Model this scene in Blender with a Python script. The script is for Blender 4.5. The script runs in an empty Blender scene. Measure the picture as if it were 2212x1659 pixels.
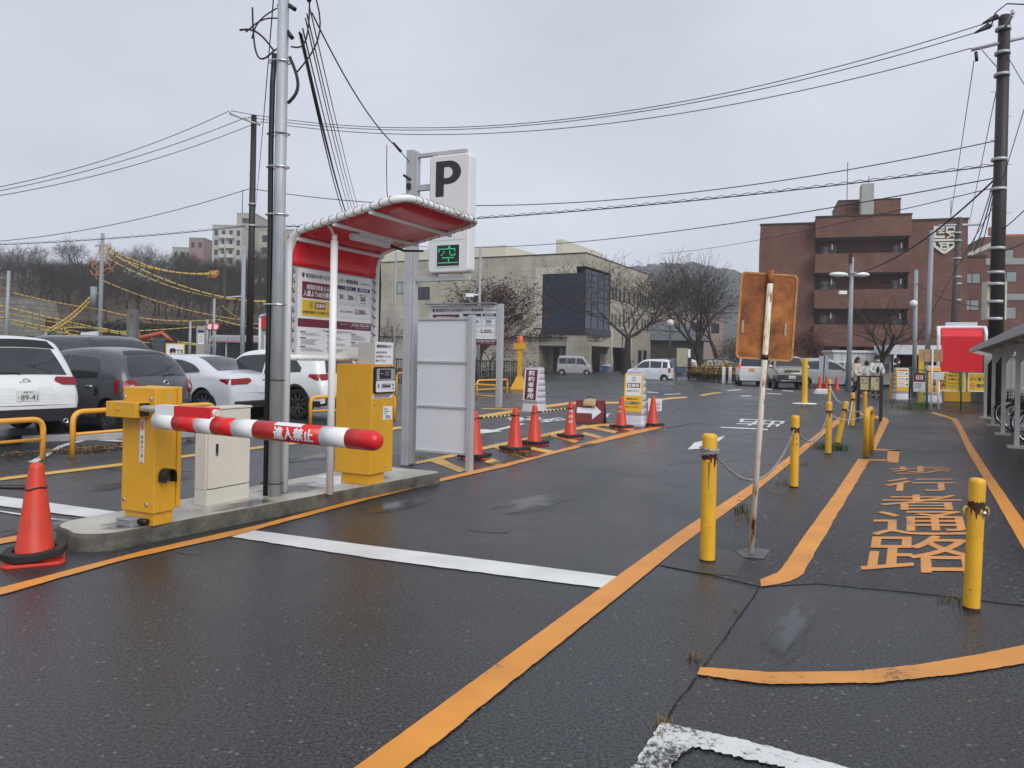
import bpy, bmesh, math, random
from mathutils import Matrix, Vector
D = bpy.data
scn = bpy.context.scene
COL = scn.collection
random.seed(7)
# ---------------- camera
CH = 1.5; F = 1700.0; ROLL = math.radians(1.1); HC = 775.0
cam_d = D.cameras.new('camera'); cam = D.objects.new('camera', cam_d); COL.objects.link(cam)
cam_d.sensor_fit = 'HORIZONTAL'; cam_d.sensor_width = 36.0
cam_d.lens = 36.0 * F / 2212.0
cam_d.shift_y = -(829.5 - HC) / 2212.0
cam_d.clip_end = 3000; cam_d.clip_start = 0.05
cam.matrix_world = Matrix.Translation((0, 0, CH)) @ Matrix.Rotation(math.radians(90), 4, 'X') @ Matrix.Rotation(ROLL, 4, 'Z')
scn.camera = cam
# ---------------- light: overcast sky
SUN_EL = math.radians(40); SUN_AZ = math.radians(150)
w = D.worlds.new('World'); scn.world = w; w.use_nodes = True
nt = w.node_tree; nt.nodes.clear()
def N(nt, t, **k):
    n = nt.nodes.new(t)
    for a, b in k.items(): setattr(n, a, b)
    return n
out = N(nt, 'ShaderNodeOutputWorld'); bg = N(nt, 'ShaderNodeBackground'); bg.inputs[1].default_value = 0.1
sky = N(nt, 'ShaderNodeTexSky', sky_type='NISHITA', sun_disc=False)
sky.sun_elevation = SUN_EL; sky.sun_rotation = SUN_AZ
tc = N(nt, 'ShaderNodeTexCoord'); mp = N(nt, 'ShaderNodeMapping'); mp.inputs['Scale'].default_value = (1.0, 1.0, 2.6)
nz = N(nt, 'ShaderNodeTexNoise'); nz.inputs['Scale'].default_value = 1.5; nz.inputs['Detail'].default_value = 5; nz.inputs['Roughness'].default_value = 0.5
rp = N(nt, 'ShaderNodeValToRGB')
rp.color_ramp.elements[0].position = 0.3; rp.color_ramp.elements[0].color = (0.50, 0.53, 0.60, 1)
rp.color_ramp.elements[1].position = 0.72; rp.color_ramp.elements[1].color = (0.74, 0.775, 0.86, 1)
sc = N(nt, 'ShaderNodeVectorMath', operation='SCALE'); sc.inputs['Scale'].default_value = 7.55
mx = N(nt, 'ShaderNodeMixRGB'); mx.inputs[0].default_value = 0.93
l = nt.links.new
l(tc.outputs['Generated'], mp.inputs[0]); l(mp.outputs[0], nz.inputs['Vector']); l(nz.outputs['Fac'], rp.inputs[0]); l(rp.outputs[0], sc.inputs[0])
l(sky.outputs[0], mx.inputs[1]); l(sc.outputs[0], mx.inputs[2]); l(mx.outputs[0], bg.inputs[0]); l(bg.outputs[0], out.inputs[0])
sd = D.lights.new('sun', 'SUN'); sd.energy = 1.5; sd.angle = math.radians(45); sd.color = (1.0, 0.985, 0.965)
so = D.objects.new('sun', sd); COL.objects.link(so)
# direction towards the sun: azimuth measured from +Y clockwise
sdir = Vector((math.sin(SUN_AZ) * math.cos(SUN_EL), math.cos(SUN_AZ) * math.cos(SUN_EL), math.sin(SUN_EL)))
so.rotation_euler = sdir.to_track_quat('Z', 'Y').to_euler()
scn.view_settings.view_transform = 'Standard'; scn.view_settings.look = 'None'
scn.view_settings.exposure = 0.5; scn.view_settings.gamma = 1.0
scn.cycles.max_bounces = 6
# ---------------- helpers
LA = math.radians(26.0)
L2 = (math.sin(LA), math.cos(LA)); T2 = (math.cos(LA), -math.sin(LA))
def smooth(a, b, x):
    t = min(1, max(0, (x - a) / (b - a))); return t * t * (3 - 2 * t)
def gz(x, y):
    return 0.2 * smooth(25, 31, y) * smooth(4, 11, x)
def ray(u, v):
    dx = u - 1106.; dy = HC - v
    return Vector(((dx * math.cos(ROLL) - dy * math.sin(ROLL)) / F, 1.0, (dx * math.sin(ROLL) + dy * math.cos(ROLL)) / F))
def G(u, v, z=None):
    r = ray(u, v); h = 0.0 if z is None else z
    for _ in range(1 if z is not None else 25):
        t = (h - CH) / r.z; p = (r.x * t, t)
        if z is None: h = 0.5 * h + 0.5 * gz(*p)
    return Vector((p[0], p[1], h))
def A(u, v, d):
    r = ray(u, v); return Vector((r.x * d, d, CH + r.z * d))
def PX(p):
    a = p[0] / p[1] * F; b = (p[2] - CH) / p[1] * F
    return (1106 + a * math.cos(ROLL) + b * math.sin(ROLL), HC - (-a * math.sin(ROLL) + b * math.cos(ROLL)))
def lin(c):
    return c / 12.92 if c <= 0.04045 else ((c + 0.055) / 1.055) ** 2.4
def C(h):
    h = h.lstrip('#'); return tuple(lin(int(h[i:i + 2], 16) / 255) for i in (0, 2, 4)) + (1,)
MATS = {}
def mat(name, col, rough=0.5, var=0.08, scale=3.0, metal=0.0, bump=0.0, bscale=60.0, spec=0.5, coat=0.0, dirt=0.0, streak=False, emit=0.0):
    if name in MATS: return MATS[name]
    m = D.materials.new(name); MATS[name] = m; m.use_nodes = True
    nt = m.node_tree; b = nt.nodes['Principled BSDF']; l = nt.links.new
    c = C(col) if isinstance(col, str) else tuple(col) + (1,)
    b.inputs['Roughness'].default_value = rough; b.inputs['Metallic'].default_value = metal
    b.inputs['Specular IOR Level'].default_value = spec; b.inputs['Coat Weight'].default_value = coat; b.inputs['Coat Roughness'].default_value = 0.06
    tc = N(nt, 'ShaderNodeTexCoord'); mp = N(nt, 'ShaderNodeMapping')
    if streak: mp.inputs['Scale'].default_value = (1, 1, 0.12)
    l(tc.outputs['Object'], mp.inputs[0])
    nz = N(nt, 'ShaderNodeTexNoise'); nz.inputs['Scale'].default_value = scale; nz.inputs['Detail'].default_value = 6; nz.inputs['Roughness'].default_value = 0.62
    l(mp.outputs[0], nz.inputs['Vector'])
    r = N(nt, 'ShaderNodeValToRGB'); e = r.color_ramp.elements
    e[0].position = 0.3; e[1].position = 0.7
    e[0].color = tuple(max(0, x * (1 - var)) for x in c[:3]) + (1,); e[1].color = tuple(min(1, x * (1 + var)) for x in c[:3]) + (1,)
    l(nz.outputs['Fac'], r.inputs[0]); last = r.outputs[0]
    if dirt > 0:
        n2 = N(nt, 'ShaderNodeTexNoise'); n2.inputs['Scale'].default_value = scale * 0.7; n2.inputs['Detail'].default_value = 9; n2.inputs['Roughness'].default_value = 0.75
        mp2 = N(nt, 'ShaderNodeMapping'); mp2.inputs['Location'].default_value = (3.1, 7.7, 1.3); mp2.inputs['Scale'].default_value = (1.6, 1.6, 0.35)
        l(tc.outputs['Object'], mp2.inputs[0]); l(mp2.outputs[0], n2.inputs['Vector'])
        r2 = N(nt, 'ShaderNodeValToRGB'); r2.color_ramp.elements[0].position = 0.5; r2.color_ramp.elements[1].position = 0.75
        r2.color_ramp.elements[1].color = (dirt, dirt, dirt, 1)
        m2 = N(nt, 'ShaderNodeMixRGB'); m2.inputs[2].default_value = (0.09, 0.075, 0.055, 1)
        l(n2.outputs['Fac'], r2.inputs[0]); l(r2.outputs[0], m2.inputs[0]); l(last, m2.inputs[1]); last = m2.outputs[0]
    l(last, b.inputs['Base Color'])
    if emit > 0:
        b.inputs['Emission Color'].default_value = c; b.inputs['Emission Strength'].default_value = emit
    if rough > 0.12 and metal < 0.5 or metal >= 0.5:
        mr = N(nt, 'ShaderNodeMapRange'); mr.inputs['To Min'].default_value = max(0.02, rough - 0.1); mr.inputs['To Max'].default_value = min(1, rough + 0.1)
        l(nz.outputs['Fac'], mr.inputs[0]); l(mr.outputs[0], b.inputs['Roughness'])
    if bump > 0:
        n3 = N(nt, 'ShaderNodeTexNoise'); n3.inputs['Scale'].default_value = bscale; n3.inputs['Detail'].default_value = 4
        bp = N(nt, 'ShaderNodeBump'); bp.inputs['Strength'].default_value = bump; bp.inputs['Distance'].default_value = 0.02
        l(tc.outputs['Object'], n3.inputs['Vector']); l(n3.outputs['Fac'], bp.inputs['Height']); l(bp.outputs[0], b.inputs['Normal'])
    return m
_txt = {}
def glyphs(s, bold=0.0):
    k = (s, bold)
    if k not in _txt:
        cu = D.curves.new('lettering', 'FONT'); cu.body = s; cu.offset = bold; cu.fill_mode = 'FRONT'; cu.resolution_u = 3
        o = D.objects.new('lettering', cu); COL.objects.link(o)
        dg = bpy.context.evaluated_depsgraph_get(); dg.update()
        me = D.meshes.new_from_object(o.evaluated_get(dg))
        vs = [v.co.copy() for v in me.vertices]; fs = [tuple(p.vertices) for p in me.polygons]
        D.objects.remove(o); D.curves.remove(cu); D.meshes.remove(me)
        x0 = min([v.x for v in vs] or [0]); x1 = max([v.x for v in vs] or [1]); y0 = min([v.y for v in vs] or [0]); y1 = max([v.y for v in vs] or [1])
        w, h = max(1e-6, x1 - x0), max(1e-6, y1 - y0)
        _txt[k] = ([((v.x - x0) / w, (v.y - y0) / h) for v in vs], fs, w, h)
    return _txt[k]
BOLD = ((0, 0), (1, 0), (-1, 0), (0, 1), (0, -1))
class MB:
    def __init__(s): s.v = []; s.f = []; s.m = []; s.s = []; s.T = None
    def add(s, vs, fs, mat=0, sm=False):
        o = len(s.v)
        s.v += [tuple(s.T @ Vector(p)) if s.T is not None else tuple(p) for p in vs]
        for f in fs: s.f.append(tuple(i + o for i in f)); s.m.append(mat); s.s.append(sm)
        return s
    def box(s, c, d, mat=0):
        x, y, z = c; a, b, e = d[0] / 2, d[1] / 2, d[2] / 2
        vs = [(x + i * a, y + j * b, z + k * e) for i in (-1, 1) for j in (-1, 1) for k in (-1, 1)]
        return s.add(vs, [(0, 1, 3, 2), (4, 6, 7, 5), (0, 4, 5, 1), (2, 3, 7, 6), (0, 2, 6, 4), (1, 5, 7, 3)], mat)
    def bb(s, p, q, mat=0):
        return s.box([(a + b) / 2 for a, b in zip(p, q)], [abs(b - a) for a, b in zip(p, q)], mat)
    def tube(s, pts, r, n=8, mat=0, closed=False, caps=True):
        pts = [Vector(p) for p in pts]; k = len(pts)
        rs = r if isinstance(r, (list, tuple)) else [r] * k
        vs = []; up = None
        for i, p in enumerate(pts):
            a = pts[i - 1] if (i > 0 or closed) else p; b = pts[(i + 1) % k] if (i < k - 1 or closed) else p
            t = (b - a)
            if t.length < 1e-9: t = Vector((0, 0, 1))
            t.normalize()
            if up is None:
                up = Vector((0, 0, 1)) if abs(t.z) < 0.9 else Vector((1, 0, 0))
            x = up.cross(t)
            if x.length < 1e-6: x = Vector((1, 0, 0)).cross(t) if abs(t.x) < 0.9 else Vector((0, 1, 0)).cross(t)
            x.normalize(); y = t.cross(x); up = y
            for j in range(n):
                an = 2 * math.pi * j / n; vs.append(p + (x * math.cos(an) + y * math.sin(an)) * rs[i])
        fs = []
        for i in range(k if closed else k - 1):
            for j in range(n):
                a = i * n + j; b = i * n + (j + 1) % n; c = ((i + 1) % k) * n + (j + 1) % n; d = ((i + 1) % k) * n + j
                fs.append((a, b, c, d))
        s.add(vs, fs, mat, True)
        if caps and not closed:
            o = len(s.v) - len(vs)
            s.f.append(tuple(o + j for j in reversed(range(n)))); s.m.append(mat); s.s.append(False)
            s.f.append(tuple(o + (k - 1) * n + j for j in range(n))); s.m.append(mat); s.s.append(False)
        return s
    def cyl(s, p, q, r, r2=None, n=16, mat=0):
        return s.tube([p, q], [r, r if r2 is None else r2], n, mat)
    def lathe(s, prof, n=24, mat=0, c=(0, 0, 0), axis='z', sm=True, sq=0.0):
        vs = []; k = len(prof)
        for r, z in prof:
            for j in range(n):
                a = 2 * math.pi * j / n; x, y = r * math.cos(a), r * math.sin(a)
                p = (x, y, z) if axis == 'z' else ((z, x, y) if axis == 'x' else (x, z, y))
                vs.append((p[0] + c[0], p[1] + c[1], p[2] + c[2]))
        fs = [(i * n + j, i * n + (j + 1) % n, (i + 1) * n + (j + 1) % n, (i + 1) * n + j) for i in range(k - 1) for j in range(n)]
        if axis == 'y': fs = [tuple(reversed(f)) for f in fs]
        return s.add(vs, fs, mat, sm)
    def sphere(s, c, r, n=16, mat=0, sc=(1, 1, 1)):
        pr = [(max(1e-4, math.sin(math.pi * i / (n // 2))) , -math.cos(math.pi * i / (n // 2))) for i in range(n // 2 + 1)]
        vs = []
        for a, z in pr:
            for j in range(n):
                t = 2 * math.pi * j / n; vs.append((c[0] + r * sc[0] * a * math.cos(t), c[1] + r * sc[1] * a * math.sin(t), c[2] + r * sc[2] * z))
        return s.add(vs, [(i * n + j, i * n + (j + 1) % n, (i + 1) * n + (j + 1) % n, (i + 1) * n + j) for i in range(len(pr) - 1) for j in range(n)], mat, True)
    def prism(s, poly, a, b, plane='xz', mat=0):
        """poly extruded from a to b along the axis missing from plane"""
        def P(p, d): return (p[0], d, p[1]) if plane == 'xz' else ((p[0], p[1], d) if plane == 'xy' else (d, p[0], p[1]))
        n = len(poly); vs = [P(p, a) for p in poly] + [P(p, b) for p in poly]
        fs = [tuple(range(n)), tuple(reversed(range(n, 2 * n)))] + [(i, n + i, n + (i + 1) % n, (i + 1) % n) for i in range(n)]
        area = sum(poly[i][0] * poly[(i + 1) % n][1] - poly[(i + 1) % n][0] * poly[i][1] for i in range(n))
        flip = (area > 0) ^ (plane == 'xz') ^ (b < a)
        return s.add(vs, [tuple(reversed(f)) for f in fs] if flip else fs, mat)
    def flat(s, poly, y, mat=0):                     # polygon in xz facing -y
        n = len(poly); area = sum(poly[i][0] * poly[(i + 1) % n][1] - poly[(i + 1) % n][0] * poly[i][1] for i in range(n))
        p = poly if area > 0 else list(reversed(poly)); return s.add([(a, y, b) for a, b in p], [tuple(range(n))], mat)
    def rect(s, x0, z0, x1, z1, y, mat=0): return s.flat([(x0, z0), (x1, z0), (x1, z1), (x0, z1)], y, mat)
    def rrect(s, x0, z0, x1, z1, y, r, mat=0): return s.flat(rr(x0, z0, x1, z1, r), y, mat)
    def quad(s, p, mat=0): return s.add(p, [tuple(range(len(p)))], mat)
    def text(s, t, x, z, h, y=0, mat=0, w=None, bold=0.0, al='c', vert=False):
        """lettering facing -y; x,z = centre of the line; h = height"""
        if vert:
            n = len(t)
            for i, ch in enumerate(t):
                if ch != ' ': s.text(ch, x, z + h * ((n - 1) / 2 - i) / n, h / n * 0.88, y, mat, w, bold)
            return s
        P, fs, gw, gh = glyphs(t)
        ww = w if w else h * gw / gh
        x0 = x - ww / 2 if al == 'c' else x
        for k, (dx_, dz_) in enumerate(BOLD if bold else BOLD[:1]):
            s.add([(x0 + p[0] * ww + dx_ * bold * h, y - 0.0003 * k, z - h / 2 + p[1] * h + dz_ * bold * h) for p in P], fs, mat)
        return s
    def textq(s, t, q, mat=0, bold=0.0):              # lettering mapped to a quad (bl, br, tr, tl)
        P, fs, _, _ = glyphs(t); q = [Vector(a) for a in q]
        for k, (dx_, dz_) in enumerate(BOLD if bold else BOLD[:1]):
            vs = []
            for a, b in P:
                a += dx_ * bold; b += dz_ * bold * 0.6; v = (q[0] * (1 - a) + q[1] * a) * (1 - b) + (q[3] * (1 - a) + q[2] * a) * b; vs.append((v.x, v.y, v.z + 0.0004 * k))
            s.add(vs, fs, mat)
        return s
    def build(s, name, mats, parent=None, loc=None, rz=0, bevel=0.0, seg=2, sub=0):
        me = D.meshes.new(name); me.from_pydata(s.v, [], s.f)
        for m in (mats if isinstance(mats, (list, tuple)) else [mats]): me.materials.append(m)
        me.polygons.foreach_set('material_index', s.m); me.polygons.foreach_set('use_smooth', s.s); me.update()
        o = D.objects.new(name, me); COL.objects.link(o)
        if parent: o.parent = parent
        if loc is not None: o.location = loc
        o.rotation_euler = (0, 0, rz)
        if bevel > 0:
            b = o.modifiers.new('bevel', 'BEVEL'); b.width = bevel; b.segments = seg; b.limit_method = 'ANGLE'; b.angle_limit = math.radians(40)
        if sub:
            q = o.modifiers.new('subd', 'SUBSURF'); q.levels = sub; q.render_levels = sub
        return o
def rr(x0, z0, x1, z1, r, n=5):
    o = []
    for cx, cz, a in ((x1 - r, z1 - r, 0), (x0 + r, z1 - r, 90), (x0 + r, z0 + r, 180), (x1 - r, z0 + r, 270)):
        for i in range(n + 1):
            t = math.radians(a + 90 * i / n); o.append((cx + r * math.cos(t), cz + r * math.sin(t)))
    return o
def tag(o, label, cat, group=None, kind=None):
    if label: o['label'] = label
    if cat: o['category'] = cat
    if group: o['group'] = group
    if kind: o['kind'] = kind
    return o
def thing(name, label, cat, loc=(0, 0, 0), rz=0.0, group=None):
    o = D.objects.new(name, None); COL.objects.link(o); o.location = loc; o.rotation_euler = (0, 0, rz); o.empty_display_size = 0.2
    return tag(o, label, cat, group)
def kids(o): return [c for c in D.objects if c.parent == o]
def dup(o, loc=None, rz=None, label=None, group=None, parent=None):
    c = o.copy(); COL.objects.link(c)
    if parent: c.parent = parent
    if loc is not None: c.location = loc
    if rz is not None: c.rotation_euler = (0, 0, rz)
    if label: c['label'] = label
    if group: c['group'] = group
    for k in kids(o): dup(k, parent=c)
    return c
def sink(o, name=None):
    o['kind'] = 'structure'; return o
# ---------------- shared materials
M_yel = mat('yellow_paint', (0.72, 0.37, 0.022), 0.38, 0.06, dirt=0.22)
M_yel2 = mat('bollard_yellow', (0.80, 0.43, 0.025), 0.4, 0.07, 6, dirt=0.35)
M_rail = mat('rail_yellow', (0.84, 0.40, 0.05), 0.4, 0.06, dirt=0.1)
M_white = mat('white_paint', (0.84, 0.84, 0.83), 0.4, 0.03, dirt=0.1)
M_white2 = mat('white_panel', (0.70, 0.71, 0.74), 0.35, 0.03)
M_cream = mat('beige_steel', (0.68, 0.64, 0.55), 0.42, 0.03, dirt=0.08)
M_red = mat('red_vinyl', (0.74, 0.018, 0.03), 0.3, 0.07, 2)
M_redp = mat('red_paint', (0.68, 0.018, 0.02), 0.3, 0.05)
M_cone = mat('cone_plastic', (0.64, 0.045, 0.018), 0.42, 0.12, 5, dirt=0.25)
M_black = mat('black_plastic', (0.012, 0.012, 0.013), 0.45, 0.2)
M_rubber = mat('black_rubber', (0.018, 0.018, 0.018), 0.7, 0.3, 8)
M_galv = mat('galvanised_steel', (0.40, 0.425, 0.45), 0.5, 0.25, 9, metal=0.15, streak=True)
M_alu = mat('aluminium', (0.48, 0.49, 0.50), 0.4, 0.1, 5, metal=0.2)
M_grey = mat('grey_plastic', (0.26, 0.28, 0.30), 0.5, 0.06)
M_chrome = mat('chrome', (0.75, 0.75, 0.76), 0.15, 0.05, metal=1.0)
M_glass = mat('dark_glass', (0.022, 0.026, 0.030), 0.05, 0.1, spec=0.9)
M_maroon = mat('maroon_print', (0.155, 0.012, 0.035), 0.4, 0.03)
M_navy = mat('navy_print', (0.022, 0.03, 0.12), 0.4, 0.03)
M_ink = mat('dark_ink', (0.03, 0.03, 0.035), 0.5, 0.03)
M_signw = mat('sign_white', (0.78, 0.79, 0.80), 0.35, 0.02)
M_signy = mat('sign_yellow', (0.72, 0.47, 0.03), 0.4, 0.03)
M_pale = mat('pale_grey_plastic', (0.52, 0.51, 0.55), 0.45, 0.06, dirt=0.2)
M_wire = mat('black_cable', (0.018, 0.018, 0.02), 0.6, 0.2)
M_brownp = mat('dark_brown_paint', (0.028, 0.018, 0.013), 0.45, 0.2, streak=True)
M_under_shade = mat('undercroft_shade', (0.01, 0.01, 0.011), 0.6, 0.1)
M_rust = mat('rust_metal', (0.06, 0.02, 0.008), 0.85, 0.5, 25)
M_bark = mat('bark', (0.036, 0.03, 0.025), 0.9, 0.35, 6, bump=0.4, bscale=25)
M_twig = mat('twig', (0.055, 0.042, 0.034), 0.9, 0.3, 2)
# ---------------- ground
def asphalt(name, lo, hi, agg, bump, rmin, rmax, stones):
    m = D.materials.new(name); m.use_nodes = True; nt = m.node_tree; b = nt.nodes['Principled BSDF']; l = nt.links.new
    tc = N(nt, 'ShaderNodeTexCoord')
    n1 = N(nt, 'ShaderNodeTexNoise'); n1.inputs['Scale'].default_value = agg; n1.inputs['Detail'].default_value = 3; n1.inputs['Roughness'].default_value = 0.7
    n2 = N(nt, 'ShaderNodeTexNoise'); n2.inputs['Scale'].default_value = 0.55; n2.inputs['Detail'].default_value = 7; n2.inputs['Roughness'].default_value = 0.62; n2.inputs['Distortion'].default_value = 0.6
    n4 = N(nt, 'ShaderNodeTexNoise'); n4.inputs['Scale'].default_value = 0.16; n4.inputs['Detail'].default_value = 5
    v = N(nt, 'ShaderNodeTexVoronoi'); v.inputs['Scale'].default_value = agg * 0.5
    for n in (n1, n2, n4, v): l(tc.outputs['Object'], n.inputs['Vector'])
    r1 = N(nt, 'ShaderNodeValToRGB'); r1.color_ramp.elements[0].position = 0.40; r1.color_ramp.elements[1].position = 0.64
    r1.color_ramp.elements[0].color = (lo * .95, lo * 1.01, lo * 1.1, 1); r1.color_ramp.elements[1].color = (hi * .94, hi * 1.01, hi * 1.1, 1)
    l(n1.outputs['Fac'], r1.inputs[0])
    r2 = N(nt, 'ShaderNodeValToRGB'); r2.color_ramp.elements[0].position = 0.35; r2.color_ramp.elements[1].position = 0.68
    r2.color_ramp.elements[0].color = (0.72, 0.72, 0.72, 1); r2.color_ramp.elements[1].color = (1.3, 1.3, 1.3, 1)
    l(n2.outputs['Fac'], r2.inputs[0])
    mu = N(nt, 'ShaderNodeMixRGB', blend_type='MULTIPLY'); mu.inputs[0].default_value = 1.0; l(r1.outputs[0], mu.inputs[1]); l(r2.outputs[0], mu.inputs[2])
    sp = N(nt, 'ShaderNodeSeparateColor'); l(v.outputs['Color'], sp.inputs[0])
    gt = N(nt, 'ShaderNodeMath', operation='GREATER_THAN'); gt.inputs[1].default_value = 1 - stones; l(sp.outputs[0], gt.inputs[0])
    lt = N(nt, 'ShaderNodeMath', operation='LESS_THAN'); lt.inputs[1].default_value = 0.32; l(v.outputs['Distance'], lt.inputs[0])
    an = N(nt, 'ShaderNodeMath', operation='MULTIPLY'); l(gt.outputs[0], an.inputs[0]); l(lt.outputs[0], an.inputs[1])
    st = N(nt, 'ShaderNodeMixRGB'); st.inputs[2].default_value = (0.115, 0.115, 0.112, 1); l(an.outputs[0], st.inputs[0]); l(mu.outputs[0], st.inputs[1])
    l(st.outputs[0], b.inputs['Base Color'])
    mr = N(nt, 'ShaderNodeMapRange'); mr.inputs['From Min'].default_value = 0.36; mr.inputs['From Max'].default_value = 0.62
    mr.inputs['To Min'].default_value = rmin; mr.inputs['To Max'].default_value = rmax
    mi = N(nt, 'ShaderNodeMath', operation='MULTIPLY_ADD'); mi.inputs[1].default_value = 0.5; l(n2.outputs['Fac'], mi.inputs[0])
    m5 = N(nt, 'ShaderNodeMath', operation='MULTIPLY'); m5.inputs[1].default_value = 0.5; l(n4.outputs['Fac'], m5.inputs[0]); l(m5.outputs[0], mi.inputs[2])
    l(mi.outputs[0], mr.inputs[0]); l(mr.outputs[0], b.inputs['Roughness'])
    bp = N(nt, 'ShaderNodeBump'); bp.inputs['Strength'].default_value = bump; bp.inputs['Distance'].default_value = 0.006
    l(n1.outputs['Fac'], bp.inputs['Height']); l(bp.outputs[0], b.inputs['Normal'])
    b.inputs['Specular IOR Level'].default_value = 0.5
    return m
M_asph = asphalt('wet_asphalt', 0.004, 0.070, 66, 0.55, 0.18, 0.50, 0.06)
M_coarse = asphalt('coarse_wet_asphalt', 0.0, 0.048, 42, 0.9, 0.28, 0.52, 0.09)
def paint(name, col, wear, rough=0.45):
    m = D.materials.new(name); m.use_nodes = True; nt = m.node_tree; b = nt.nodes['Principled BSDF']; l = nt.links.new
    tc = N(nt, 'ShaderNodeTexCoord')
    n1 = N(nt, 'ShaderNodeTexNoise'); n1.inputs['Scale'].default_value = 38; n1.inputs['Detail'].default_value = 8; n1.inputs['Roughness'].default_value = 0.8
    n2 = N(nt, 'ShaderNodeTexNoise'); n2.inputs['Scale'].default_value = 2.2; n2.inputs['Detail'].default_value = 6
    for n in (n1, n2): l(tc.outputs['Object'], n.inputs['Vector'])
    ad = N(nt, 'ShaderNodeMath', operation='MULTIPLY_ADD'); ad.inputs[1].default_value = 0.6; l(n2.outputs['Fac'], ad.inputs[0]); l(n1.outputs['Fac'], ad.inputs[2])
    r = N(nt, 'ShaderNodeValToRGB'); r.color_ramp.elements[0].position = wear; r.color_ramp.elements[1].position = wear + 0.06
    mm = N(nt, 'ShaderNodeMapRange'); mm.inputs['From Max'].default_value = 1.6; l(ad.outputs[0], mm.inputs[0]); l(mm.outputs[0], r.inputs[0])
    r2 = N(nt, 'ShaderNodeValToRGB'); r2.color_ramp.elements[0].position = 0.3; r2.color_ramp.elements[1].position = 0.7
    c = C(col) if isinstance(col, str) else tuple(col) + (1,)
    r2.color_ramp.elements[0].color = tuple(x * 0.84 for x in c[:3]) + (1,); r2.color_ramp.elements[1].color = tuple(min(1, x * 1.1) for x in c[:3]) + (1,)
    l(n2.outputs['Fac'], r2.inputs[0])
    mx = N(nt, 'ShaderNodeMixRGB'); mx.inputs[1].default_value = (0.035, 0.034, 0.033, 1); l(r.outputs[0], mx.inputs[0]); l(r2.outputs[0], mx.inputs[2]); l(mx.outputs[0], b.inputs['Base Color'])
    b.inputs['Roughness'].default_value = rough
    bp = N(nt, 'ShaderNodeBump'); bp.inputs['Strength'].default_value = 0.25; bp.inputs['Distance'].default_value = 0.004; l(n1.outputs['Fac'], bp.inputs['Height']); l(bp.outputs[0], b.inputs['Normal'])
    return m
M_or = paint('orange_road_paint', (0.74, 0.295, 0.04), 0.335)
M_orw = paint('worn_orange_road_paint', (0.69, 0.29, 0.055), 0.372)
M_yl = paint('yellow_road_paint', (0.74, 0.42, 0.075), 0.33)
M_wh = paint('white_road_paint', (0.74, 0.74, 0.72), 0.32)
M_whw = paint('worn_white_road_paint', (0.68, 0.68, 0.67), 0.42)
gxs = [-325, -260, -200, -100, -60, -40, -20] + [i * 1.5 for i in range(-8, 24)] + [40, 60, 100, 200, 400, 610]
gys = [-60, -10] + [i * 1.0 for i in range(0, 46)] + [50, 60, 80, 120, 200, 400, 600, 890]
b = MB(); nx = len(gxs)
b.add([(x, y, gz(x, y)) for y in gys for x in gxs], [(j * nx + i, j * nx + i + 1, (j + 1) * nx + i + 1, (j + 1) * nx + i) for j in range(len(gys) - 1) for i in range(nx - 1)], 0, True)
ground = sink(b.build('ground', M_asph)); tag(ground, 'wet dark asphalt of the car park and lane', 'ground')
def V2G(pts, z=0.0): return [(lambda p: (p.x, p.y, gz(p.x, p.y) + z))(G(u, v)) for u, v in pts]
b = MB()
pp = V2G([(1428, 1217), (1640, 1268), (1768, 1262), (1990, 1283), (2230, 1312), (2700, 1345), (2700, 905), (2003, 886), (1900, 905), (1815, 912), (1724, 985), (1637, 1056), (1549, 1118)], 0.004)
b.quad(pp, 0)
path = sink(b.build('footpath', M_coarse)); tag(path, 'coarse dark asphalt pedestrian path right of the lane', 'footpath')
def resample(p, n):
    d = [0]
    for a, c in zip(p, p[1:]): d.append(d[-1] + math.dist(a, c))
    o = []
    for i in range(n + 1):
        s = d[-1] * i / n; k = max(j for j in range(len(d)) if d[j] <= s + 1e-9); k = min(k, len(p) - 2)
        t = (s - d[k]) / max(1e-9, d[k + 1] - d[k]); o.append([p[k][j] * (1 - t) + p[k + 1][j] * t for j in range(len(p[k]))])
    return o
RJ = random.Random(5)
def strip(name, left, right, m, z=0.008, n=60, jit=0.006, par=None, px=True, uneven=1.0):
    a = [list(p) for p in (V2G(left, z) if px else left)]; c = [list(p) for p in (V2G(right, z) if px else right)]
    a = resample(a, n); c = resample(c, n)
    vs = []
    for p, q in zip(a, c):
        d = Vector((q[0] - p[0], q[1] - p[1], 0)); d = d.normalized() if d.length > 1e-6 else d
        j1, j2 = RJ.uniform(-jit, jit) * 0.5, RJ.uniform(-jit, jit) * uneven
        vs += [Vector(p) + d * j1, Vector(q) + d * j2]
    return MB().add(vs, [(2 * i, 2 * i + 1, 2 * i + 3, 2 * i + 2) for i in range(n)]).build(name, m, par or ground)
def poly(name, pts, m, z=0.008, par=None): return MB().quad(V2G(pts, z)).build(name, m, par or ground)
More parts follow.
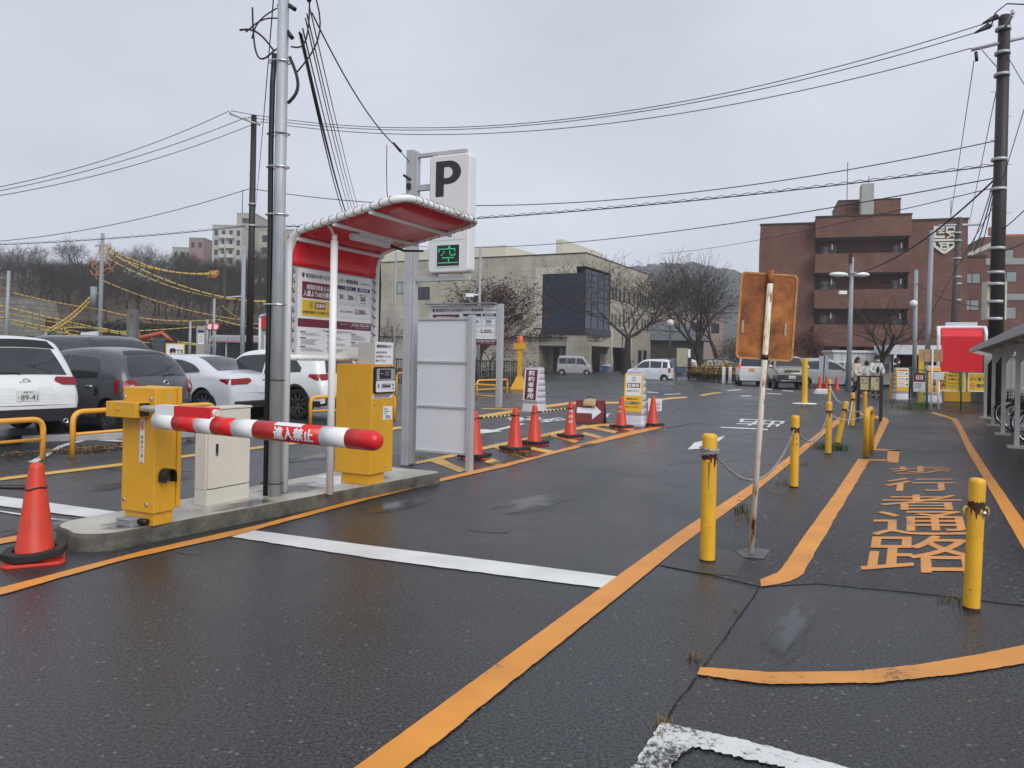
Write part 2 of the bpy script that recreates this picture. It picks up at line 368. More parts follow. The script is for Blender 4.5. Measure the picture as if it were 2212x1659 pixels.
# lane edge lines
strip('lane_line', [(516, 1845), (770, 1659), (1055, 1450), (1298, 1272), (1469, 1149), (1549, 1096), (1627, 1045), (1707, 985), (1761, 941), (1818, 898)],
      [(668, 1830), (880, 1659), (1130, 1456), (1372, 1262), (1469, 1182), (1549, 1123), (1637, 1059), (1724, 988), (1785, 935), (1818, 912)], M_or, n=420, jit=0.002, uneven=2.0)
strip('lane_line', [(-400, 1372), (0, 1272), (315, 1190), (553, 1137), (839, 1062), (1071, 1006), (1142, 990), (1283, 952), (1367, 931), (1417, 922)],
      [(-400, 1393), (0, 1288), (263, 1212), (500, 1160), (782, 1084), (992, 1032), (1090, 1010), (1201, 980), (1283, 960), (1430, 925)], M_or, n=140, jit=0.008)
strip('lane_line', [(895, 999), (981, 981), (1039, 967), (1095, 955), (1180, 937), (1240, 924), (1297, 916), (1334, 916), (1420, 918)],
      [(899, 1004), (985, 987), (1041, 973), (1098, 961), (1182, 943), (1242, 930), (1299, 921), (1336, 920), (1424, 922)], M_yl, n=60)
for q in ([(925, 996), (950, 988), (975, 1002), (1010, 1016), (992, 1021)], [(1046, 998), (1062, 990), (1100, 1006), (1082, 1011)], [(1066, 968), (1082, 963), (1152, 984), (1138, 990)], [(1082, 972), (1090, 963), (1150, 984), (1137, 992)],
          [(1138, 970), (1150, 966), (1199, 975), (1190, 981)], [(1182, 940), (1192, 937), (1250, 952), (1242, 958)], [(1256, 938), (1264, 934), (1302, 944), (1294, 949)],
          [(1252, 921), (1262, 918), (1335, 932), (1328, 937)], [(1297, 919), (1306, 916), (1372, 927), (1364, 932)]):
    poly('hatching_bar', q, M_orw if RJ.random() < 0.4 else M_yl, 0.0065)
strip('lane_line', [(-300, 1095), (0, 1033), (265, 1001), (417, 982), (553, 966), (641, 955), (850, 924), (900, 916), (1025, 899), (1133, 882), (1227, 869), (1339, 868), (1400, 866), (1445, 859), (1484, 857)],
      [(-300, 1105), (0, 1039), (265, 1007), (417, 987), (553, 971), (641, 960), (850, 929), (902, 921), (1027, 905), (1135, 888), (1229, 874), (1341, 872), (1402, 870), (1447, 863), (1484, 860)], M_yl, n=110, jit=0.008)
strip('lane_line', [(1040, 882), (1150, 884), (1230, 884)], [(1040, 884), (1150, 886.5), (1230, 886)], M_yl, n=20)
strip('lane_line', [(-60, 1172), (0, 1165), (45, 1156)], [(-60, 1185), (0, 1177), (52, 1168)], M_or, n=12)
strip('lane_line', [(1510, 854), (1535, 849), (1556, 847)], [(1518, 856), (1538, 852), (1558, 849)], M_yl, n=8)
# stop lines
strip('stop_line', [(548, 1147), (800, 1180), (1060, 1212), (1334, 1247)], [(500, 1161), (800, 1207), (1060, 1241), (1302, 1272)], M_wh, n=50, z=0.0065)
strip('stop_line', [(-200, 1046), (0, 1073), (272, 1110)], [(-200, 1062), (0, 1094), (224, 1124)], M_wh, n=30)
strip('parking_line', [(-10, 1103), (120, 1122), (250, 1133)], [(-10, 1106), (120, 1125), (230, 1136)], M_whw, n=12)
for q in ([(1602, 918), (1800, 920), (1800, 923.5), (1602, 921.5)],):
    pass
strip('stop_line', [(1557, 923), (1640, 926), (1659, 928)], [(1557, 925), (1640, 928.5), (1659, 930.5)], M_wh, n=10)
strip('parking_line', [(103, 950), (150, 945), (265, 952)], [(105, 953), (150, 948), (265, 956)], M_whw, n=8)
strip('parking_line', [(60, 1000), (130, 962), (190, 948)], [(80, 1000), (138, 965), (196, 950)], M_whw, n=8)
# pedestrian path lines
strip('path_line', [(1642, 1254), (1684, 1237), (1734, 1163), (1805, 1065), (1854, 992)], [(1644, 1269), (1701, 1261), (1731, 1247), (1751, 1213), (1805, 1119), (1879, 994)], M_or, n=60, jit=0.008, par=path)
for q in ([(1872, 993), (1918, 994), (1918, 997), (1876, 996)], [(1918, 973), (1944, 973), (1940, 1001), (1915, 999)], [(1886, 970), (1944, 973), (1944, 976), (1886, 973)]):
    poly('path_line', q, M_or, 0.0085, path)
strip('path_line', [(1880, 971), (1904, 908), (1893, 904), (1850, 894)], [(1891, 972), (1921, 909), (1915, 903), (1852, 890)], M_or, n=24, z=0.0075, par=path)
strip('path_line', [(1995, 887), (2054, 906), (2064, 918), (2090, 975), (2127, 1039), (2211, 1187), (2245, 1245)], [(2003, 887), (2067, 905), (2074, 914), (2098, 960), (2141, 1026), (2211, 1126), (2262, 1205)], M_or, n=80, jit=0.008, par=path)
strip('curved_line', [(1513, 1444), (1663, 1455), (1844, 1453), (1980, 1439), (2116, 1416), (2212, 1396), (2330, 1362)], [(1506, 1460), (1595, 1473), (1663, 1481), (1890, 1478), (2070, 1459), (2212, 1436), (2330, 1400)], M_orw, n=90)
strip('corner_mark', [(1429, 1564), (1522, 1584), (1600, 1600), (1812, 1656), (2050, 1730)], [(1420, 1600), (1477, 1611), (1581, 1636), (1686, 1659), (1900, 1740)], M_whw, n=60, jit=0.012)
strip('corner_mark', [(1429, 1564), (1370, 1656), (1290, 1790)], [(1522, 1586), (1457, 1656), (1380, 1790)], M_whw, n=30, jit=0.012, z=0.0095)
# painted lettering
def groundtext(t, q, m, par, bold=0.007): return MB().textq(t, V2G(q, 0.008), 0, bold).build('painted_lettering', m, par)
groundtext('歩', [(1921, 1025), (2058, 1025), (2050, 1008), (1924, 1008)], M_orw, path)
groundtext('行', [(1908, 1062), (2066, 1062), (2060, 1034), (1915, 1034)], M_orw, path)
groundtext('者', [(1899, 1103), (2083, 1103), (2072, 1070), (1905, 1070)], M_orw, path)
groundtext('通', [(1884, 1158), (2100, 1158), (2086, 1106), (1890, 1106)], M_orw, path)
groundtext('路', [(1858, 1238), (2126, 1240), (2106, 1160), (1874, 1158)], M_orw, path)
# lettering for drivers coming the other way reads upside down from the gate: mapped tr, tl, bl, br
groundtext('右', [(1660, 907), (1596, 905), (1590, 920), (1640, 921)][::1], M_wh, ground, 0.025).name = 'painted_lettering'
groundtext('出', [(1696, 910), (1650, 908), (1638, 923), (1680, 924)], M_wh, ground, 0.025)
groundtext('約', [(1094, 903.5), (1160, 899), (1172, 907), (1108, 913)], M_wh, ground, 0.025)
groundtext('契', [(1160, 907), (1210, 902), (1226, 908), (1170, 914)], M_wh, ground, 0.025)
groundtext('専', [(1250, 910), (1310, 906), (1322, 893), (1290, 894)], M_wh, ground, 0.025)
poly('painted_arrow', [(1026, 937), (1031, 929), (1045, 928), (1066, 929), (1126, 915), (1135, 916.5), (1075, 931), (1088, 932), (1030, 938.5)], M_wh)
poly('painted_arrow', [(1485, 972), (1500, 957), (1567, 942), (1556, 952), (1520, 970)], M_wh)
for q in ([(1570, 843), (1600, 841), (1602, 843), (1572, 845)], [(1640, 838), (1668, 841), (1668, 843), (1640, 840)], [(1655, 849), (1690, 851), (1688, 853), (1655, 851)], [(1690, 843), (1715, 845), (1713, 847), (1690, 845)], [(1600, 855), (1625, 854), (1622, 857), (1602, 857)], [(1398, 846), (1422, 848), (1422, 849.5), (1398, 848)],
          [(1436, 852), (1470, 850), (1470, 851.5), (1436, 853.5)]):
    poly('painted_arrow', q, M_whw)
# seams and cracks
M_crack = mat('crack', (0.006, 0.006, 0.006), 0.9, 0.2)
def crack(pts, w, par=None, z=0.0055):
    P = resample([list(p) for p in V2G(pts, z)], max(6, 6 * len(pts))); vs = []
    for i, p in enumerate(P):
        a = P[max(0, i - 1)]; c = P[min(len(P) - 1, i + 1)]; d = Vector((c[0] - a[0], c[1] - a[1], 0)).normalized(); n_ = Vector((-d.y, d.x, 0)); j = RJ.uniform(-1, 1) * w; ww = w * RJ.uniform(0.4, 1.1)
        vs += [Vector(p) + n_ * (j - ww), Vector(p) + n_ * (j + ww)]
    return MB().add(vs, [(2 * i + 1, 2 * i, 2 * i + 2, 2 * i + 3) for i in range(len(P) - 1)]).build('crack', M_crack, par or ground)
crack([(1640, 1272), (1575, 1365), (1512, 1452), (1460, 1525), (1429, 1566)], 0.004)
crack([(1430, 1222), (1640, 1272)], 0.005); crack([(1768, 1264), (1990, 1286), (2240, 1316)], 0.004)
crack([(1010, 1145), (1040, 1150), (1085, 1152), (1100, 1149)], 0.009)
crack([(1590, 946), (1680, 949), (1725, 953)], 0.012); crack([(1440, 1005), (1530, 995), (1620, 998)], 0.008)
crack([(1300, 822), (1380, 828), (1470, 833), (1570, 822), (1600, 816)], 0.05); crack([(1160, 836), (1250, 840), (1340, 838)], 0.05)
crack([(0, 990), (200, 975), (420, 955)], 0.012); crack([(200, 1010), (310, 1022), (420, 1018)], 0.01)
crack([(380, 1195), (420, 1200), (445, 1197)], 0.006); crack([(1440, 925), (1500, 915), (1590, 917)], 0.02)
# concrete island
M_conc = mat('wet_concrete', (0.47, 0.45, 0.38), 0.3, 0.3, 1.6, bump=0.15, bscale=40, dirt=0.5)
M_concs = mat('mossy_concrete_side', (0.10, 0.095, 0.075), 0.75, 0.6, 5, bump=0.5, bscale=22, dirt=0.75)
IZ = 0.13
p1 = G(112, 1168, 0.0); p2 = G(196, 1201, 0.0); p3 = G(957, 1042, 0.0); pm = G(553, 1131, 0.0)
Lv = Vector((L2[0], L2[1], 0)); Tv = Vector((T2[0], T2[1], 0))
def st(p): return (p.x * L2[0] + p.y * L2[1], p.x * T2[0] + p.y * T2[1])
def LT(s, t, z=0.0): return Vector((L2[0] * s + T2[0] * t, L2[1] * s + T2[1] * t, z))
s1, t1 = st(p1); s2, t2 = st(p2); s3, t3 = st(p3); sm, tm = st(pm)
tl = t1 - 0.02; tr = (t3 + t2) / 2 + 0.0
b = MB()
outl = []
def arc(cs, ct, r, a0, a1):
    for i in range(9):
        a = math.radians(a0 + (a1 - a0) * i / 8); outl.append((cs + r * math.cos(a), ct + r * math.sin(a)))
sn = s2 + 0.02
arc(sn + 0.26, t2 - 0.26, 0.26, 90, 180); arc(sn + 0.26 + 0.06, tl + 0.26, 0.26, 180, 270)
arc(s3 - 0.12, tl + 0.12, 0.12, 270, 360); arc(s3 - 0.1, t3 - 0.1, 0.1, 0, 90)
ow = [LT(s, t) for s, t in outl]; n = len(ow); cc = sum(ow, Vector()) / n
prof = [(0, 0.0), (-0.005, IZ - 0.03), (-0.012, IZ - 0.01), (-0.03, IZ)]
vs = []
for off, z in prof:
    for p in ow: vs.append(p + (p - cc).normalized() * off + Vector((0, 0, z)))
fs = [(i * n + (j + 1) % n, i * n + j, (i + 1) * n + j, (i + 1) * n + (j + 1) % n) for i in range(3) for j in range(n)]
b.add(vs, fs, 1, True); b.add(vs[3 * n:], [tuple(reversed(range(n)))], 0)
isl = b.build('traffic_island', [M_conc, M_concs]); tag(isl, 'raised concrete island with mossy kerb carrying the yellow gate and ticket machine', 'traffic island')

# shallow puddles: a thin film of water fading out at its edge
def puddle(cx, cy, rx, ry, rz, z, amt=.9, par=None):
    m = MATS.get('puddle_water')
    if not m:
        m = D.materials.new('puddle_water'); MATS['puddle_water'] = m; m.use_nodes = True; nt = m.node_tree; b = nt.nodes['Principled BSDF']; l = nt.links.new; b.inputs['Base Color'].default_value = (.03, .031, .033, 1); b.inputs['Roughness'].default_value = .16; b.inputs['Specular IOR Level'].default_value = .5
        tc = N(nt, 'ShaderNodeTexCoord'); gr = N(nt, 'ShaderNodeVectorMath', operation='LENGTH'); nz = N(nt, 'ShaderNodeTexNoise'); nz.inputs['Scale'].default_value = 2.2; nz.inputs['Detail'].default_value = 7; l(tc.outputs['Object'], gr.inputs[0]); l(tc.outputs['Object'], nz.inputs['Vector'])
        ad = N(nt, 'ShaderNodeMath', operation='MULTIPLY_ADD'); ad.inputs[1].default_value = 1.3; l(nz.outputs['Fac'], ad.inputs[0]); l(gr.outputs['Value'], ad.inputs[2]); r = N(nt, 'ShaderNodeMapRange'); r.inputs['From Min'].default_value = .95; r.inputs['From Max'].default_value = 1.5; r.inputs['To Min'].default_value = .85; r.inputs['To Max'].default_value = 0; l(ad.outputs[0], r.inputs[0]); l(r.outputs[0], b.inputs['Alpha'])
    o = MB().quad([(-1.1, -1.1, 0), (1.1, -1.1, 0), (1.1, 1.1, 0), (-1.1, 1.1, 0)]).build('puddle', m, None, (cx, cy, z), rz); o.scale = (rx, ry, 1); sink(o); tag(o, 'shallow puddle of rain water on the pavement', 'puddle'); return o
a_, c_ = G(1740, 1290), G(1665, 1450); d_ = c_ - a_; puddle((a_.x + c_.x) / 2, (a_.y + c_.y) / 2, d_.length * .56, .13, math.atan2(d_.y, d_.x), .0107)
for u, v, rx, ry in ((1150, 1085, .9, .35), (1080, 1000, .5, .16), (1150, 985, .45, .14), (1270, 962, .5, .15), (860, 1090, .7, .25), (330, 1040, 1.0, .3), (90, 1140, .6, .25), (700, 985, 1.3, .3)):
    p = G(u, v); puddle(p.x, p.y, rx, ry, math.pi / 2 - LA, .0103)
for s_, t_, rx, ry in ((4.35, -5.45, .35, .2), (5.4, -5.3, .5, .18), (6.3, -5.5, .6, .3), (7.2, -5.25, .5, .2)): p = LT(s_, t_); puddle(p.x, p.y, rx, ry, math.pi / 2 - LA, IZ + .003)
# ---------------- things on the island
RZ = -LA
L3 = Vector((L2[0], L2[1], 0)); T3 = Vector((T2[0], T2[1], 0))
def reach(c, d, u):
    lo, hi = -60., 60.
    lo = 0; s = 1 if PX(c + d * 0.05)[0] < u and PX(c + d * 0.05)[0] > PX(c)[0] or (PX(c + d * 0.05)[0] > u and PX(c + d * 0.05)[0] < PX(c)[0]) else 1
    inc = PX(c + d * 0.05)[0] > PX(c)[0]; hi = 40.0
    for _ in range(60):
        m = (lo + hi) / 2; p = c + d * m
        over = p.y <= 0.3 or ((PX(p)[0] > u) == inc)
        if over: hi = m
        else: lo = m
    return lo
def zat(p, v):
    lo, hi = -3., 30.
    for _ in range(50):
        m = (lo + hi) / 2
        if PX((p[0], p[1], m))[1] > v: lo = m
        else: hi = m
    return lo
def fillet(pts, r, n=6, closed=False):
    pts = [Vector(p) for p in pts]; o = []
    k = len(pts)
    for i, p in enumerate(pts):
        if not closed and i in (0, k - 1): o.append(p); continue
        a = (pts[i - 1] - p); c = (pts[(i + 1) % k] - p); rr_ = min(r, a.length * 0.48, c.length * 0.48)
        a = p + a.normalized() * rr_; c = p + c.normalized() * rr_
        for j in range(n + 1):
            t = j / n; o.append(a * (1 - t) ** 2 + p * 2 * t * (1 - t) + c * t * t)
    return o
def facex(x): return Matrix.Translation((x, 0, 0)) @ Matrix.Rotation(math.radians(90), 4, 'Z')   # local -y -> +x, local x -> +y
# --- barrier gate
Cg = G(331, 1137, IZ)
gw = reach(Cg, -T3, 269); gd = reach(Cg, L3, 372)
g = thing('barrier_gate', 'yellow barrier machine with red and white striped arm at the near island end', 'barrier gate', Cg, RZ)
ztop = zat(Cg, 838) - IZ
b = MB(); b.bb((-gw, 0, 0), (0, gd, 0.12)); b.build('plinth', M_yel, g, bevel=0.004)
o_ = 0.02
b = MB(); b.bb((-gw - o_, -o_, 0.10), (o_, gd + 0.01, ztop)); b.build('cabinet', M_yel, g, bevel=0.008)
b = MB(); b.bb((-gw - o_, gd + 0.012, 0.12), (o_ + 0.012, gd + 0.05, ztop + 0.004)); b.build('rear_cover', M_yel, g, bevel=0.006)
b = MB()
for x, z in ((-gw + 0.01, ztop - 0.08), (-0.02, ztop - 0.085), (-gw + 0.02, 0.19), (-0.05, 0.17)):
    b.cyl((x, -o_ - 0.012, z), (x, -o_, z), 0.014, n=10)
b.build('bolts', M_chrome, g)
zp = zat(Cg, 884) - IZ
b = MB(); b.bb((-gw - 0.05, -0.15, zp - 0.065), (-0.045, -o_ - 0.001, zp + 0.055)); b.cyl((-gw + 0.09, -0.158, zp), (-gw + 0.09, -0.15, zp), 0.014, n=10)
b.build('pivot_housing', M_yel, g, bevel=0.004)
b = MB(); b.bb((-0.0451, -0.11, zp - 0.05), (-0.02, -0.04, zp + 0.05)); b.build('pivot_slot', M_black, g)
zs = zat(Cg, 955) - IZ
b = MB(); b.rrect(-0.145, zs - 0.17, -0.09, zs + 0.19, -o_ - 0.002, 0.004, 0)
b.text('車路歩行禁止', -0.1175, zs - 0.06, 0.22, -o_ - 0.0035, 1, vert=True)
vs = [(-0.1175 + 0.022 * math.cos(a * math.pi / 12), -o_ - 0.0035, zs + 0.125 + 0.034 * math.sin(a * math.pi / 12)) for a in range(24)]
vi = [(-0.1175 + 0.016 * math.cos(a * math.pi / 12), -o_ - 0.0035, zs + 0.125 + 0.026 * math.sin(a * math.pi / 12)) for a in range(24)]
b.add(vs + vi, [(i, (i + 1) % 24, 24 + (i + 1) % 24, 24 + i) for i in range(24)], 2)
b.flat([(-0.131, zs + 0.145), (-0.127, zs + 0.149), (-0.104, zs + 0.105), (-0.108, zs + 0.101)], -o_ - 0.004, 2)
b.rect(-0.122, zs + 0.11, -0.112, zs + 0.138, -o_ - 0.0038, 1)
b.build('sticker', [M_signw, M_ink, M_redp], g)
zh = zat(Cg, 1028) - IZ
b = MB(); b.T = facex(o_)
cx = gd * 0.42
ot = [(cx + 0.055 * math.cos(math.radians(a)), zh + 0.055 * math.sin(math.radians(a))) for a in range(0, 181, 15)]
it = [(cx + 0.045 * math.cos(math.radians(a)), zh + 0.045 * math.sin(math.radians(a))) for a in range(180, -1, -15)]
b.prism([(cx + 0.055, zh - 0.055)] + ot + [(cx - 0.055, zh - 0.05), (cx - 0.045, zh - 0.05)] + it + [(cx + 0.045, zh - 0.055)], -0.085, 0.0)
b.build('sensor_hood', M_black, g)
b = MB(); b.T = facex(o_); b.bb((cx - 0.03, -0.04, zh - 0.045), (cx + 0.03, 0, zh + 0.03)); b.build('sensor', mat('sensor_glass', (0.06, 0.05, 0.03), 0.1), g, bevel=0.004)
b = MB(); b.T = facex(o_ + 0.001); b.rect(gd * 0.55, ztop - 0.075, gd * 0.75, ztop - 0.06, -0.001); b.build('maker_plate', M_alu, g)
# arm (local x runs across the lane)
yA = -0.095
P0 = Cg + L3 * yA + T3 * 0.02
def au(u): return 0.02 + reach(P0, T3, u)
xe = au(816); Pe = Cg + L3 * yA + T3 * xe
za = zat(P0, 906) - IZ; zb = zat(Pe, 953) - IZ; xs = 0.0
xs = -reach(P0, -T3, 337) + 0.02 if PX(P0)[0] > 337 else au(337)
def az(x): return za + (zb - za) * (x - xs) / (xe - xs)
arm = MB(); rA = 0.068
cuts = [(337, 0), (380, 1), (428, 0), (463, 1), (508, 0), (553, 1), (696, 0), (751, 1), (818, None)]
xs_ = []
for u, c in cuts: xs_.append(-reach(P0, -T3, u) + 0.02 if PX(P0)[0] > u else au(u))
for i in range(len(cuts) - 1):
    a, e = xs_[i], xs_[i + 1]
    pts = [(a + (e - a) * t, yA, az(a + (e - a) * t)) for t in (0, 0.5, 1)]; rs = [rA] * 3
    if i == len(cuts) - 2:
        pts = [(a, yA, az(a))] + [(e - 0.07 + 0.07 * math.sin(t * math.pi / 12), yA, az(e)) for t in range(7)]
        rs = [rA] + [rA * max(0.02, math.cos(t * math.pi / 12)) ** 0.7 for t in range(7)]
    arm.tube(pts, rs, 20, cuts[i][1])
# white patch over the lettering
a, e = au(597), au(655); vs = []
for x in (a, e):
    for k in range(6):
        an = math.radians(92 - 9 * k); vs.append((x, yA - (rA + 0.001) * math.cos(an), az(x) + (rA + 0.001) * math.sin(an)))
arm.add(vs, [(i, i + 1, i + 7, i + 6) for i in range(5)], 0, True)
# upper sleeve round the rod
xf0, xf1 = xs_[0] + 0.02, xs_[3] - 0.02
zr = zp + 0.012
for a, e, m in ((xf0, xs_[1] + 0.005, 0), (xs_[1] + 0.005, xf1, 1)):
    arm.bb((a, yA - 0.045, az(a) + 0.04), (e, yA + 0.045, zr + 0.036), m)
armo = arm.build('arm', [mat('arm_white', (0.80, 0.80, 0.80), 0.28, 0.03), M_redp], g)
b = MB(); b.tube([(-0.03, yA, zp + 0.01), (xf1 + 0.03, yA, zr)], 0.026, 14); b.build('arm_rod', M_cream, armo)
# curved lettering
def curvetext(s, x0, x1, a0, a1, r):
    P, fs, _, _ = glyphs(s); bm = bmesh.new(); vv = [bm.verts.new((p[0], p[1], 0)) for p in P]
    for f in fs:
        try: bm.faces.new([vv[i] for i in f])
        except ValueError: pass
    for k in range(1, 14):
        bmesh.ops.bisect_plane(bm, geom=bm.verts[:] + bm.edges[:] + bm.faces[:], plane_co=(0, k / 14, 0), plane_no=(0, 1, 0))
    bm.verts.index_update(); out = []
    for v in bm.verts:
        an = math.radians(a0 + (a1 - a0) * v.co.y); x = x0 + (x1 - x0) * v.co.x
        out.append((x, yA - r * math.cos(an), az(x) + r * math.sin(an)))
    ff = [tuple(v.index for v in f.verts) for f in bm.faces]; bm.free(); return out, ff
b = MB()
for k_, (q_, w_) in enumerate(((0, 0), (.004, 0), (-.004, 0), (0, 3), (0, -3))): b.add(*curvetext('進入禁止', au(601) + q_, au(685) + q_, -36 + w_, 36 + w_, rA + 0.003 + .0004 * k_))
b; b.build('arm_lettering', mat('arm_white', '#fff'), armo)
# --- grey junction box
Cj = G(283, 1137, IZ)
g = thing('junction_box', 'small grey junction box lying on the island at the foot of the barrier machine', 'junction box', Cj, RZ)
b = MB(); b.bb((-0.13, -0.03, 0), (0.03, 0.09, 0.055)); b.bb((-0.135, -0.035, 0.045), (0.035, 0.095, 0.06)); b.build('box', M_grey, g, bevel=0.004)
b = MB(); b.tube([(0.03, 0.05, 0.035), (0.11, 0.06, 0.035)], 0.024, 10); b.build('conduit', M_black, g)
# --- beige control cabinet
Cc = G(446, 1094, IZ)
cw = reach(Cc, -T3, 419); cd_ = reach(Cc, L3, 538); zt = zat(Cc, 886) - IZ
g = thing('control_cabinet', 'beige steel control cabinet on the island between barrier machine and metal pole', 'cabinet', Cc, RZ)
b = MB(); b.bb((-cw, 0, 0), (0, cd_, 0.14)); b.build('plinth', M_cream, g, bevel=0.004)
b = MB(); b.bb((-cw, 0.0, 0.143), (-0.02, cd_, zt)); b.bb((-cw - 0.01, -0.01, zt), (0.012, cd_ + 0.01, zt + 0.02)); b.build('body', M_cream, g, bevel=0.005)
b = MB(); b.bb((-0.019, 0.012, 0.15), (0.004, cd_ - 0.004, zt - 0.004)); dr = b.build('door', M_cream, g, bevel=0.004)
b = MB(); zm = zt * 0.58; b.bb((0.0045, 0.085, zm - 0.055), (0.012, 0.115, zm + 0.055), 0); b.bb((0.0121, 0.09, zm - 0.03), (0.018, 0.108, zm + 0.048), 1); b.build('handle', [M_chrome, M_black], dr)
b = MB(); b.T = facex(0.0055); b.rect(0.085, zt - 0.075, 0.14, zt - 0.06, 0); b.build('name_plate', M_alu, dr)
# --- galvanised pole with black conduit
Cp = G(592, 1071, IZ)
ptop = A(633, -60, Cp.y); dx = ptop.x - Cp.x
g = thing('utility_pole', 'tall galvanised steel pole strapped with a black conduit, standing on the island', 'pole', Cp)
zq = 5.6
b = MB(); b.tube([(0, 0, 0), (0.0, 0, zq)], [0.062, 0.052], 20); b.build('shaft', M_galv, g)
b = MB(); pts = [(-0.085, 0.01, 0), (-0.087, 0.01, 1.5), (-0.09, 0.01, 2.6), (-0.098, 0.01, 3.4), (-0.094, 0.01, 4.0), (-0.08, 0.01, 4.28)]
b.tube(pts, 0.026, 10); b.build('conduit', M_black, g)
for z, m in ((0.12, 0), (1.12, 0), (1.85, 1), (2.72, 1), (3.18, 1), (3.5, 0), (4.2, 1)):
    b = MB(); ring = [(-0.026 + 0.108 * math.cos(t * math.pi / 12), 0.004 + 0.07 * math.sin(t * math.pi / 12), z) for t in range(24)]
    b.tube(ring, 0.008 if m else 0.005, 6, closed=True); b.build('strap', M_chrome if m else M_black, g)
b = MB()
MB().bb((-0.25, -0.03, 5.02), (-0.07, 0.03, 5.06)).build('bracket', M_black, g)
for p_, q_ in (((0.05, 0, 4.75), (0.12, -0.02, 4.7)), ((0.04, 0, 4.5), (0.1, -0.03, 4.42)), ((0.12, 0.02, 5.0), (0.26, -0.03, 4.78))): MB().cyl(p_, q_, 0.021).build('cable_clamp', M_black, g)
RW = random.Random(3)
def loop(p, q, sag, side, r, n=10):
    p, q = Vector(p), Vector(q); return [p.lerp(q, t / n) + Vector((side * math.sin(math.pi * t / n), 0, -sag * math.sin(math.pi * t / n))) for t in range(n + 1)]
b = MB()
for p, q, sg, sd_, r in (((-0.06, 0, 4.75), (-0.09, 0, 4.3), 0.05, 0.12, 0.008), ((-0.3, 0, 4.72), (-0.09, 0, 4.3), 0.25, -0.05, 0.009), ((-0.42, 0, 4.5), (-0.08, 0, 4.3), -0.08, 0, 0.01), ((-0.36, 0, 4.48), (-0.05, 0, 4.62), -0.05, 0, 0.007),
                      ((-0.06, 0, 4.72), (-0.3, 0, 4.42), -0.02, -0.05, 0.007), ((0.07, 0, 4.25), (0.06, 0, 3.8), 0.05, 0.09, 0.016), ((0.08, 0, 4.35), (0.25, 0, 4.9), 0.2, 0.06, 0.008), ((0.25, 0, 5.0), (0.14, 0, 4.1), 0.05, 0.16, 0.008)):
    b.tube(loop(p, q, sg, sd_, r), r, 6)
b.build('cable_loops', M_wire, g)
POLE = Cp
# --- red ticket shelter
B0 = G(614, 1063, IZ)
sl = 1.47; zk = zat(B0, 505) - IZ
fl = B0 + T3 * 1.36; zf = zat(fl, 423) - IZ
br_ = B0 + L3 * sl; zk2 = zk
def shelter_frame(b, sl, zk, zf, dep, r=0.036):
    pth = fillet([(0, 0, 0), (0, 0, zk), (dep, 0, zf), (dep, sl, zf), (0, sl, zk), (0, sl, 0)], 0.2, 7)
    b.tube(pth, r, 14); return pth
g = thing('ticket_shelter', 'red vinyl awning on a white tube frame over the ticket machine on the island', 'shelter', B0, RZ)
b = MB(); pth = shelter_frame(b, sl, zk, zf, 1.36); b.build('frame', M_white, g)
rd = [(0.02, 0, zk - 0.42)] + [p for p in pth[1:9]]
def roofx(x):  # z of the awning at depth x
    for p, q in zip(pth, pth[1:]):
        if p.y < 1e-6 and q.y < 1e-6 and p.x <= x <= q.x + 1e-9 and q.x > p.x: return p.z + (q.z - p.z) * (x - p.x) / (q.x - p.x)
    return zf
b = MB(); nX = 16; nY = 8; vs = []
zr_ = zat(B0 + L3 * .1, 573) - IZ
prof = [(0.012, zr_), (0.012, (zr_ + zk - .2) / 2), (0.014, zk - 0.2), (0.04, zk - 0.1)] + [(x, roofx(x) - 0.01) for x in (0.1, 0.17, 0.25, 0.4, 0.6, 0.8, 1.0, 1.15, 1.29)]
for x, z in prof:
    for j in range(nY + 1):
        t = j / nY; vs.append((x + 0.0, 0.04 + (sl - 0.08) * t, z - 0.035 * math.sin(math.pi * t) * (1 if x > 0.3 else 0.0) * math.sin(math.pi * min(1, x / 1.3)) - 0.004))
m_ = nY + 1
b.add(vs, [(i * m_ + j, (i + 1) * m_ + j, (i + 1) * m_ + j + 1, i * m_ + j + 1) for i in range(len(prof) - 1) for j in range(nY)], 0, True)
aw = b.build('awning', M_red, g)
so_ = aw.modifiers.new('thick', 'SOLIDIFY'); so_.thickness = 0.006
b = MB()
for x in (0.09, 0.55, 0.98): MB().cyl((x, 0, roofx(x) - 0.045), (x, sl, roofx(x) - 0.045), 0.022, n=10).build('cross_tube', M_white, g)
MB().cyl((0, 0, zat(B0, 772) - IZ), (0, sl, zat(B0, 772) - IZ), 0.03, n=12).build('cross_tube', M_white, g)
b = MB(); ln = 0
full = resample([tuple(p) for p in pth[1:-1]], 44)
for i in range(3, 43):
    p = Vector(full[i]); q = Vector(full[i + 1]); t = (q - p).normalized(); up = Vector((0, 1, 0)) if abs(t.y) < 0.7 else Vector((1, 0, 0)); x = up.cross(t).normalized(); y = t.cross(x)
    b.tube([p + (x * math.cos(a * math.pi / 5) + y * math.sin(a * math.pi / 5)) * 0.039 + t * 0.03 * math.sin(a * math.pi / 5) for a in range(10)], 0.0032, 4, closed=True)
zlow = zat(B0, 772) - IZ
for i in range(11):
    y = 0.12 + i * 0.125; b.tube([(0.032, y, zlow - 0.02), (0.0, y + 0.02, zlow + 0.035), (0.0, y + 0.05, zlow + 0.1)], 0.004, 4)
for i in range(9):
    z = zlow + 0.15 + i * 0.1
    for y in (0.0, sl): b.tube([(0.03, y, z), (0.0, y + (0.1 if y == 0 else -0.1), z + 0.06)], 0.004, 4)
b.build('lacing_cord', M_black, g)
b = MB()
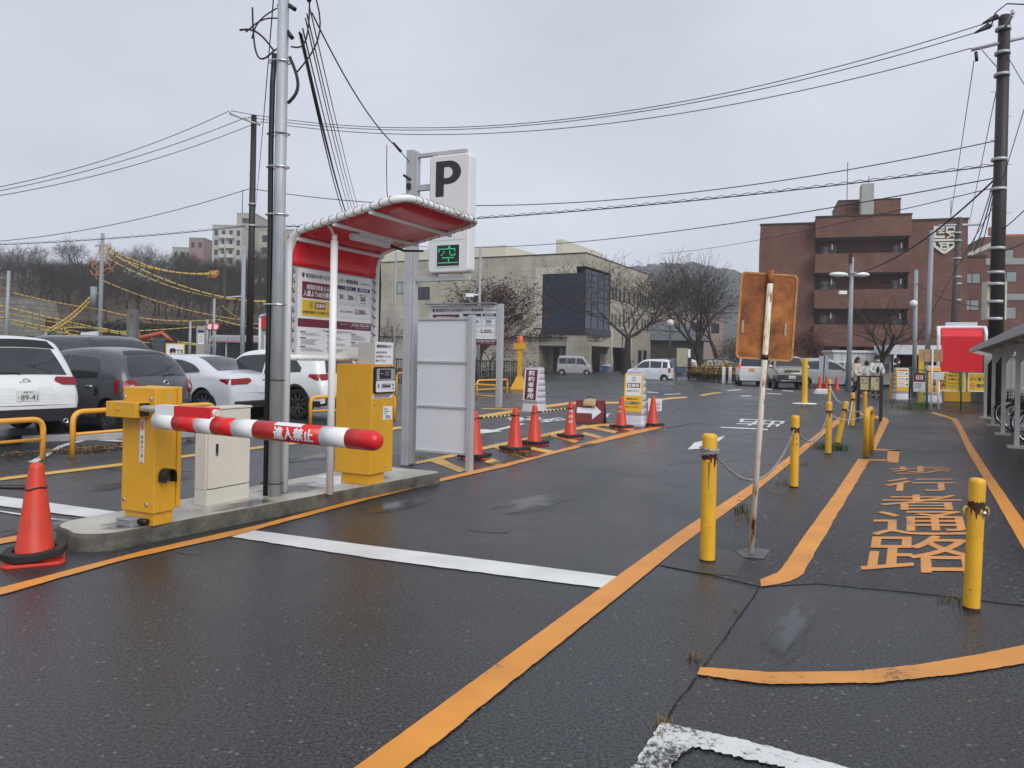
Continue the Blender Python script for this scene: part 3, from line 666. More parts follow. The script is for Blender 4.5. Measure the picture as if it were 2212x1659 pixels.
for i in range(26):
    t = RW.random(); p = Vector((1.36, 0.15 + (sl - 0.2) * t, zf)); a = RW.uniform(0, 6.28); vs = []
    for k in range(7):
        an = a + RW.uniform(0.5, 1.2) * k / 6; yy = p.y + RW.uniform(-.03, .03)
        vs.append((p.x + 0.0372 * math.cos(an), yy, p.z + 0.0372 * math.sin(an)))
    b.add(vs, [tuple(range(7))], 0)
b.build('rust_stain', M_rust, g)
Pq = G(712, 1067, IZ); d_ = Pq - B0; lx, ly = d_.dot(T3), d_.dot(L3)
b = MB(); b.cyl((lx, ly, 0), (lx, ly, roofx(lx) - 0.16), 0.036, n=14); b.cyl((lx, ly, roofx(lx) - 0.16), (lx, ly, roofx(lx) - 0.1), 0.026, n=14)
b.tube([(lx, ly, roofx(lx) - 0.12), (lx + 0.01, ly * 0.5, roofx(lx) - 0.04), (lx, 0.0, roofx(lx))], 0.014, 6); b.build('support_post', M_white, g)
b = MB(); b.tube([(0.5, 0.35, roofx(0.5) - 0.1), (0.5, 0.98, roofx(0.5) - 0.1)], 0.038, 12, 0); b.bb((0.44, 0.42, roofx(0.5) - 0.085), (0.56, 1.0, roofx(0.5) - 0.05), 0); b.build('strip_lamp', M_white2, g, bevel=0.004)
b = MB(); b.tube([(0.5, 1.0, roofx(.5) - 0.1), (0.53, 1.25, roofx(.5) - 0.13), (0.6, sl + 0.05, roofx(.6) - 0.12)], 0.014, 6)
b.tube([(0.0, sl + 0.05, zk - 0.1), (-0.02, sl + 0.1, zk - 0.35), (-0.02, sl + 0.09, 1.4), (-0.02, sl + 0.07, 0.9)], 0.018, 6); b.build('lamp_cable', M_wire, g)
# --- price notice board (shared layout)
RF = random.Random(11)
def price_board(b, w, h, fine=True):
    """unit layout: x 0..w, z 0..h from the bottom; materials 0 white 1 maroon 2 yellow 3 navy 4 ink 5 grey"""
    def X(f): return f * w
    def Z(f): return h * (1 - f)
    def R(x0, y0, x1, y1, y, m, r=0): (b.rrect(X(x0), Z(y1), X(x1), Z(y0), y, r * h, m) if r else b.rect(X(x0), Z(y1), X(x1), Z(y0), y, m))
    def Tx(t, x0, x1, yc, hh, y, m, bold=0.0): b.text(t, X((x0 + x1) / 2), Z(yc), hh * h, y, m, w=X(x1 - x0), bold=bold)
    y1, y2, y3 = -0.002, -0.004, -0.006
    Tx('東京医科大学八王子医療センター 専用駐車場', 0.085, 0.79, 0.073, 0.05, y2, 4, 0.01)
    b.flat([(X(.04), Z(.05)), (X(.07), Z(.05)), (X(.07), Z(.085)), (X(.055), Z(.105)), (X(.04), Z(.085))], y2, 1)
    R(0.83, 0.072, 0.98, 0.085, y2, 5)
    R(0.045, 0.145, 0.445, 0.335, y1, 1, 0.012); Tx('病院利用者のみ', 0.10, 0.39, 0.205, 0.06, y2, 0, 0.02); Tx('入庫より60分無料', 0.06, 0.43, 0.28, 0.07, y2, 0, 0.03)
    R(0.045, 0.355, 0.445, 0.54, y1, 2, 0.012); R(0.21, 0.375, 0.34, 0.45, y2, 1); Tx('駐車券', 0.22, 0.33, 0.4125, 0.052, y3, 0, 0.03)
    cx, cz, r = X(.16), Z(.4125), .034 * h
    ring = [(cx + r * math.cos(a * math.pi / 10), y2, cz + r * math.sin(a * math.pi / 10)) for a in range(20)]; rin = [(cx + r * .88 * math.cos(a * math.pi / 10), y2, cz + r * .88 * math.sin(a * math.pi / 10)) for a in range(20)]
    b.add(ring + rin, [(i, (i + 1) % 20, 20 + (i + 1) % 20, 20 + i) for i in range(20)], 4); b.rect(cx - .004 * w, cz - .3 * r, cx + .004 * w, cz + .6 * r, y2, 4); b.rect(cx - .004 * w, cz - .6 * r, cx + .004 * w, cz - .42 * r, y2, 4)
    Tx('必ず院内で駐車サービスを受けてください', 0.06, 0.43, 0.495, 0.034, y2, 4, 0.01)
    R(0.46, 0.355, 0.48, 0.52, y1, 1)
    R(0.50, 0.135, 0.765, 0.18, y1, 3); Tx('一般の方', 0.57, 0.70, 0.1575, 0.03, y2, 0, 0.02); R(0.785, 0.135, 0.975, 0.18, y1, 3); Tx('病院利用者', 0.815, 0.945, 0.1575, 0.03, y2, 0, 0.02)
    for x0, ya, x1, yb in ((0.50, 0.19, 0.765, 0.345), (0.785, 0.19, 0.975, 0.345), (0.50, 0.36, 0.975, 0.52)):
        t = 0.003
        for q in ((x0, ya, x1, ya + t), (x0, yb - t, x1, yb), (x0, ya, x0 + t, yb), (x1 - t, ya, x1, yb)): R(*q, y1, 5)
    Tx('30', 0.53, 0.58, 0.27, 0.055, y2, 3, 0.02); Tx('分', 0.588, 0.605, 0.282, 0.02, y2, 4); Tx('200', 0.645, 0.72, 0.27, 0.055, y2, 3, 0.02); Tx('円', 0.725, 0.742, 0.282, 0.02, y2, 4)
    Tx('入庫から60分まで', 0.805, 0.955, 0.222, 0.024, y2, 4); Tx('200', 0.83, 0.905, 0.27, 0.055, y2, 3, 0.02); Tx('円', 0.91, 0.926, 0.282, 0.02, y2, 4); R(0.83, 0.318, 0.92, 0.328, y2, 5)
    Tx('入庫から24時間まで', 0.53, 0.74, 0.447, 0.028, y2, 3); Tx('2,000', 0.755, 0.91, 0.44, 0.068, y2, 1, 0.02); Tx('円', 0.918, 0.938, 0.458, 0.024, y2, 1)
    R(0.0, 0.572, 1.0, 0.668, y1, 1); R(0.70, 0.59, 0.703, 0.645, y2, 0); Tx('0120-722-247', 0.72, 0.975, 0.605, 0.034, y2, 0, 0.02); R(0.76, 0.635, 0.975, 0.645, y2, 5); R(0.54, 0.598, 0.665, 0.61, y2, 5)
    if fine:
        for cx0, cx1, ys in ((0.03, 0.33, (0.73, 0.80, 0.90)), (0.37, 0.66, (0.715, 0.76, 0.84, 0.91)), (0.70, 0.96, (0.73, 0.83))):
            for q, yy in enumerate(ys):
                R(cx0, yy - 0.012, cx0 + 0.07, yy - 0.002, y2, 4); k = 0; yl = yy + 0.006; lim = ys[q + 1] - 0.03 if q + 1 < len(ys) else min(0.96, yy + 0.05)
                while yl < lim:
                    x = cx0 + 0.01; e = cx0 + (cx1 - cx0) * RF.uniform(0.55, 1)
                    while x < e:
                        ww = RF.uniform(0.01, 0.03); R(x, yl, min(e, x + ww), yl + 0.0042, y2, 5); x += ww + 0.004
                    yl += 0.0115
        R(0.30, 0.695, 0.72, 0.700, y2, 5); R(0.33, 0.706, 0.68, 0.711, y2, 5)
BM = [M_signw, M_maroon, M_signy, M_navy, M_ink, mat('print_grey', (0.25, 0.25, 0.27), 0.5)]
pL = B0 + L3 * 0.13; zb_ = zat(pL, 768); zt_ = zat(pL, 578)
g = thing('notice_board', 'white and maroon parking price board laced into the frame under the red awning', 'notice board', (pL.x + T2[0] * 0.015, pL.y + T2[1] * 0.015, zb_), RZ + math.pi / 2)
bw = sl - 0.24; bh = zt_ - zb_
b = MB(); b.bb((0, 0, 0), (bw, 0.008, bh)); price_board(b, bw, bh); b.build('printed_panel', BM, g)
b = MB(); b.bb((-0.07, 0.009, -0.02), (bw + 0.09, 0.013, bh + 0.03)); b.build('clear_backing', mat('grey_mesh', (0.50, 0.51, 0.52), 0.5, 0.06), g)
b = MB()
for i in range(9):
    for x in (-0.055, bw + 0.075): b.lathe([(0.006, 0), (0.012, 0.002), (0.012, 0.0)], 10, 0, (x, 0.004, 0.05 + i * bh / 9), 'y')
b.build('eyelets', M_rust, g)
# --- ticket machine
Ct = G(797, 1048, IZ)
tw = reach(Ct, -T3, 738); td = reach(Ct, L3, 829)
g = thing('ticket_machine', 'yellow parking ticket machine under the red awning with a screen and card slot', 'ticket machine', Ct, RZ)
zt = zat(Ct, 787) - IZ
b = MB(); b.bb((-tw, 0, 0), (0, td, 0.13)); b.build('plinth', M_yel, g, bevel=0.004)
Cb = Ct + T3 * 0.03 - L3 * 0.03
wl = reach(Cb, -T3, 722); dl = reach(Cb, L3, 847)
x1_, y0_ = 0.03, -0.03
b = MB(); b.bb((x1_ - wl, y0_, 0.11), (x1_, y0_ + dl, zt)); b.build('cabinet', M_yel, g, bevel=0.008)
fw = dl
def onright(): b = MB(); b.T = Matrix.Translation((0, y0_, 0)) @ facex(x1_); return b
b = onright(); pa, pb = zt - 0.31, zt - 0.025; b.prism(rr(fw * 0.06, pa, fw * 0.94, pb, 0.03), -0.03, 0); b.build('panel_surround', M_black, g, bevel=0.004)
b = onright(); b.prism(rr(fw * 0.11, zt - 0.17, fw * 0.90, zt - 0.045, 0.02), -0.036, -0.03); b.build('display_bezel', mat('silver_grey', (0.33, 0.33, 0.37), 0.4), g)
b = onright(); b.rrect(fw * 0.22, zt - 0.155, fw * 0.72, zt - 0.055, -0.0375, 0.008, 0); b.rect(fw * 0.45, zt - 0.125, fw * 0.64, zt - 0.07, -0.039, 1); b.rect(fw * 0.27, zt - 0.1, fw * 0.35, zt - 0.094, -0.039, 2); b.build('screen', [M_black, mat('lcd', (0.09, 0.11, 0.10), 0.2), M_signw], g)
b = onright(); b.prism(rr(fw * 0.09, zt - 0.295, fw * 0.92, zt - 0.175, 0.012), -0.038, -0.03); b.build('card_panel', M_white2, g)
b = onright(); b.rect(fw * 0.3, zt - 0.255, fw * 0.72, zt - 0.205, -0.0395, 0); b.bb((fw * 0.34, -0.046, zt - 0.237), (fw * 0.68, -0.0395, zt - 0.226), 1)
b.rect(fw * 0.79, zt - 0.235, fw * 0.85, zt - 0.21, -0.0395, 2); b.rect(fw * 0.79, zt - 0.268, fw * 0.86, zt - 0.253, -0.0395, 2); b.rect(fw * 0.15, zt - 0.25, fw * 0.2, zt - 0.21, -0.0395, 3)
b.text('駐車券', fw * 0.42, zt - 0.216, 0.012, -0.041, 3); b.build('card_slot', [mat('silver_grey', ''), M_black, mat('green_button', (0.01, 0.12, 0.07)), M_ink], g)
b = onright(); b.rect(fw * 0.05, zt - 0.362, fw * 0.93, zt - 0.322, -0.002, 0)
for k in range(3): b.rect(fw * (0.08 + 0.01 * k), zt - 0.333 - 0.011 * k, fw * (0.88 - 0.05 * k), zt - 0.327 - 0.011 * k, -0.0035, 1 if k % 2 else 2)
b.build('sticker', [M_signw, M_maroon, M_ink], g)
b = onright(); b.rect(fw * 0.52, zt - 0.60, fw * 0.93, zt - 0.455, -0.002, 0); b.text('7026', fw * 0.73, zt - 0.57, 0.035, -0.0035, 1, bold=0.02)
for k in range(4): b.rect(fw * 0.56, zt - 0.48 - 0.018 * k, fw * (0.7 + 0.06 * (k % 3)), zt - 0.474 - 0.018 * k, -0.0035, 1)
b.build('sticker', [M_signw, M_ink], g)
b = onright()
b.rect(fw * .74, zt - .39, fw * .79, zt - .375, -0.002, 0); b.rect(fw * .55, .16, fw * .68, .175, -0.002, 0)
for x in (0.13, 0.78): b.lathe([(0.011, 0.0), (0.011, -0.003), (0.001, -0.004)], 12, 0, (fw * x, 0, zt - 0.43), 'y')
b.build('lock', M_grey, g)
# notice box on top
pn = Ct + T3 * 0.03 + L3 * (-0.03 + fw * 0.05)
g = thing('notice_box', 'white notice box with a printed message standing on top of the yellow ticket machine', 'notice', (pn.x, pn.y, IZ + zt), RZ)
b = MB(); b.bb((-0.22, 0.03, 0), (0.0, fw * 0.88, 0.235)); b.build('box', mat('pale_card', (0.55, 0.54, 0.52), 0.5), g, bevel=0.003)
b = MB(); b.T = facex(0.0); ww = fw * 0.88
b.bb((0.028, -0.004, -0.002), (ww, -0.001, 0.24), 0); b.text('病院利用者の方へ', 0.028 + (ww - 0.028) / 2, 0.195, 0.036, -0.0055, 2, w=(ww - 0.03) * 0.86, bold=0.03)
b.text('60分以内の方も', 0.04, 0.13, 0.026, -0.0055, 1, w=ww * 0.55, al='l', bold=.02); b.text('必ず割引サービスを', 0.04, 0.085, 0.026, -0.0055, 1, w=ww * 0.75, al='l', bold=.02); b.text('受けて下さい', 0.04, 0.04, 0.026, -0.0055, 1, w=ww * 0.5, al='l', bold=.02)
b.build('notice', [M_signw, M_maroon, M_ink], g)
# small silver pit box on the island
Cx = G(690, 1052, IZ)
g = thing('floor_box', 'low silver hinged floor box on the island beside the white support post', 'floor box', Cx, RZ)
b = MB(); b.bb((-0.12, -0.05, 0), (0.2, 0.22, 0.02)); b.build('base', M_alu, g, bevel=0.002)
b = MB(); b.bb((-0.08, 0.04, 0.02), (0.13, 0.19, 0.1)); b.build('lid', M_white2, g, bevel=0.004)
# --- parking sign
Cs = G(883, 1004)
g = thing('parking_sign', 'tall white parking sign with a big P and green display on a grey post', 'sign', Cs, RZ)
ztp = zat(Cs, 326)
b = MB(); b.bb((-0.085, -0.08, 0), (0.03, 0.08, ztp)); b.bb((0.0305, -0.05, 0.02), (0.07, 0.05, ztp - 0.02)); b.build('post', M_alu, g, bevel=0.006)
xa = 0.0 + reach(Cs, T3, 923); xb = reach(Cs, T3, 1010)
zA, zB = zat(Cs + T3 * xa, 592), zat(Cs + T3 * xa, 341)
b = MB(); b.prism(rr(xa, zA, xb, zB, 0.06, 6), -0.09, 0.10); sb = b.build('sign_box', mat('lit_white_acrylic', (0.74, 0.74, 0.74), 0.25, 0.02), g, bevel=0.025, seg=4)
sw = xb - xa; sh = zB - zA
b = MB(); b.prism(rr(xa + 0.025, zA + 0.44, xb - 0.025, zB - 0.025, 0.05, 6), -0.094, -0.0901); b.build('face_panel', mat('face_acrylic', (0.76, 0.75, 0.75), 0.25, 0.02), sb)
b = MB()
lx, ly, lh, lw = xa + sw * 0.17, zB - sh * 0.355, sh * 0.30, sw * 0.62
def Pl(x, z): return (lx + x * lw, ly + z * lh)
# the letter P: outer and inner bowl
ou = [Pl(0, 0), Pl(0.33, 0), Pl(0.33, 0.36)] + [Pl(0.5 + 0.5 * math.cos(math.radians(a)) * 1.0, 0.68 + 0.32 * math.sin(math.radians(a))) for a in range(-85, 91, 7)] + [Pl(0, 1)]
b.quad([(p[0], -0.0965, p[1]) for p in [Pl(0, 0), Pl(.33, 0), Pl(.33, 1), Pl(0, 1)]])
N_ = 18; o1 = [Pl(0.5 + 0.5 * math.cos(math.radians(-90 + 10 * i)), 0.67 + 0.33 * math.sin(math.radians(-90 + 10 * i))) for i in range(N_ + 1)]; i1 = [Pl(0.47 + 0.2 * math.cos(math.radians(-90 + 10 * i)), 0.67 + 0.155 * math.sin(math.radians(-90 + 10 * i))) for i in range(N_ + 1)]
b.add([(p[0], -0.0965, p[1]) for p in o1 + i1], [(i, i + 1, N_ + 2 + i, N_ + 1 + i) for i in range(N_)])
b.quad([(p[0], -0.0965, p[1]) for p in [Pl(.33, .34), Pl(.5, .34), Pl(.47, .515), Pl(.33, .515)]]); b.quad([(p[0], -0.0965, p[1]) for p in [Pl(.33, .825), Pl(.47, .825), Pl(.5, 1), Pl(.33, 1)]])
b.text('Parking', xa + sw * 0.45, zA + sh * 0.315, 0.06, -0.0965); b.build('lettering', M_ink, sb)
b = MB(); dz0, dz1 = zA + 0.09, zA + 0.37; dx0, dx1 = xa + sw * 0.24, xa + sw * 0.78
b.prism(rr(dx0 - 0.015, dz0 - 0.015, dx1 + 0.015, dz1 + 0.015, 0.01), -0.096, -0.0905, mat=0); b.rect(dx0, dz0, dx1, dz1, -0.0975, 1); dp = b.build('display', [M_white2, mat('display_black', (0.012, 0.014, 0.013), 0.3)], sb)
pat = ["........##......", "........##......", "##############..", "#............#..", "#...#....#...#..", "....#....#......", "...#.....#...#..", "..#.......####..", "................", "...##########...", "........#.......", "........#.......", "........#.......", "################", "................"]
b = MB()
for r_, row in enumerate(pat):
    for c_, ch in enumerate(row):
        if ch == '#': b.rect(dx0 + (dx1 - dx0) * (c_ + 1.2) / 18, dz1 - (dz1 - dz0) * (r_ + 1.4) / 16.6, dx0 + (dx1 - dx0) * (c_ + 1.85) / 18, dz1 - (dz1 - dz0) * (r_ + 0.8) / 16.6, -0.099)
b.build('green_lights', mat('led_green', (0.05, 0.75, 0.35), 0.4, emit=0.45), dp)
b = MB()
for z0, z1, xx in ((zB + 0.02, zB + 0.07, xb - 0.1), (zB - 0.44, zB - 0.36, xa), (zA - 0.1, zA - 0.04, xb - 0.02)): MB().bb((0.0705, -0.03, z0), (xx, 0.03, z1)).build('bracket', M_alu, g, bevel=0.003)
MB().bb((xa + 0.02, -0.03, zA - 0.04), (xa + 0.1, 0.03, zA)).build('spacer', M_alu, g); MB().bb((xa + 0.1, -0.03, zB), (xa + 0.16, 0.03, zB + 0.02)).build('spacer', M_alu, g)
b = MB(); b.bb((-0.05, -0.12, ztp - 0.55), (0.0, -0.081, ztp - 0.47)); b.tube([(-0.11, -0.1, ztp - 0.35), (0, -0.1, ztp - 0.42)], 0.018); b.tube([(-0.13, -0.1, ztp - 0.66), (0, -0.1, ztp - 0.68)], 0.014)
b.tube(loop((-0.02, -0.1, ztp - 0.85), (-0.4, -0.1, ztp + 0.1), 0.45, -0.12, 0), 0.006, 5); b.build('cable_clamp', M_black, g)
# --- blank white panel
Cw = G(1013, 1019)
g = thing('blank_panel', 'blank white panel in an aluminium frame with its own post beside the parking sign post', 'panel', Cw, RZ)
wv = (G(1013, 1019) - Cs).dot(T3)
x0, x1 = -reach(Cw, -T3, 898), -0.035
z0, z1 = zat(Cw, 984), zat(Cw, 686)
b = MB(); b.bb((x0, -0.01, z0), (x1, 0.02, z1)); b.build('sheet', M_white2, g)
b = MB(); h = (z1 - z0)
for z in (z0, z0 + h * 0.335, z0 + h * 0.665, z1 - 0.03): MB().bb((x0, -0.03, z), (x1, -0.0105, z + 0.03)).build('rail', M_alu, g, bevel=0.003)
b = MB(); b.bb((-0.034, -0.05, 0), (0.04, 0.05, z1 + 0.03)); b.build('post', M_alu, g, bevel=0.005)
# ---------------- vehicles
def pchip(pts):
    pts = sorted(pts); xs = [p[0] for p in pts]; ys = [p[1] for p in pts]; n = len(xs)
    h = [xs[i + 1] - xs[i] for i in range(n - 1)]; d = [(ys[i + 1] - ys[i]) / max(1e-9, h[i]) for i in range(n - 1)]
    m = [d[0]] + [0 if d[i - 1] * d[i] <= 0 else 3 * (h[i - 1] + h[i]) / ((2 * h[i] + h[i - 1]) / d[i - 1] + (h[i] + 2 * h[i - 1]) / d[i]) for i in range(1, n - 1)] + [d[-1]]
    def f(x):
        if x <= xs[0]: return ys[0]
        if x >= xs[-1]: return ys[-1]
        i = max(k for k in range(n - 1) if xs[k] <= x); t = (x - xs[i]) / h[i]
        return (2 * t ** 3 - 3 * t * t + 1) * ys[i] + (t ** 3 - 2 * t * t + t) * h[i] * m[i] + (-2 * t ** 3 + 3 * t * t) * ys[i + 1] + (t ** 3 - t * t) * h[i] * m[i + 1]
    return f
M_tyre = mat('tyre_rubber', (0.012, 0.012, 0.012), 0.75, 0.2, 12)
M_rim = mat('alloy_rim', (0.30, 0.30, 0.31), 0.35, 0.1, metal=0.5)
M_rimd = mat('dark_rim', (0.10, 0.10, 0.11), 0.4, 0.1, metal=0.4)
M_tail = mat('tail_lamp_red', (0.24, 0.005, 0.010), 0.15, 0.1, coat=0.2)
M_lampw = mat('clear_lamp', (0.42, 0.43, 0.45), 0.1, 0.05)
M_clad = mat('dark_cladding', (0.018, 0.018, 0.02), 0.55, 0.1)
M_seam = mat('door_seam', (0.02, 0.02, 0.022), 0.7)
M_plate = mat('plate_white', (0.72, 0.73, 0.72), 0.4); M_plateg = mat('plate_green', (0.01, 0.06, 0.035), 0.4); M_platey = mat('plate_yellow', (0.75, 0.42, 0.03), 0.4)
def carpaint(name, col, rough=0.22): return mat(name, col, rough, 0.02, coat=0.5)
class Car:
    def __init__(s, name, label, loc, yaw, L, W, top, belt, sill=0.22, wx=(-1.3, 1.3), wr=0.33, tum=0.22, rnd=0.07, crown=0.03, bulge=0.10, fb=0.14, paint=None, group=None, taper=0.05, ra=None):
        s.L, s.W, s.belt, s.rnd, s.crown, s.tum = L, W, belt, rnd, crown, tum
        s.top = pchip(top); s.xa, s.xb = top[0][0], top[-1][0]; s.wx, s.wr, s.sill, s.bul, s.fb, s.tap = wx, wr, sill, bulge, fb, taper
        s.ra = ra or wr + 0.055; s.paint = paint
        s.o = thing(name, label, 'car', loc, yaw, group); s.tp = top
        s.body()
    def zlo(s, x):
        z = s.sill + 0.10 * max(0, abs(x) - s.L * 0.40) / (s.L * 0.1)
        for w_ in s.wx:
            d = abs(x - w_)
            if d < s.ra: z = max(z, s.wr * 0.98 + math.sqrt(s.ra ** 2 - d * d))
        return min(z, s.top(x) - 0.02)
    def halfw(s, x, z):
        hw = s.W / 2 * (1 - s.tap * min(1, abs(2 * x / s.L)) ** 3)
        if z > s.belt: hw -= s.tum * (z - s.belt) * (1 + 0.5 * (z - s.belt))
        elif z < s.belt - 0.12: hw -= 0.10 * max(0, (s.belt - 0.12 - z)) ** 1.5 - 0.015 * math.sin(min(1, (s.belt - 0.12 - z) / 0.4) * math.pi)
        return hw
    def slope(s, x):
        e = 0.02; a = (s.top(min(s.xb, x + e)) - s.top(max(s.xa, x - e))) / (2 * e); return 1 / math.sqrt(1 + a * a)
    def Wd(s, x, z):
        d = max(0, (s.top(x) - z) * s.slope(x)); d = min(d, (x - s.xa) + 0.012, (s.xb - x) + 0.012); r = s.rnd
        ins = 0
        if d < r: t = 1 - d / r; ins = r * (1 - math.sqrt(max(0, 1 - t * t)))
        return s.halfw(x, z) - ins
    def dfm(s, p):
        x, y, z = p; q = min(1.2, abs(y) / (s.W / 2)); lim = s.L * 0.5 * 0.5
        if x < -lim: x += s.bul * q ** 2.4 * min(1, (-x - lim) / (s.L * 0.25))
        elif x > lim: x -= s.fb * q ** 2.4 * min(1, (x - lim) / (s.L * 0.25))
        return (x, y, z)
    def stations(s):
        xs = set()
        n = 46
        for i in range(n + 1): xs.add(s.xa + (s.xb - s.xa) * i / n)
        for p in s.tp: xs.add(p[0])
        for k in range(1, 6):
            e = s.rnd * (1 - math.cos(k * math.pi / 12)); xs.add(s.xa + e); xs.add(s.xb - e)
        for w_ in s.wx:
            for k in range(0, 17): xs.add(w_ - s.ra * math.cos(math.pi * k / 16) * 0.9999)
            xs.add(w_ - s.ra - 0.002); xs.add(w_ + s.ra + 0.002)
        for a, b_ in zip(s.tp, s.tp[1:]):
            if abs(b_[1] - a[1]) > 0.15:
                for k in range(1, 8): xs.add(a[0] + (b_[0] - a[0]) * k / 8)
        o = []
        for x in sorted(x for x in xs if s.xa <= x <= s.xb):
            if not o or x - o[-1] > 0.0015: o.append(x)
        return o
    def body(s):
        xs = s.stations(); n, k = 14, 10; b = MB(); V = []; idx = {}
        def put(key, p): idx[key] = len(V); V.append(s.dfm(p))
        for i, x in enumerate(xs):
            lo, hi = s.zlo(x), s.top(x)
            for j in range(n + 1):
                z = lo + (hi - lo) * (1 - (1 - j / n) ** 1.7); y = max(0.05, s.Wd(x, z)); put((i, j, 1), (x, y, z)); put((i, j, -1), (x, -y, z))
            yT = max(0.05, s.Wd(x, hi))
            for q in range(1, k): y = yT * (1 - 2 * q / k); put((i, 't', q), (x, y, hi + s.crown * (1 - (y / yT) ** 2) * min(1, s.slope(x) * 1.4)))
        F = []; m = len(xs)
        def tq(i, q): return idx[(i, n, 1)] if q == 0 else (idx[(i, n, -1)] if q == k else idx[(i, 't', q)])
        for i in range(m - 1):
            for j in range(n):
                F.append((idx[(i, j, 1)], idx[(i, j + 1, 1)], idx[(i + 1, j + 1, 1)], idx[(i + 1, j, 1)])); F.append((idx[(i, j, -1)], idx[(i + 1, j, -1)], idx[(i + 1, j + 1, -1)], idx[(i, j + 1, -1)]))
            for q in range(k): F.append((tq(i, q), tq(i, q + 1), tq(i + 1, q + 1), tq(i + 1, q)))
        b.add(V, F, 0, True)
        b.add([V[idx[(i, 0, sd)]] for i in range(m) for sd in (1, -1)], [(2 * i, 2 * i + 2, 2 * i + 3, 2 * i + 1) for i in range(m - 1)], 1)
        for i, sg in ((0, 1), (m - 1, -1)):
            vs = []
            for j in range(n + 1):
                a = V[idx[(i, j, 1)]]; yy = a[1]
                x0 = xs[i]
                for q in range(k + 1): vs.append(s.dfm((x0, yy * (1 - 2 * q / k), a[2])))
            f = [(j * (k + 1) + q, j * (k + 1) + q + 1, (j + 1) * (k + 1) + q + 1, (j + 1) * (k + 1) + q) for j in range(n) for q in range(k)]
            b.add(vs, [tuple(reversed(t)) for t in f] if sg > 0 else f, 0, True)
        s.bo = b.build('body', [s.paint, M_clad], s.o); s.bo.data.validate()
    def sp(s, x, z, sd, off=0.006): y = max(0.02, s.Wd(x, z)); return s.dfm((x, sd * (y + off), z))
    def side(s, name, xs, lo, hi, m, off=0.006, nx=14, nz=5, both=True, par=None, sds=None):
        """patch on the flank: lo, hi = key points (x, z)"""
        fl, fh = (pchip(lo) if len(lo) > 1 else (lambda x: lo[0][1])), (pchip(hi) if len(hi) > 1 else (lambda x: hi[0][1]))
        out_ = []
        for sd in (sds or ((1, -1) if both else (1,))):
            vs = []
            for i in range(nx + 1):
                x = xs[0] + (xs[1] - xs[0]) * i / nx; a, e = fl(x), max(fl(x) + 0.003, fh(x))
                for j in range(nz + 1): vs.append(s.sp(x, a + (e - a) * j / nz, sd, off))
            f = [(i * (nz + 1) + j, i * (nz + 1) + j + 1, (i + 1) * (nz + 1) + j + 1, (i + 1) * (nz + 1) + j) for i in range(nx) for j in range(nz)]
            if sd < 0: f = [tuple(reversed(t)) for t in f]
            out_.append(MB().add(vs, f, 0, True).build(name, m, par or s.o))
        return out_
    def xend(s, z, rear=True):
        xs = [s.xa + (s.xb - s.xa) * i / 500 for i in range(501)]
        if not rear: xs.reverse()
        for x in xs:
            if s.top(x) >= z - 1e-6: return x
        return xs[-1]
    def end(s, name, zs, ya, yb, m, rear=True, off=0.008, nz=8, ny=12, mirror=False, par=None):
        """patch on the rear or front face: ya, yb = key points (z, y)"""
        fa, fb = (pchip(ya) if len(ya) > 1 else (lambda z: ya[0][1])), (pchip(yb) if len(yb) > 1 else (lambda z: yb[0][1])); res = []
        for mi in ((1, -1) if mirror else (1,)):
            vs = []
            for i in range(nz + 1):
                z = zs[0] + (zs[1] - zs[0]) * i / nz; xe = s.xend(z, rear); c = s.slope(xe + (0.02 if rear else -0.02)); yT = max(0.1, s.Wd(xe, s.top(xe)))
                for j in range(ny + 1):
                    y = (fa(z) + (fb(z) - fa(z)) * j / ny) * mi; cr = s.crown * (1 - min(1, (y / yT) ** 2)) * min(1, c * 1.4)
                    p = s.dfm((xe, y, z + cr)); vs.append((p[0] + (-off if rear else off) * math.sqrt(max(0.05, 1 - c * c)), p[1], p[2] + off * c))
            f = [(i * (ny + 1) + j, i * (ny + 1) + j + 1, (i + 1) * (ny + 1) + j + 1, (i + 1) * (ny + 1) + j) for i in range(nz) for j in range(ny)]
            flip = (rear) ^ (mi < 0) ^ (fb(zs[0]) < fa(zs[0]))
            if flip: f = [tuple(reversed(t)) for t in f]
            res.append(MB().add(vs, f, 0, True).build(name, m, par or s.o))
        return res
    def screen(s, name, xs, y0, y1, m, off=0.008, n=10):
        """glass lying on the sloping top between stations"""
        vs = []
        for i in range(n + 1):
            x = xs[0] + (xs[1] - xs[0]) * i / n; hi = s.top(x); yT = max(0.1, s.Wd(x, hi)); lim = y0 + (y1 - y0) * i / n
            for j in range(13):
                y = lim * (1 - 2 * j / 12); p = s.dfm((x, y, hi + s.crown * (1 - min(1, (y / yT) ** 2)) * min(1, s.slope(x) * 1.4)))
                e = 0.02; sl_ = (s.top(min(s.xb, x + e)) - s.top(max(s.xa, x - e))) / (2 * e); c = s.slope(x); vs.append((p[0] - off * sl_ * c, p[1], p[2] + off * c))
        f = [(i * 13 + j, i * 13 + j + 1, (i + 1) * 13 + j + 1, (i + 1) * 13 + j) for i in range(n) for j in range(12)]
        return MB().add(vs, f, 0, True).build(name, m, s.o)
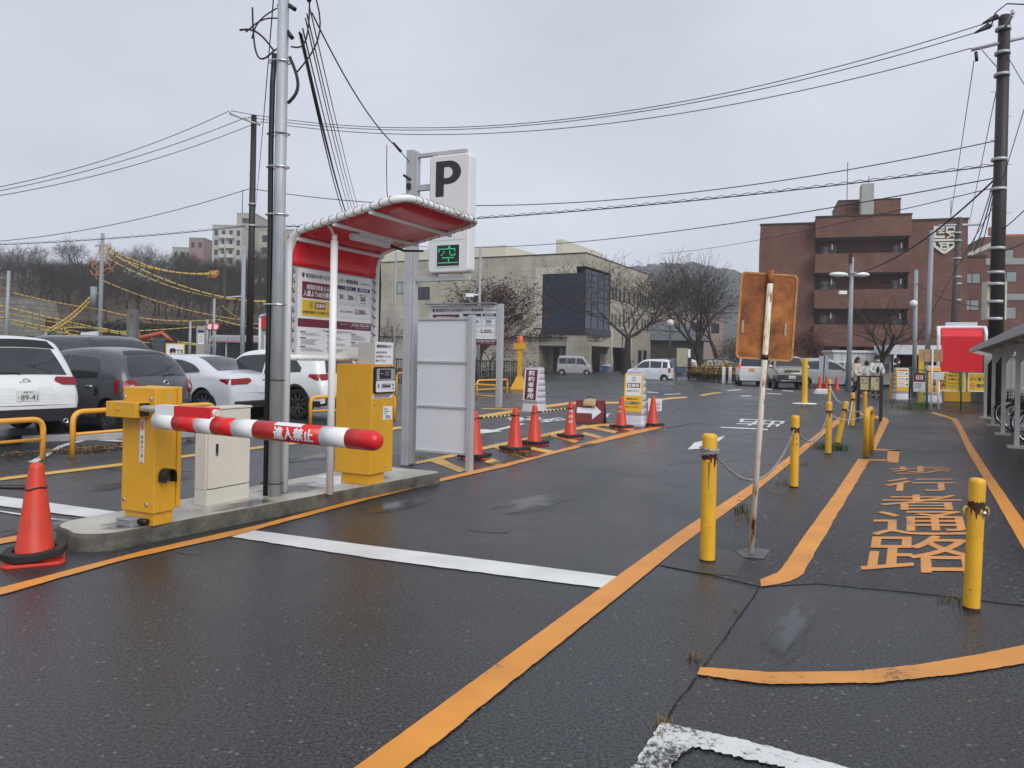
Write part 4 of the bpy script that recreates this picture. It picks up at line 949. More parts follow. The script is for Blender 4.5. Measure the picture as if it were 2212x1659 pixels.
    def wheels(s, rim=None, style=10, tw=0.2):
        for x in s.wx:
            for sd in (1, -1):
                y = sd * (s.W / 2 - 0.02); r = s.wr
                e = D.objects.new('wheel', None); COL.objects.link(e); e.parent = s.o; e.location = (x, y, r); e.rotation_euler = (0, 0, 0 if sd > 0 else math.pi); e.empty_display_size = 0.1
                b = MB(); rr_ = r * 0.66
                b.lathe([(rr_, -tw), (r * 0.9, -tw), (r * 0.98, -tw + 0.02), (r, -tw + 0.05), (r, -0.04), (r * 0.98, -0.012), (r * 0.9, 0.0), (rr_ * 1.04, -0.004), (rr_, -0.02)], 28, 0, axis='y'); b.build('tyre', M_tyre, e)
                b = MB(); b.lathe([(rr_ * 1.0, -0.03), (rr_ * 0.98, -0.012), (rr_ * 0.92, -0.02), (rr_ * 0.90, -0.07), (0.01, -0.075)], 28, 1, axis='y')
                for q in range(style):
                    a = 2 * math.pi * q / style; c_, s_ = math.cos(a), math.sin(a); w_ = 0.11 * r * (10 / style) ** 0.5
                    b.add([(c_ * 0.12 * r - s_ * w_ * .8, -0.028, s_ * 0.12 * r + c_ * w_ * .8), (c_ * 0.12 * r + s_ * w_ * .8, -0.028, s_ * 0.12 * r - c_ * w_ * .8), (c_ * rr_ * .95 + s_ * w_ * .5, -0.02, s_ * rr_ * .95 - c_ * w_ * .5), (c_ * rr_ * .95 - s_ * w_ * .5, -0.02, s_ * rr_ * .95 + c_ * w_ * .5)], [(0, 1, 2, 3)], 0)
                b.lathe([(0.17 * r, -0.03), (0.15 * r, -0.018), (0.001, -0.018)], 14, 0, axis='y')
                b.build('rim', [rim or M_rim, M_black], e)
    def plate(s, z, text='', rear=True, y=0, mt=None, ink=None, top='', kana=''):
        xe = s.xend(z, rear); sg = -1 if rear else 1; b = MB()
        b.T = Matrix.Translation((xe + sg * 0.02, y, z)) @ Matrix.Rotation(math.radians(-90 if rear else 90), 4, 'Z')
        b.bb((-0.165, -0.006, -0.082), (0.165, 0.03, 0.082), 0)
        if text: b.text(text, 0.02, -0.025, 0.085, -0.008, 1, w=0.25, bold=0.01)
        if top: b.text(top, 0.0, 0.055, 0.036, -0.008, 1)
        if kana: b.text(kana, -0.14, -0.025, 0.035, -0.008, 1)
        b.build('number_plate', [mt or M_plate, ink or M_plateg], s.o)
    def handle(s, x, z, m=None):
        for sd in (1, -1):
            p = Vector(s.sp(x - 0.09, z, sd, 0.012)); q = Vector(s.sp(x + 0.09, z, sd, 0.012)); MB().tube([p, (p + q) / 2 + Vector((0, sd * 0.015, 0)), q], [0.012, 0.016, 0.012], 8).build('door_handle', m or s.paint, s.o)
    def mirror(s, x, z, m=None):
        for sd in (1, -1):
            p = s.sp(x, z, sd, 0); b = MB(); b.sphere((p[0], p[1] + sd * 0.12, p[2] + 0.05), 0.1, 12, 0, (0.6, 1.0, 0.75)); b.cyl((p[0], p[1] - sd * 0.02, p[2]), (p[0], p[1] + sd * 0.09, p[2] + 0.03), 0.025, n=8, mat=1); b.build('mirror', [m or s.paint, M_clad], s.o)
    def seams(s, xl, z0, z1):
        for x in xl: s.side('door_seam', (x - 0.004, x + 0.004), [(x, z0)], [(x, z1)], M_seam, 0.003, 1, 8)
    def wiper(s, z, y0, y1):
        x0 = s.xend(z); x1 = s.xend(z + 0.03); MB().tube([s.dfm((x0 - 0.03, y0, z)), s.dfm((x1 - 0.03, y1, z + 0.03))], 0.012, 6).build('wiper', M_black, s.o)
W1 = carpaint('pearl_white_paint', (0.76, 0.77, 0.77)); W2 = carpaint('silver_white_paint', (0.62, 0.64, 0.68), 0.2); W3 = carpaint('white_car_paint', (0.72, 0.74, 0.78))
CG = carpaint('dark_grey_paint', (0.072, 0.077, 0.088), 0.25); CB = carpaint('black_car_paint', (0.022, 0.025, 0.03), 0.2)
CS = carpaint('silver_paint', (0.42, 0.42, 0.43), 0.28); CK = carpaint('beige_metal_paint', (0.30, 0.27, 0.21), 0.3)
H2 = lambda L: L / 2
def hatch(L, H, hood, belt, bump=0.5, wsx=0.2, tail=0.12, roofb=None, rz=None, fz=0.72):
    a = -L / 2
    return [(a, 0.62), (a + 0.03, 0.80), (a + tail * 0.5 + 0.02, belt + 0.0), (a + tail + 0.14, H - 0.22), (a + tail + 0.28, H - 0.05), (a + tail + 0.6, H), (-0.2, H), (wsx + 0.1, H - 0.06), (wsx + 0.85, hood + 0.02), (wsx + 0.95, hood), (L / 2 - 0.35, hood - 0.1), (L / 2 - 0.05, fz), (L / 2, fz - 0.12)]
YAW0 = math.radians(90 + 60)          # heading of the parked row: forward points away to the left
def placed(u, v, corner, yaw):        # put the local ground point "corner" at pixel u, v
    p = G(u, v); c = Matrix.Rotation(yaw, 3, 'Z') @ Vector((corner[0], corner[1], 0)); return Vector((p.x - c.x, p.y - c.y, 0))
# white crossover, rear towards us
yw = math.radians(147)
c = Car('parked_car', 'white crossover at the left edge, seen from behind with plate 89-41', placed(112, 946, (-1.35, -0.83), yw), yw, 4.54, 1.84, hatch(4.54, 1.69, 1.05, 1.02, tail=0.22, wsx=0.35), 1.02, sill=0.34, wx=(-1.35, 1.35), wr=0.36, tum=0.30, rnd=0.11, bulge=0.16, paint=W1)
c.wheels(M_rimd)
c.side('side_window', (-1.45, 0.9), [(-1.45, 1.12), (0.9, 1.06)], [(-1.45, 1.2), (-1.2, 1.48), (0, 1.56), (0.45, 1.5), (0.9, 1.08)], M_glass)
c.side('cladding', (-2.2, 2.2), [(-2.2, 0.32), (2.2, 0.32)], [(-2.2, 0.50), (2.2, 0.50)], M_clad, 0.01, 40, 2)
c.end('rear_window', (1.09, 1.50), [(1.09, -0.70), (1.5, -0.52)], [(1.09, 0.70), (1.5, 0.52)], M_glass)
c.end('rear_spoiler', (1.51, 1.63), [(1.51, -0.60), (1.63, -0.5)], [(1.51, 0.60), (1.63, 0.5)], M_black)
c.end('tail_light', (0.93, 1.06), [(0.93, 0.58), (1.0, 0.46), (1.06, 0.50)], [(0.93, 0.86), (1.06, 0.84)], M_tail, mirror=True)
c.side('tail_light', (-2.1, -1.85), [(-2.1, 0.93), (-1.85, 1.0)], [(-2.1, 1.07), (-1.85, 1.06)], M_tail)
c.end('lower_bumper', (0.36, 0.56), [(0.36, -0.86)], [(0.36, 0.86)], M_clad, off=0.012)
c.end('tailgate_recess_shade', (0.66, 0.88), [(0.66, -0.56), (0.88, -0.40)], [(0.66, 0.56), (0.88, 0.40)], carpaint('pearl_white_shaded', (0.70, 0.71, 0.71)), off=0.006)  # patch laid on the tailgate; the recess shade is put into a darker white
c.plate(0.78, '89-41', top='相模 302', kana='そ'); c.wiper(1.12, 0.05, 0.5); c.handle(0.1, 0.98); c.handle(-0.8, 1.0); c.mirror(0.85, 1.06); c.seams((-0.35, 0.6, -1.35), 0.45, 1.05)
b = MB(); zc = 0.99; xc = c.xend(zc) - 0.018
b.tube([(xc, 0.075 * math.cos(t * math.pi / 10), zc + 0.055 * math.sin(t * math.pi / 10)) for t in range(20)], 0.008, 6, closed=True); b.tube([(xc, -0.07, zc + 0.02), (xc, -0.02, zc + 0.012), (xc, 0, zc - 0.02), (xc, 0.02, zc + 0.012), (xc, 0.07, zc + 0.02)], 0.008, 6); b.build('badge', M_chrome, c.o)
for sd in (-0.6, 0.6):
    b = MB(); b.lathe([(0.035, 0.1), (0.04, -0.03), (0.033, -0.03), (0.032, 0.1)], 14, 0, (c.xa + 0.06, sd, 0.36), 'x'); b.build('exhaust_tip', M_chrome, c.o)
# dark grey small hatchback
yw = math.radians(157)
top = [(-1.75, 0.60), (-1.73, 0.82), (-1.62, 1.02), (-1.36, 1.31), (-1.2, 1.43), (-0.9, 1.515), (-0.4, 1.555), (0.2, 1.52), (0.55, 1.40), (1.12, 0.98), (1.4, 0.90), (1.68, 0.74), (1.75, 0.6)]
c = Car('parked_car', 'small dark grey hatchback with round red tail lights behind the barrier machine', placed(238, 940, (-1.24, 0.80), yw), yw, 3.5, 1.665, top, 0.98, sill=0.2, wx=(-1.24, 1.25), wr=0.31, tum=0.26, rnd=0.12, bulge=0.22, paint=CG)
c.wheels(M_rimd, 14)
c.side('side_window', (-0.92, -0.1), [(-.92, 1.02), (-.1, 1.0)], [(-.92, 1.2), (-0.8, 1.36), (-.1, 1.42)], M_glass); c.side('side_window', (-0.04, 0.95), [(-.04, 1.0), (.95, 0.98)], [(-.04, 1.42), (0.35, 1.36), (.95, 1.0)], M_glass)
c.end('rear_window', (1.04, 1.42), [(1.04, -0.64), (1.25, -0.58), (1.42, -0.44)], [(1.04, 0.64), (1.25, 0.58), (1.42, 0.44)], M_glass); c.end('rear_spoiler', (1.425, 1.485), [(1.42, -0.5), (1.485, -0.4)], [(1.42, 0.5), (1.485, 0.4)], M_black)
for sd in (1, -1):
    z0 = 0.86; vs = [c.dfm((c.xend(z0 + 0.13 * math.sin(t * math.pi / 12) * 0.98) - 0.012, sd * (0.67 + 0.13 * math.cos(t * math.pi / 12)), z0 + 0.13 * math.sin(t * math.pi / 12))) for t in range(24)]
    vi = [c.dfm((c.xend(z0 + 0.06 * math.sin(t * math.pi / 12)) - 0.022, sd * (0.66 + 0.045 * math.cos(t * math.pi / 12)), z0 + 0.045 * math.sin(t * math.pi / 12))) for t in range(24)]
    b = MB(); b.add(vs + vi, [(i, (i + 1) % 24, 24 + (i + 1) % 24, 24 + i) for i in range(24)], 0, True); b.add(vi, [tuple(range(24))], 1); b.build('tail_light', [M_tail, M_lampw], c.o)
c.side('tail_light', (-1.6, -1.44), [(-1.6, 0.75), (-1.52, 0.74), (-1.44, 0.83)], [(-1.6, 0.98), (-1.52, 0.99), (-1.44, 0.89)], M_tail)
c.side('air_vent', (-0.99, -0.86), [(-.99, 0.72), (-.86, 0.7)], [(-.99, 0.83), (-.86, 0.86)], M_black, 0.008, 4, 3)
c.side('cladding', (-1.7, 1.7), [(-1.7, 0.18), (1.7, 0.18)], [(-1.7, 0.3), (1.7, 0.3)], M_clad, 0.008, 40, 2); c.seams((-0.07, -0.95, 0.95), 0.3, 1.0); c.handle(-0.72, 0.86, M_chrome); c.handle(0.15, 0.86, M_chrome); c.mirror(0.85, 1.0, M_black)
c.plate(0.5, '', y=0); c.wiper(1.06, 0.0, -0.3)
b = MB(); zc = 0.93; xc = c.xend(zc) - 0.012; b.tube([(xc, 0.05 * math.cos(t * math.pi / 8), zc + 0.05 * math.sin(t * math.pi / 8)) for t in range(16)], 0.012, 6, closed=True); b.build('badge', M_chrome, c.o)
# white saloon
yw = math.radians(158)
top = [(-2.38, 0.62), (-2.36, 0.82), (-2.26, 0.98), (-1.95, 1.05), (-1.7, 1.09), (-0.95, 1.38), (-0.5, 1.44), (0.1, 1.43), (0.5, 1.34), (1.2, 0.98), (1.4, 0.95), (2.1, 0.82), (2.32, 0.68), (2.38, 0.55)]
c = Car('parked_car', 'silver white saloon parked between the dark hatchback and the metal pole', placed(440, 906, (-1.42, 0.86), yw), yw, 4.76, 1.82, top, 0.97, sill=0.2, wx=(-1.42, 1.44), wr=0.34, tum=0.42, rnd=0.13, bulge=0.22, paint=W2, taper=0.06)
c.wheels(M_rimd)
c.side('side_window', (-1.28, -0.12), [(-1.28, 1.06), (-.12, 1.0)], [(-1.28, 1.1), (-1.0, 1.24), (-.5, 1.34), (-.12, 1.35)], M_glass); c.side('side_window', (-0.07, 1.0), [(-.07, 1.0), (1.0, 0.97)], [(-.07, 1.35), (0.35, 1.3), (1.0, 1.0)], M_glass)
c.screen('rear_window', (-1.68, -0.9), 0.66, 0.5, M_glass); c.screen('windscreen', (0.5, 1.15), 0.52, 0.68, M_glass)
c.end('tail_light', (0.80, 0.93), [(0.80, 0.48), (0.88, 0.36), (0.93, 0.42)], [(0.80, 0.86), (0.93, 0.84)], M_tail, mirror=True); c.side('tail_light', (-2.28, -2.02), [(-2.28, 0.8), (-2.02, 0.88)], [(-2.28, 0.93), (-2.02, 0.92)], M_tail)
c.end('lower_bumper', (0.3, 0.42), [(0.3, -0.8)], [(0.3, 0.8)], M_clad, off=0.012); c.end('bumper_trim', (0.425, 0.44), [(0.42, -0.78)], [(0.42, 0.78)], M_chrome, off=0.014)
c.side('window_trim', (-1.32, 1.02), [(-1.32, 1.035), (1.02, 0.955)], [(-1.32, 1.05), (1.02, 0.965)], M_chrome, 0.008, 20, 1)
c.plate(0.7, ''); c.handle(-0.95, 0.88, M_chrome); c.handle(0.1, 0.88, M_chrome); c.mirror(0.95, 0.98); c.seams((-0.1, -1.05, 1.05), 0.3, 0.98)
# white crossover further along
yw = math.radians(156)
c = Car('parked_car', 'white crossover with dark wheel arches parked behind the metal pole and shelter', placed(640, 906, (-1.33, 0.90), yw), yw, 4.42, 1.83, hatch(4.42, 1.62, 1.02, 1.0, tail=0.24, wsx=0.3), 1.0, sill=0.3, wx=(-1.33, 1.33), wr=0.36, tum=0.3, rnd=0.12, bulge=0.18, paint=W1)
c.wheels(M_rimd)
c.side('side_window', (-1.45, -0.35), [(-1.45, 1.1), (-.35, 1.05)], [(-1.45, 1.2), (-1.1, 1.42), (-.35, 1.5)], M_glass); c.side('side_window', (-0.3, 0.95), [(-.3, 1.05), (.95, 1.03)], [(-.3, 1.5), (0.4, 1.45), (.95, 1.06)], M_glass)
c.side('cladding', (-2.1, 2.1), [(-2.1, 0.3), (2.1, 0.3)], [(-2.1, 0.44), (2.1, 0.44)], M_clad, 0.01, 40, 2)
for w_ in c.wx:
    for sd in (1, -1):
        b = MB(); vs = []
        for t in range(19):
            a = math.pi * t / 18
            for r in (c.ra - 0.002, c.ra + 0.06): x, z = w_ + r * math.cos(a), c.wr * .98 + r * math.sin(a); vs.append(c.sp(x, z, sd, 0.012))
        f = [(2 * t, 2 * t + 1, 2 * t + 3, 2 * t + 2) for t in range(18)]; b.add(vs, f if sd > 0 else [tuple(reversed(q)) for q in f], 0, True); b.build('wheel_arch', M_clad, c.o)
c.end('rear_window', (1.07, 1.44), [(1.07, -0.66), (1.44, -0.5)], [(1.07, 0.66), (1.44, 0.5)], M_glass)
c.end('tail_light', (0.92, 1.06), [(0.92, 0.5), (1.06, 0.42)], [(0.92, 0.86), (1.06, 0.84)], M_tail, mirror=True); c.side('tail_light', (-2.05, -1.75), [(-2.05, 0.9), (-1.75, 1.0)], [(-2.05, 1.06), (-1.75, 1.06)], M_tail)
c.end('lower_bumper', (0.34, 0.52), [(0.34, -0.82)], [(0.34, 0.82)], M_clad, off=0.012); c.plate(0.75, ''); c.handle(-0.9, 0.95); c.handle(0.05, 0.95); c.mirror(0.9, 1.04); c.seams((-0.33, 0.75), 0.45, 1.02)
# black minivan in the row behind
def minivan(L, H, belt=0.98, hood=1.0, k=0.2):
    return [(-L / 2, 0.55), (-L / 2 + 0.02, 0.9), (-L / 2 + 0.06, 1.1), (-L / 2 + 0.16, H - 0.12), (-L / 2 + 0.3, H - 0.02), (-L / 2 + 0.8, H), (L * 0.12, H - 0.02), (L * 0.12 + 0.25, H - 0.1), (L * 0.12 + 1.0, hood + 0.06), (L * 0.12 + 1.1, hood), (L / 2 - 0.12, hood - 0.22), (L / 2 - 0.02, 0.65), (L / 2, 0.5)]
yw = math.radians(-32)
c = Car('parked_car', 'black minivan nose to nose with the dark hatchback, only its roof and windows showing', A(215, 790, 20.5) * Vector((1, 1, 0)) if False else Vector((A(215, 790, 20.0).x, 20.0, 0)), yw, 4.6, 1.73, minivan(4.6, 1.87), 1.0, wx=(-1.4, 1.42), wr=0.32, tum=0.16, rnd=0.1, paint=CB)
c.wheels()
c.side('side_window', (-2.0, -0.4), [(-2, 1.06), (-.4, 1.06)], [(-2, 1.6), (-.4, 1.68)], M_glass); c.side('side_window', (-0.35, 1.3), [(-.35, 1.06), (1.3, 1.04)], [(-.35, 1.68), (0.5, 1.66), (1.3, 1.1)], M_glass); c.screen('windscreen', (0.85, 1.5), 0.56, 0.68, M_glass); c.end('rear_window', (1.1, 1.66), [(1.1, -0.7), (1.66, -0.6)], [(1.1, 0.7), (1.66, 0.6)], M_glass)
c.side('window_trim', (-2.1, 1.2), [(-2.1, 1.03), (1.2, 1.0)], [(-2.1, 1.05), (1.2, 1.02)], M_chrome, 0.008, 20, 1); c.mirror(1.2, 1.05)
# ---- far cars
def far_loc(u, v, dd): p = A(u, v, dd); return Vector((p.x, dd, gz(p.x, dd)))
def kei_rim(): return mat('steel_wheel_cover', (0.5, 0.5, 0.52), 0.4, metal=0.3)
# silver cab-over van
L = 3.4; top = [(-1.7, 0.5), (-1.68, 0.9), (-1.64, 1.2), (-1.55, 1.75), (-1.4, 1.87), (-0.6, 1.9), (0.5, 1.89), (0.85, 1.82), (1.35, 1.15), (1.45, 1.05), (1.62, 0.95), (1.69, 0.6), (1.7, 0.48)]
c = Car('small_van', 'silver boxy van parked in front of the tan building entrance', Vector((A(1241, 815, 76).x, 76, 0)), math.radians(-8), L, 1.48, top, 1.02, sill=0.28, wx=(-1.2, 1.2), wr=0.29, tum=0.12, rnd=0.07, bulge=0.05, paint=CS); c.o['category'] = 'van'
c.wheels(kei_rim(), 6)
for a, e in ((-1.5, -0.75), (-0.7, 0.12)): c.side('side_window', (a, e), [(a, 1.12), (e, 1.12)], [(a, 1.66), (e, 1.68)], M_glass)
c.side('side_window', (0.2, 1.2), [(.2, 1.1), (1.2, 1.08)], [(.2, 1.68), (0.65, 1.66), (1.2, 1.12)], M_glass); c.screen('windscreen', (0.9, 1.36), 0.6, 0.66, M_glass); c.end('rear_window', (1.15, 1.7), [(1.1, -0.6), (1.7, -0.55)], [(1.1, 0.6), (1.7, 0.55)], M_glass)
c.end('headlight', (0.72, 0.92), [(0.72, 0.42)], [(0.72, 0.7)], M_lampw, rear=False, mirror=True); c.plate(0.5, '', rear=False, mt=M_platey); c.seams((0.16, -0.72), 0.35, 1.1); c.handle(0.32, 0.98, M_black); c.handle(-0.05, 0.98, M_black); c.mirror(1.15, 1.1, M_black)
c.end('tail_light', (0.6, 0.8), [(0.6, 0.5)], [(0.6, 0.7)], M_tail, mirror=True)
# white tall kei wagon (rear to the right)
L = 3.4; top = [(-1.7, 0.5), (-1.68, 0.85), (-1.62, 1.1), (-1.48, 1.5), (-1.35, 1.62), (-0.7, 1.66), (0.1, 1.64), (0.42, 1.55), (0.98, 1.06), (1.1, 1.0), (1.55, 0.86), (1.67, 0.62), (1.7, 0.45)]
c = Car('parked_car', 'white tall small wagon in the middle distance behind the right cones, rear to the right', Vector((A(1404, 824, 57).x, 57, 0)), math.radians(180 - 22), L, 1.48, top, 1.0, sill=0.22, wx=(-1.18, 1.2), wr=0.28, tum=0.2, rnd=0.09, paint=W3)
c.wheels(kei_rim(), 7)
for a, e, h0, h1 in ((-1.42, -1.05, 1.46, 1.5), (-0.95, -0.15, 1.5, 1.53)): c.side('side_window', (a, e), [(a, 1.05), (e, 1.04)], [(a, h0), (e, h1)], M_glass)
c.side('side_window', (-0.08, 0.9), [(-.08, 1.04), (.9, 1.02)], [(-.08, 1.53), (0.3, 1.48), (.9, 1.06)], M_glass); c.screen('windscreen', (0.44, 0.97), 0.54, 0.62, M_glass); c.end('rear_window', (1.06, 1.52), [(1.06, -0.6), (1.52, -0.52)], [(1.06, 0.6), (1.52, 0.52)], M_glass)
c.end('tail_light', (0.72, 1.04), [(0.72, 0.62)], [(0.72, 0.72)], M_tail, mirror=True); c.side('tail_light', (-1.63, -1.5), [(-1.63, 0.72), (-1.5, 0.74)], [(-1.63, 1.05), (-1.5, 1.05)], M_tail); c.plate(0.62, '', mt=M_platey); c.seams((-0.11, -0.98), 0.3, 1.04); c.handle(-0.85, 0.9); c.handle(0.05, 0.9); c.mirror(0.85, 1.03)
# white minivan rear on
c = Car('parked_car', 'white box minivan seen straight from behind with brake lights on, left of the rusty sign', far_loc(1618, 829, 47), math.radians(78), 3.4, 1.48, minivan(3.4, 1.79, 1.0, 1.0), 1.0, sill=0.24, wx=(-1.2, 1.22), wr=0.28, tum=0.1, rnd=0.07, bulge=0.06, paint=W3)
c.wheels(kei_rim(), 7); c.end('rear_window', (1.12, 1.64), [(1.12, -0.62), (1.64, -0.56)], [(1.12, 0.62), (1.64, 0.56)], M_glass); c.plate(0.92, '', mt=M_platey)
c.end('tail_light', (0.95, 1.25), [(0.95, 0.6)], [(0.95, 0.72)], mat('brake_lamp', (0.9, 0.05, 0.02), 0.2, emit=0.5), mirror=True); c.end('brake_light', (1.68, 1.73), [(1.7, -0.15)], [(1.7, 0.15)], mat('brake_lamp', ''))
c.end('chrome_strip', (0.99, 1.01), [(1, -0.55)], [(1, 0.55)], M_chrome); c.end('lower_bumper', (0.3, 0.42), [(0.3, -0.62)], [(0.3, 0.62)], W1)
for a, e in ((-1.5, -0.5), (-0.4, 0.6)): c.side('side_window', (a, e), [(a, 1.1), (e, 1.08)], [(a, 1.6), (e, 1.62)], M_glass)
# beige crossover facing us
L = 3.76; top = [(-1.88, 0.5), (-1.85, 1.0), (-1.7, 1.5), (-1.5, 1.66), (-0.6, 1.7), (0.1, 1.68), (0.4, 1.6), (0.86, 1.16), (0.98, 1.12), (1.6, 1.06), (1.8, 0.92), (1.86, 0.62), (1.88, 0.48)]
c = Car('parked_car', 'beige two-tone crossover facing us, right of the rusty sign post', far_loc(1699, 844, 42.5), math.radians(-101), L, 1.67, top, 1.05, sill=0.3, wx=(-1.2, 1.22), wr=0.33, tum=0.2, rnd=0.09, fb=0.12, paint=CK)
c.wheels(M_rimd, 8); c.screen('windscreen', (0.4, 0.86), 0.58, 0.72, M_glass); c.screen('roof_panel', (-1.4, 0.3), 0.5, 0.54, W3, off=0.012)
c.side('side_window', (-1.5, 0.75), [(-1.5, 1.15), (.75, 1.12)], [(-1.5, 1.45), (0, 1.56), (0.3, 1.5), (.75, 1.16)], M_glass)
c.end('grille', (0.82, 0.95), [(0.82, -0.4), (0.95, -0.36)], [(0.82, 0.4), (0.95, 0.36)], M_black, rear=False); c.end('grille_trim', (0.80, 0.825), [(0.8, -0.42)], [(0.8, 0.42)], M_chrome, rear=False, off=0.014)
for sd in (1, -1):
    b = MB(); xe = c.xend(0.9, False); p = c.dfm((xe, sd * 0.6, 0.9)); b.lathe([(0.14, -0.06), (0.135, 0.02), (0.1, 0.03), (0.05, 0.025), (0.001, 0.02)], 18, 0, (p[0] + 0.0, p[1], p[2]), 'x'); b.build('headlight', M_lampw, c.o)
c.end('front_bumper', (0.42, 0.72), [(0.42, -0.76), (.72, -.74)], [(0.42, 0.76), (.72, .74)], M_clad, rear=False, off=0.012); c.end('skid_plate', (0.40, 0.46), [(0.4, -0.55)], [(0.4, 0.55)], M_chrome, rear=False, off=0.02); c.plate(0.62, '55-89', rear=False); c.mirror(0.72, 1.12, W3)
c.side('cladding', (-1.8, 1.8), [(-1.8, 0.3), (1.8, 0.3)], [(-1.8, 0.5), (1.8, 0.5)], M_clad, 0.01, 40, 2)
zc = 0.885; xc = c.xend(zc, False) + 0.02; b = MB(); b.tube([(xc, 0.04, zc + 0.03), (xc, -0.03, zc + 0.03), (xc, 0.03, zc - 0.03), (xc, -0.04, zc - 0.03)], 0.008, 5); b.build('badge', M_chrome, c.o)
# silver wagon side on
L = 3.4; top = [(-1.7, 0.5), (-1.68, 0.9), (-1.6, 1.2), (-1.45, 1.58), (-1.3, 1.64), (-0.5, 1.66), (0.1, 1.62), (0.4, 1.5), (1.0, 1.08), (1.1, 1.02), (1.55, 0.84), (1.67, 0.62), (1.7, 0.45)]
c = Car('parked_car', 'silver small wagon parked side on behind the grey sign and traffic cones', far_loc(1785, 824, 45.5), math.radians(-14), L, 1.48, top, 1.0, sill=0.22, wx=(-1.2, 1.22), wr=0.28, tum=0.2, rnd=0.09, paint=CS)
c.wheels(kei_rim(), 7); c.side('side_window', (-1.3, -0.3), [(-1.3, 1.06), (-.3, 1.04)], [(-1.3, 1.46), (-.3, 1.52)], M_glass); c.side('side_window', (0.0, 0.92), [(0, 1.04), (.92, 1.02)], [(0, 1.5), (0.3, 1.44), (.92, 1.06)], M_glass); c.screen('windscreen', (0.42, 0.98), 0.54, 0.62, M_glass); c.seams((-0.15,), 0.3, 1.04); c.mirror(0.9, 1.02); c.end('headlight', (0.7, 0.88), [(.7, .42)], [(.7, .68)], M_lampw, rear=False, mirror=True)
# cars beyond the hedge
for nm, lb, u, dd, pt, ya in (('parked_car', 'black car parked behind the yellow flowered hedge', 1565, 62, CB, 0.1), ('parked_car', 'blue grey car half hidden behind the map board', 1465, 75, carpaint('blue_grey_paint', (0.10, 0.15, 0.22)), -0.2), ('parked_car', 'white car behind the hedge beside the map board', 1495, 80, W3, -0.3)):
    c = Car(nm, lb, far_loc(u, 822, dd), ya, 4.2, 1.7, hatch(4.2, 1.58, 0.98, 0.98, wsx=0.1), 0.98, wx=(-1.25, 1.3), paint=pt); c.wheels(); c.screen('windscreen', (0.2, 0.9), 0.5, 0.65, M_glass); c.handle(0.1, .9)
# ---------------- cones, bars, stands, rails
def cone_proto(name, label, loc, rz=0.0, ring=True):
    g = thing(name, label, 'traffic cone', loc, rz, 'red traffic cones')
    b = MB(); b.prism(rr(-0.19, -0.19, 0.19, 0.19, 0.05), 0, 0.022, 'xy'); b.build('base', M_cone, g, bevel=0.005)
    b = MB(); b.lathe([(0.165, 0.02), (0.15, 0.035), (0.142, 0.05), (0.135, 0.055), (0.125, 0.075), (0.048, 0.66), (0.042, 0.685), (0.028, 0.698), (0.001, 0.70)], 20); b.build('body', M_cone, g)
    return g
def weight(loc, label, rz=0.0, sq=False):
    n = 8 if not sq else 4; R = 0.21 if not sq else 0.265; b = MB()
    o = [(R * math.cos(2 * math.pi * (i + .5) / n), R * math.sin(2 * math.pi * (i + .5) / n)) for i in range(n)]
    if sq: o = rr(-0.2, -0.2, 0.2, 0.2, 0.03, 3)
    m = 24; inn = [(0.137 * math.cos(2 * math.pi * i / m), 0.137 * math.sin(2 * math.pi * i / m)) for i in range(m)]
    oo = []
    for i in range(m):
        t = i / m * len(o); k = int(t); f = t - k; a, c = o[k % len(o)], o[(k + 1) % len(o)]; oo.append((a[0] + (c[0] - a[0]) * f, a[1] + (c[1] - a[1]) * f))
    # align ring vertices by angle
    an = lambda p: math.atan2(p[1], p[0]) % (2 * math.pi)
    oo = sorted(oo, key=an); inn = sorted(inn, key=an)
    vs = [(p[0], p[1], 0) for p in oo] + [(p[0], p[1], 0.05) for p in oo] + [(p[0], p[1], 0.05) for p in inn] + [(p[0], p[1], 0) for p in inn]
    fs = []
    for i in range(m):
        j = (i + 1) % m
        for q in range(4): r2 = (q + 1) % 4; fs.append((q * m + i, q * m + j, r2 * m + j, r2 * m + i))
    b.add(vs, fs); o_ = b.build('cone_weight', M_rubber, None, loc, rz, bevel=0.006); tag(o_, label, 'cone weight', 'black rubber cone weights'); return o_
p0 = G(75, 1212)
cone0 = cone_proto('traffic_cone', 'nearest red traffic cone at the left edge, tied to a black bar', p0, 0.5)
wt = weight((p0.x, p0.y, 0.045), 'octagonal black weight ring around the nearest cone at left', 0.3); wt.rotation_euler = (0.05, -0.06, 0.3)
CN = [(1025, 990, 'red cone half hidden behind the post of the blank white panel'), (1112, 974, 'red cone at the right end of the first striped bar'), (1154, 961, 'red cone at the left end of the second striped bar'),
      (1232, 946, 'red cone with three square reflectors in front of the maroon arrow board'), (1342, 925, 'red cone leaning against the white and yellow ticket notice stand'), (1410, 921, 'rightmost red cone of the island row with a white paper behind it')]
cones = []
for i, (u, v, lb) in enumerate(CN):
    p = G(u, v); c = dup(cone0, (p.x, p.y, 0), RW.uniform(0, 1.5), lb); cones.append(c); weight((p.x, p.y, 0.024), 'square black rubber weight on the ' + ' '.join(lb.split()[0:9]), RW.uniform(0.1, 1.3), True)
for i, (u, v, lb) in enumerate([(1770, 842, 'left one of two far red cones beside the grey sign back'), (1785, 842, 'second far red cone just right of the grey sign back'), (1807, 842, 'far red cone standing alone near the double street lamp')]):
    p = G(u, v); dup(cone0, (p.x, p.y, p.z), 0.2, lb)
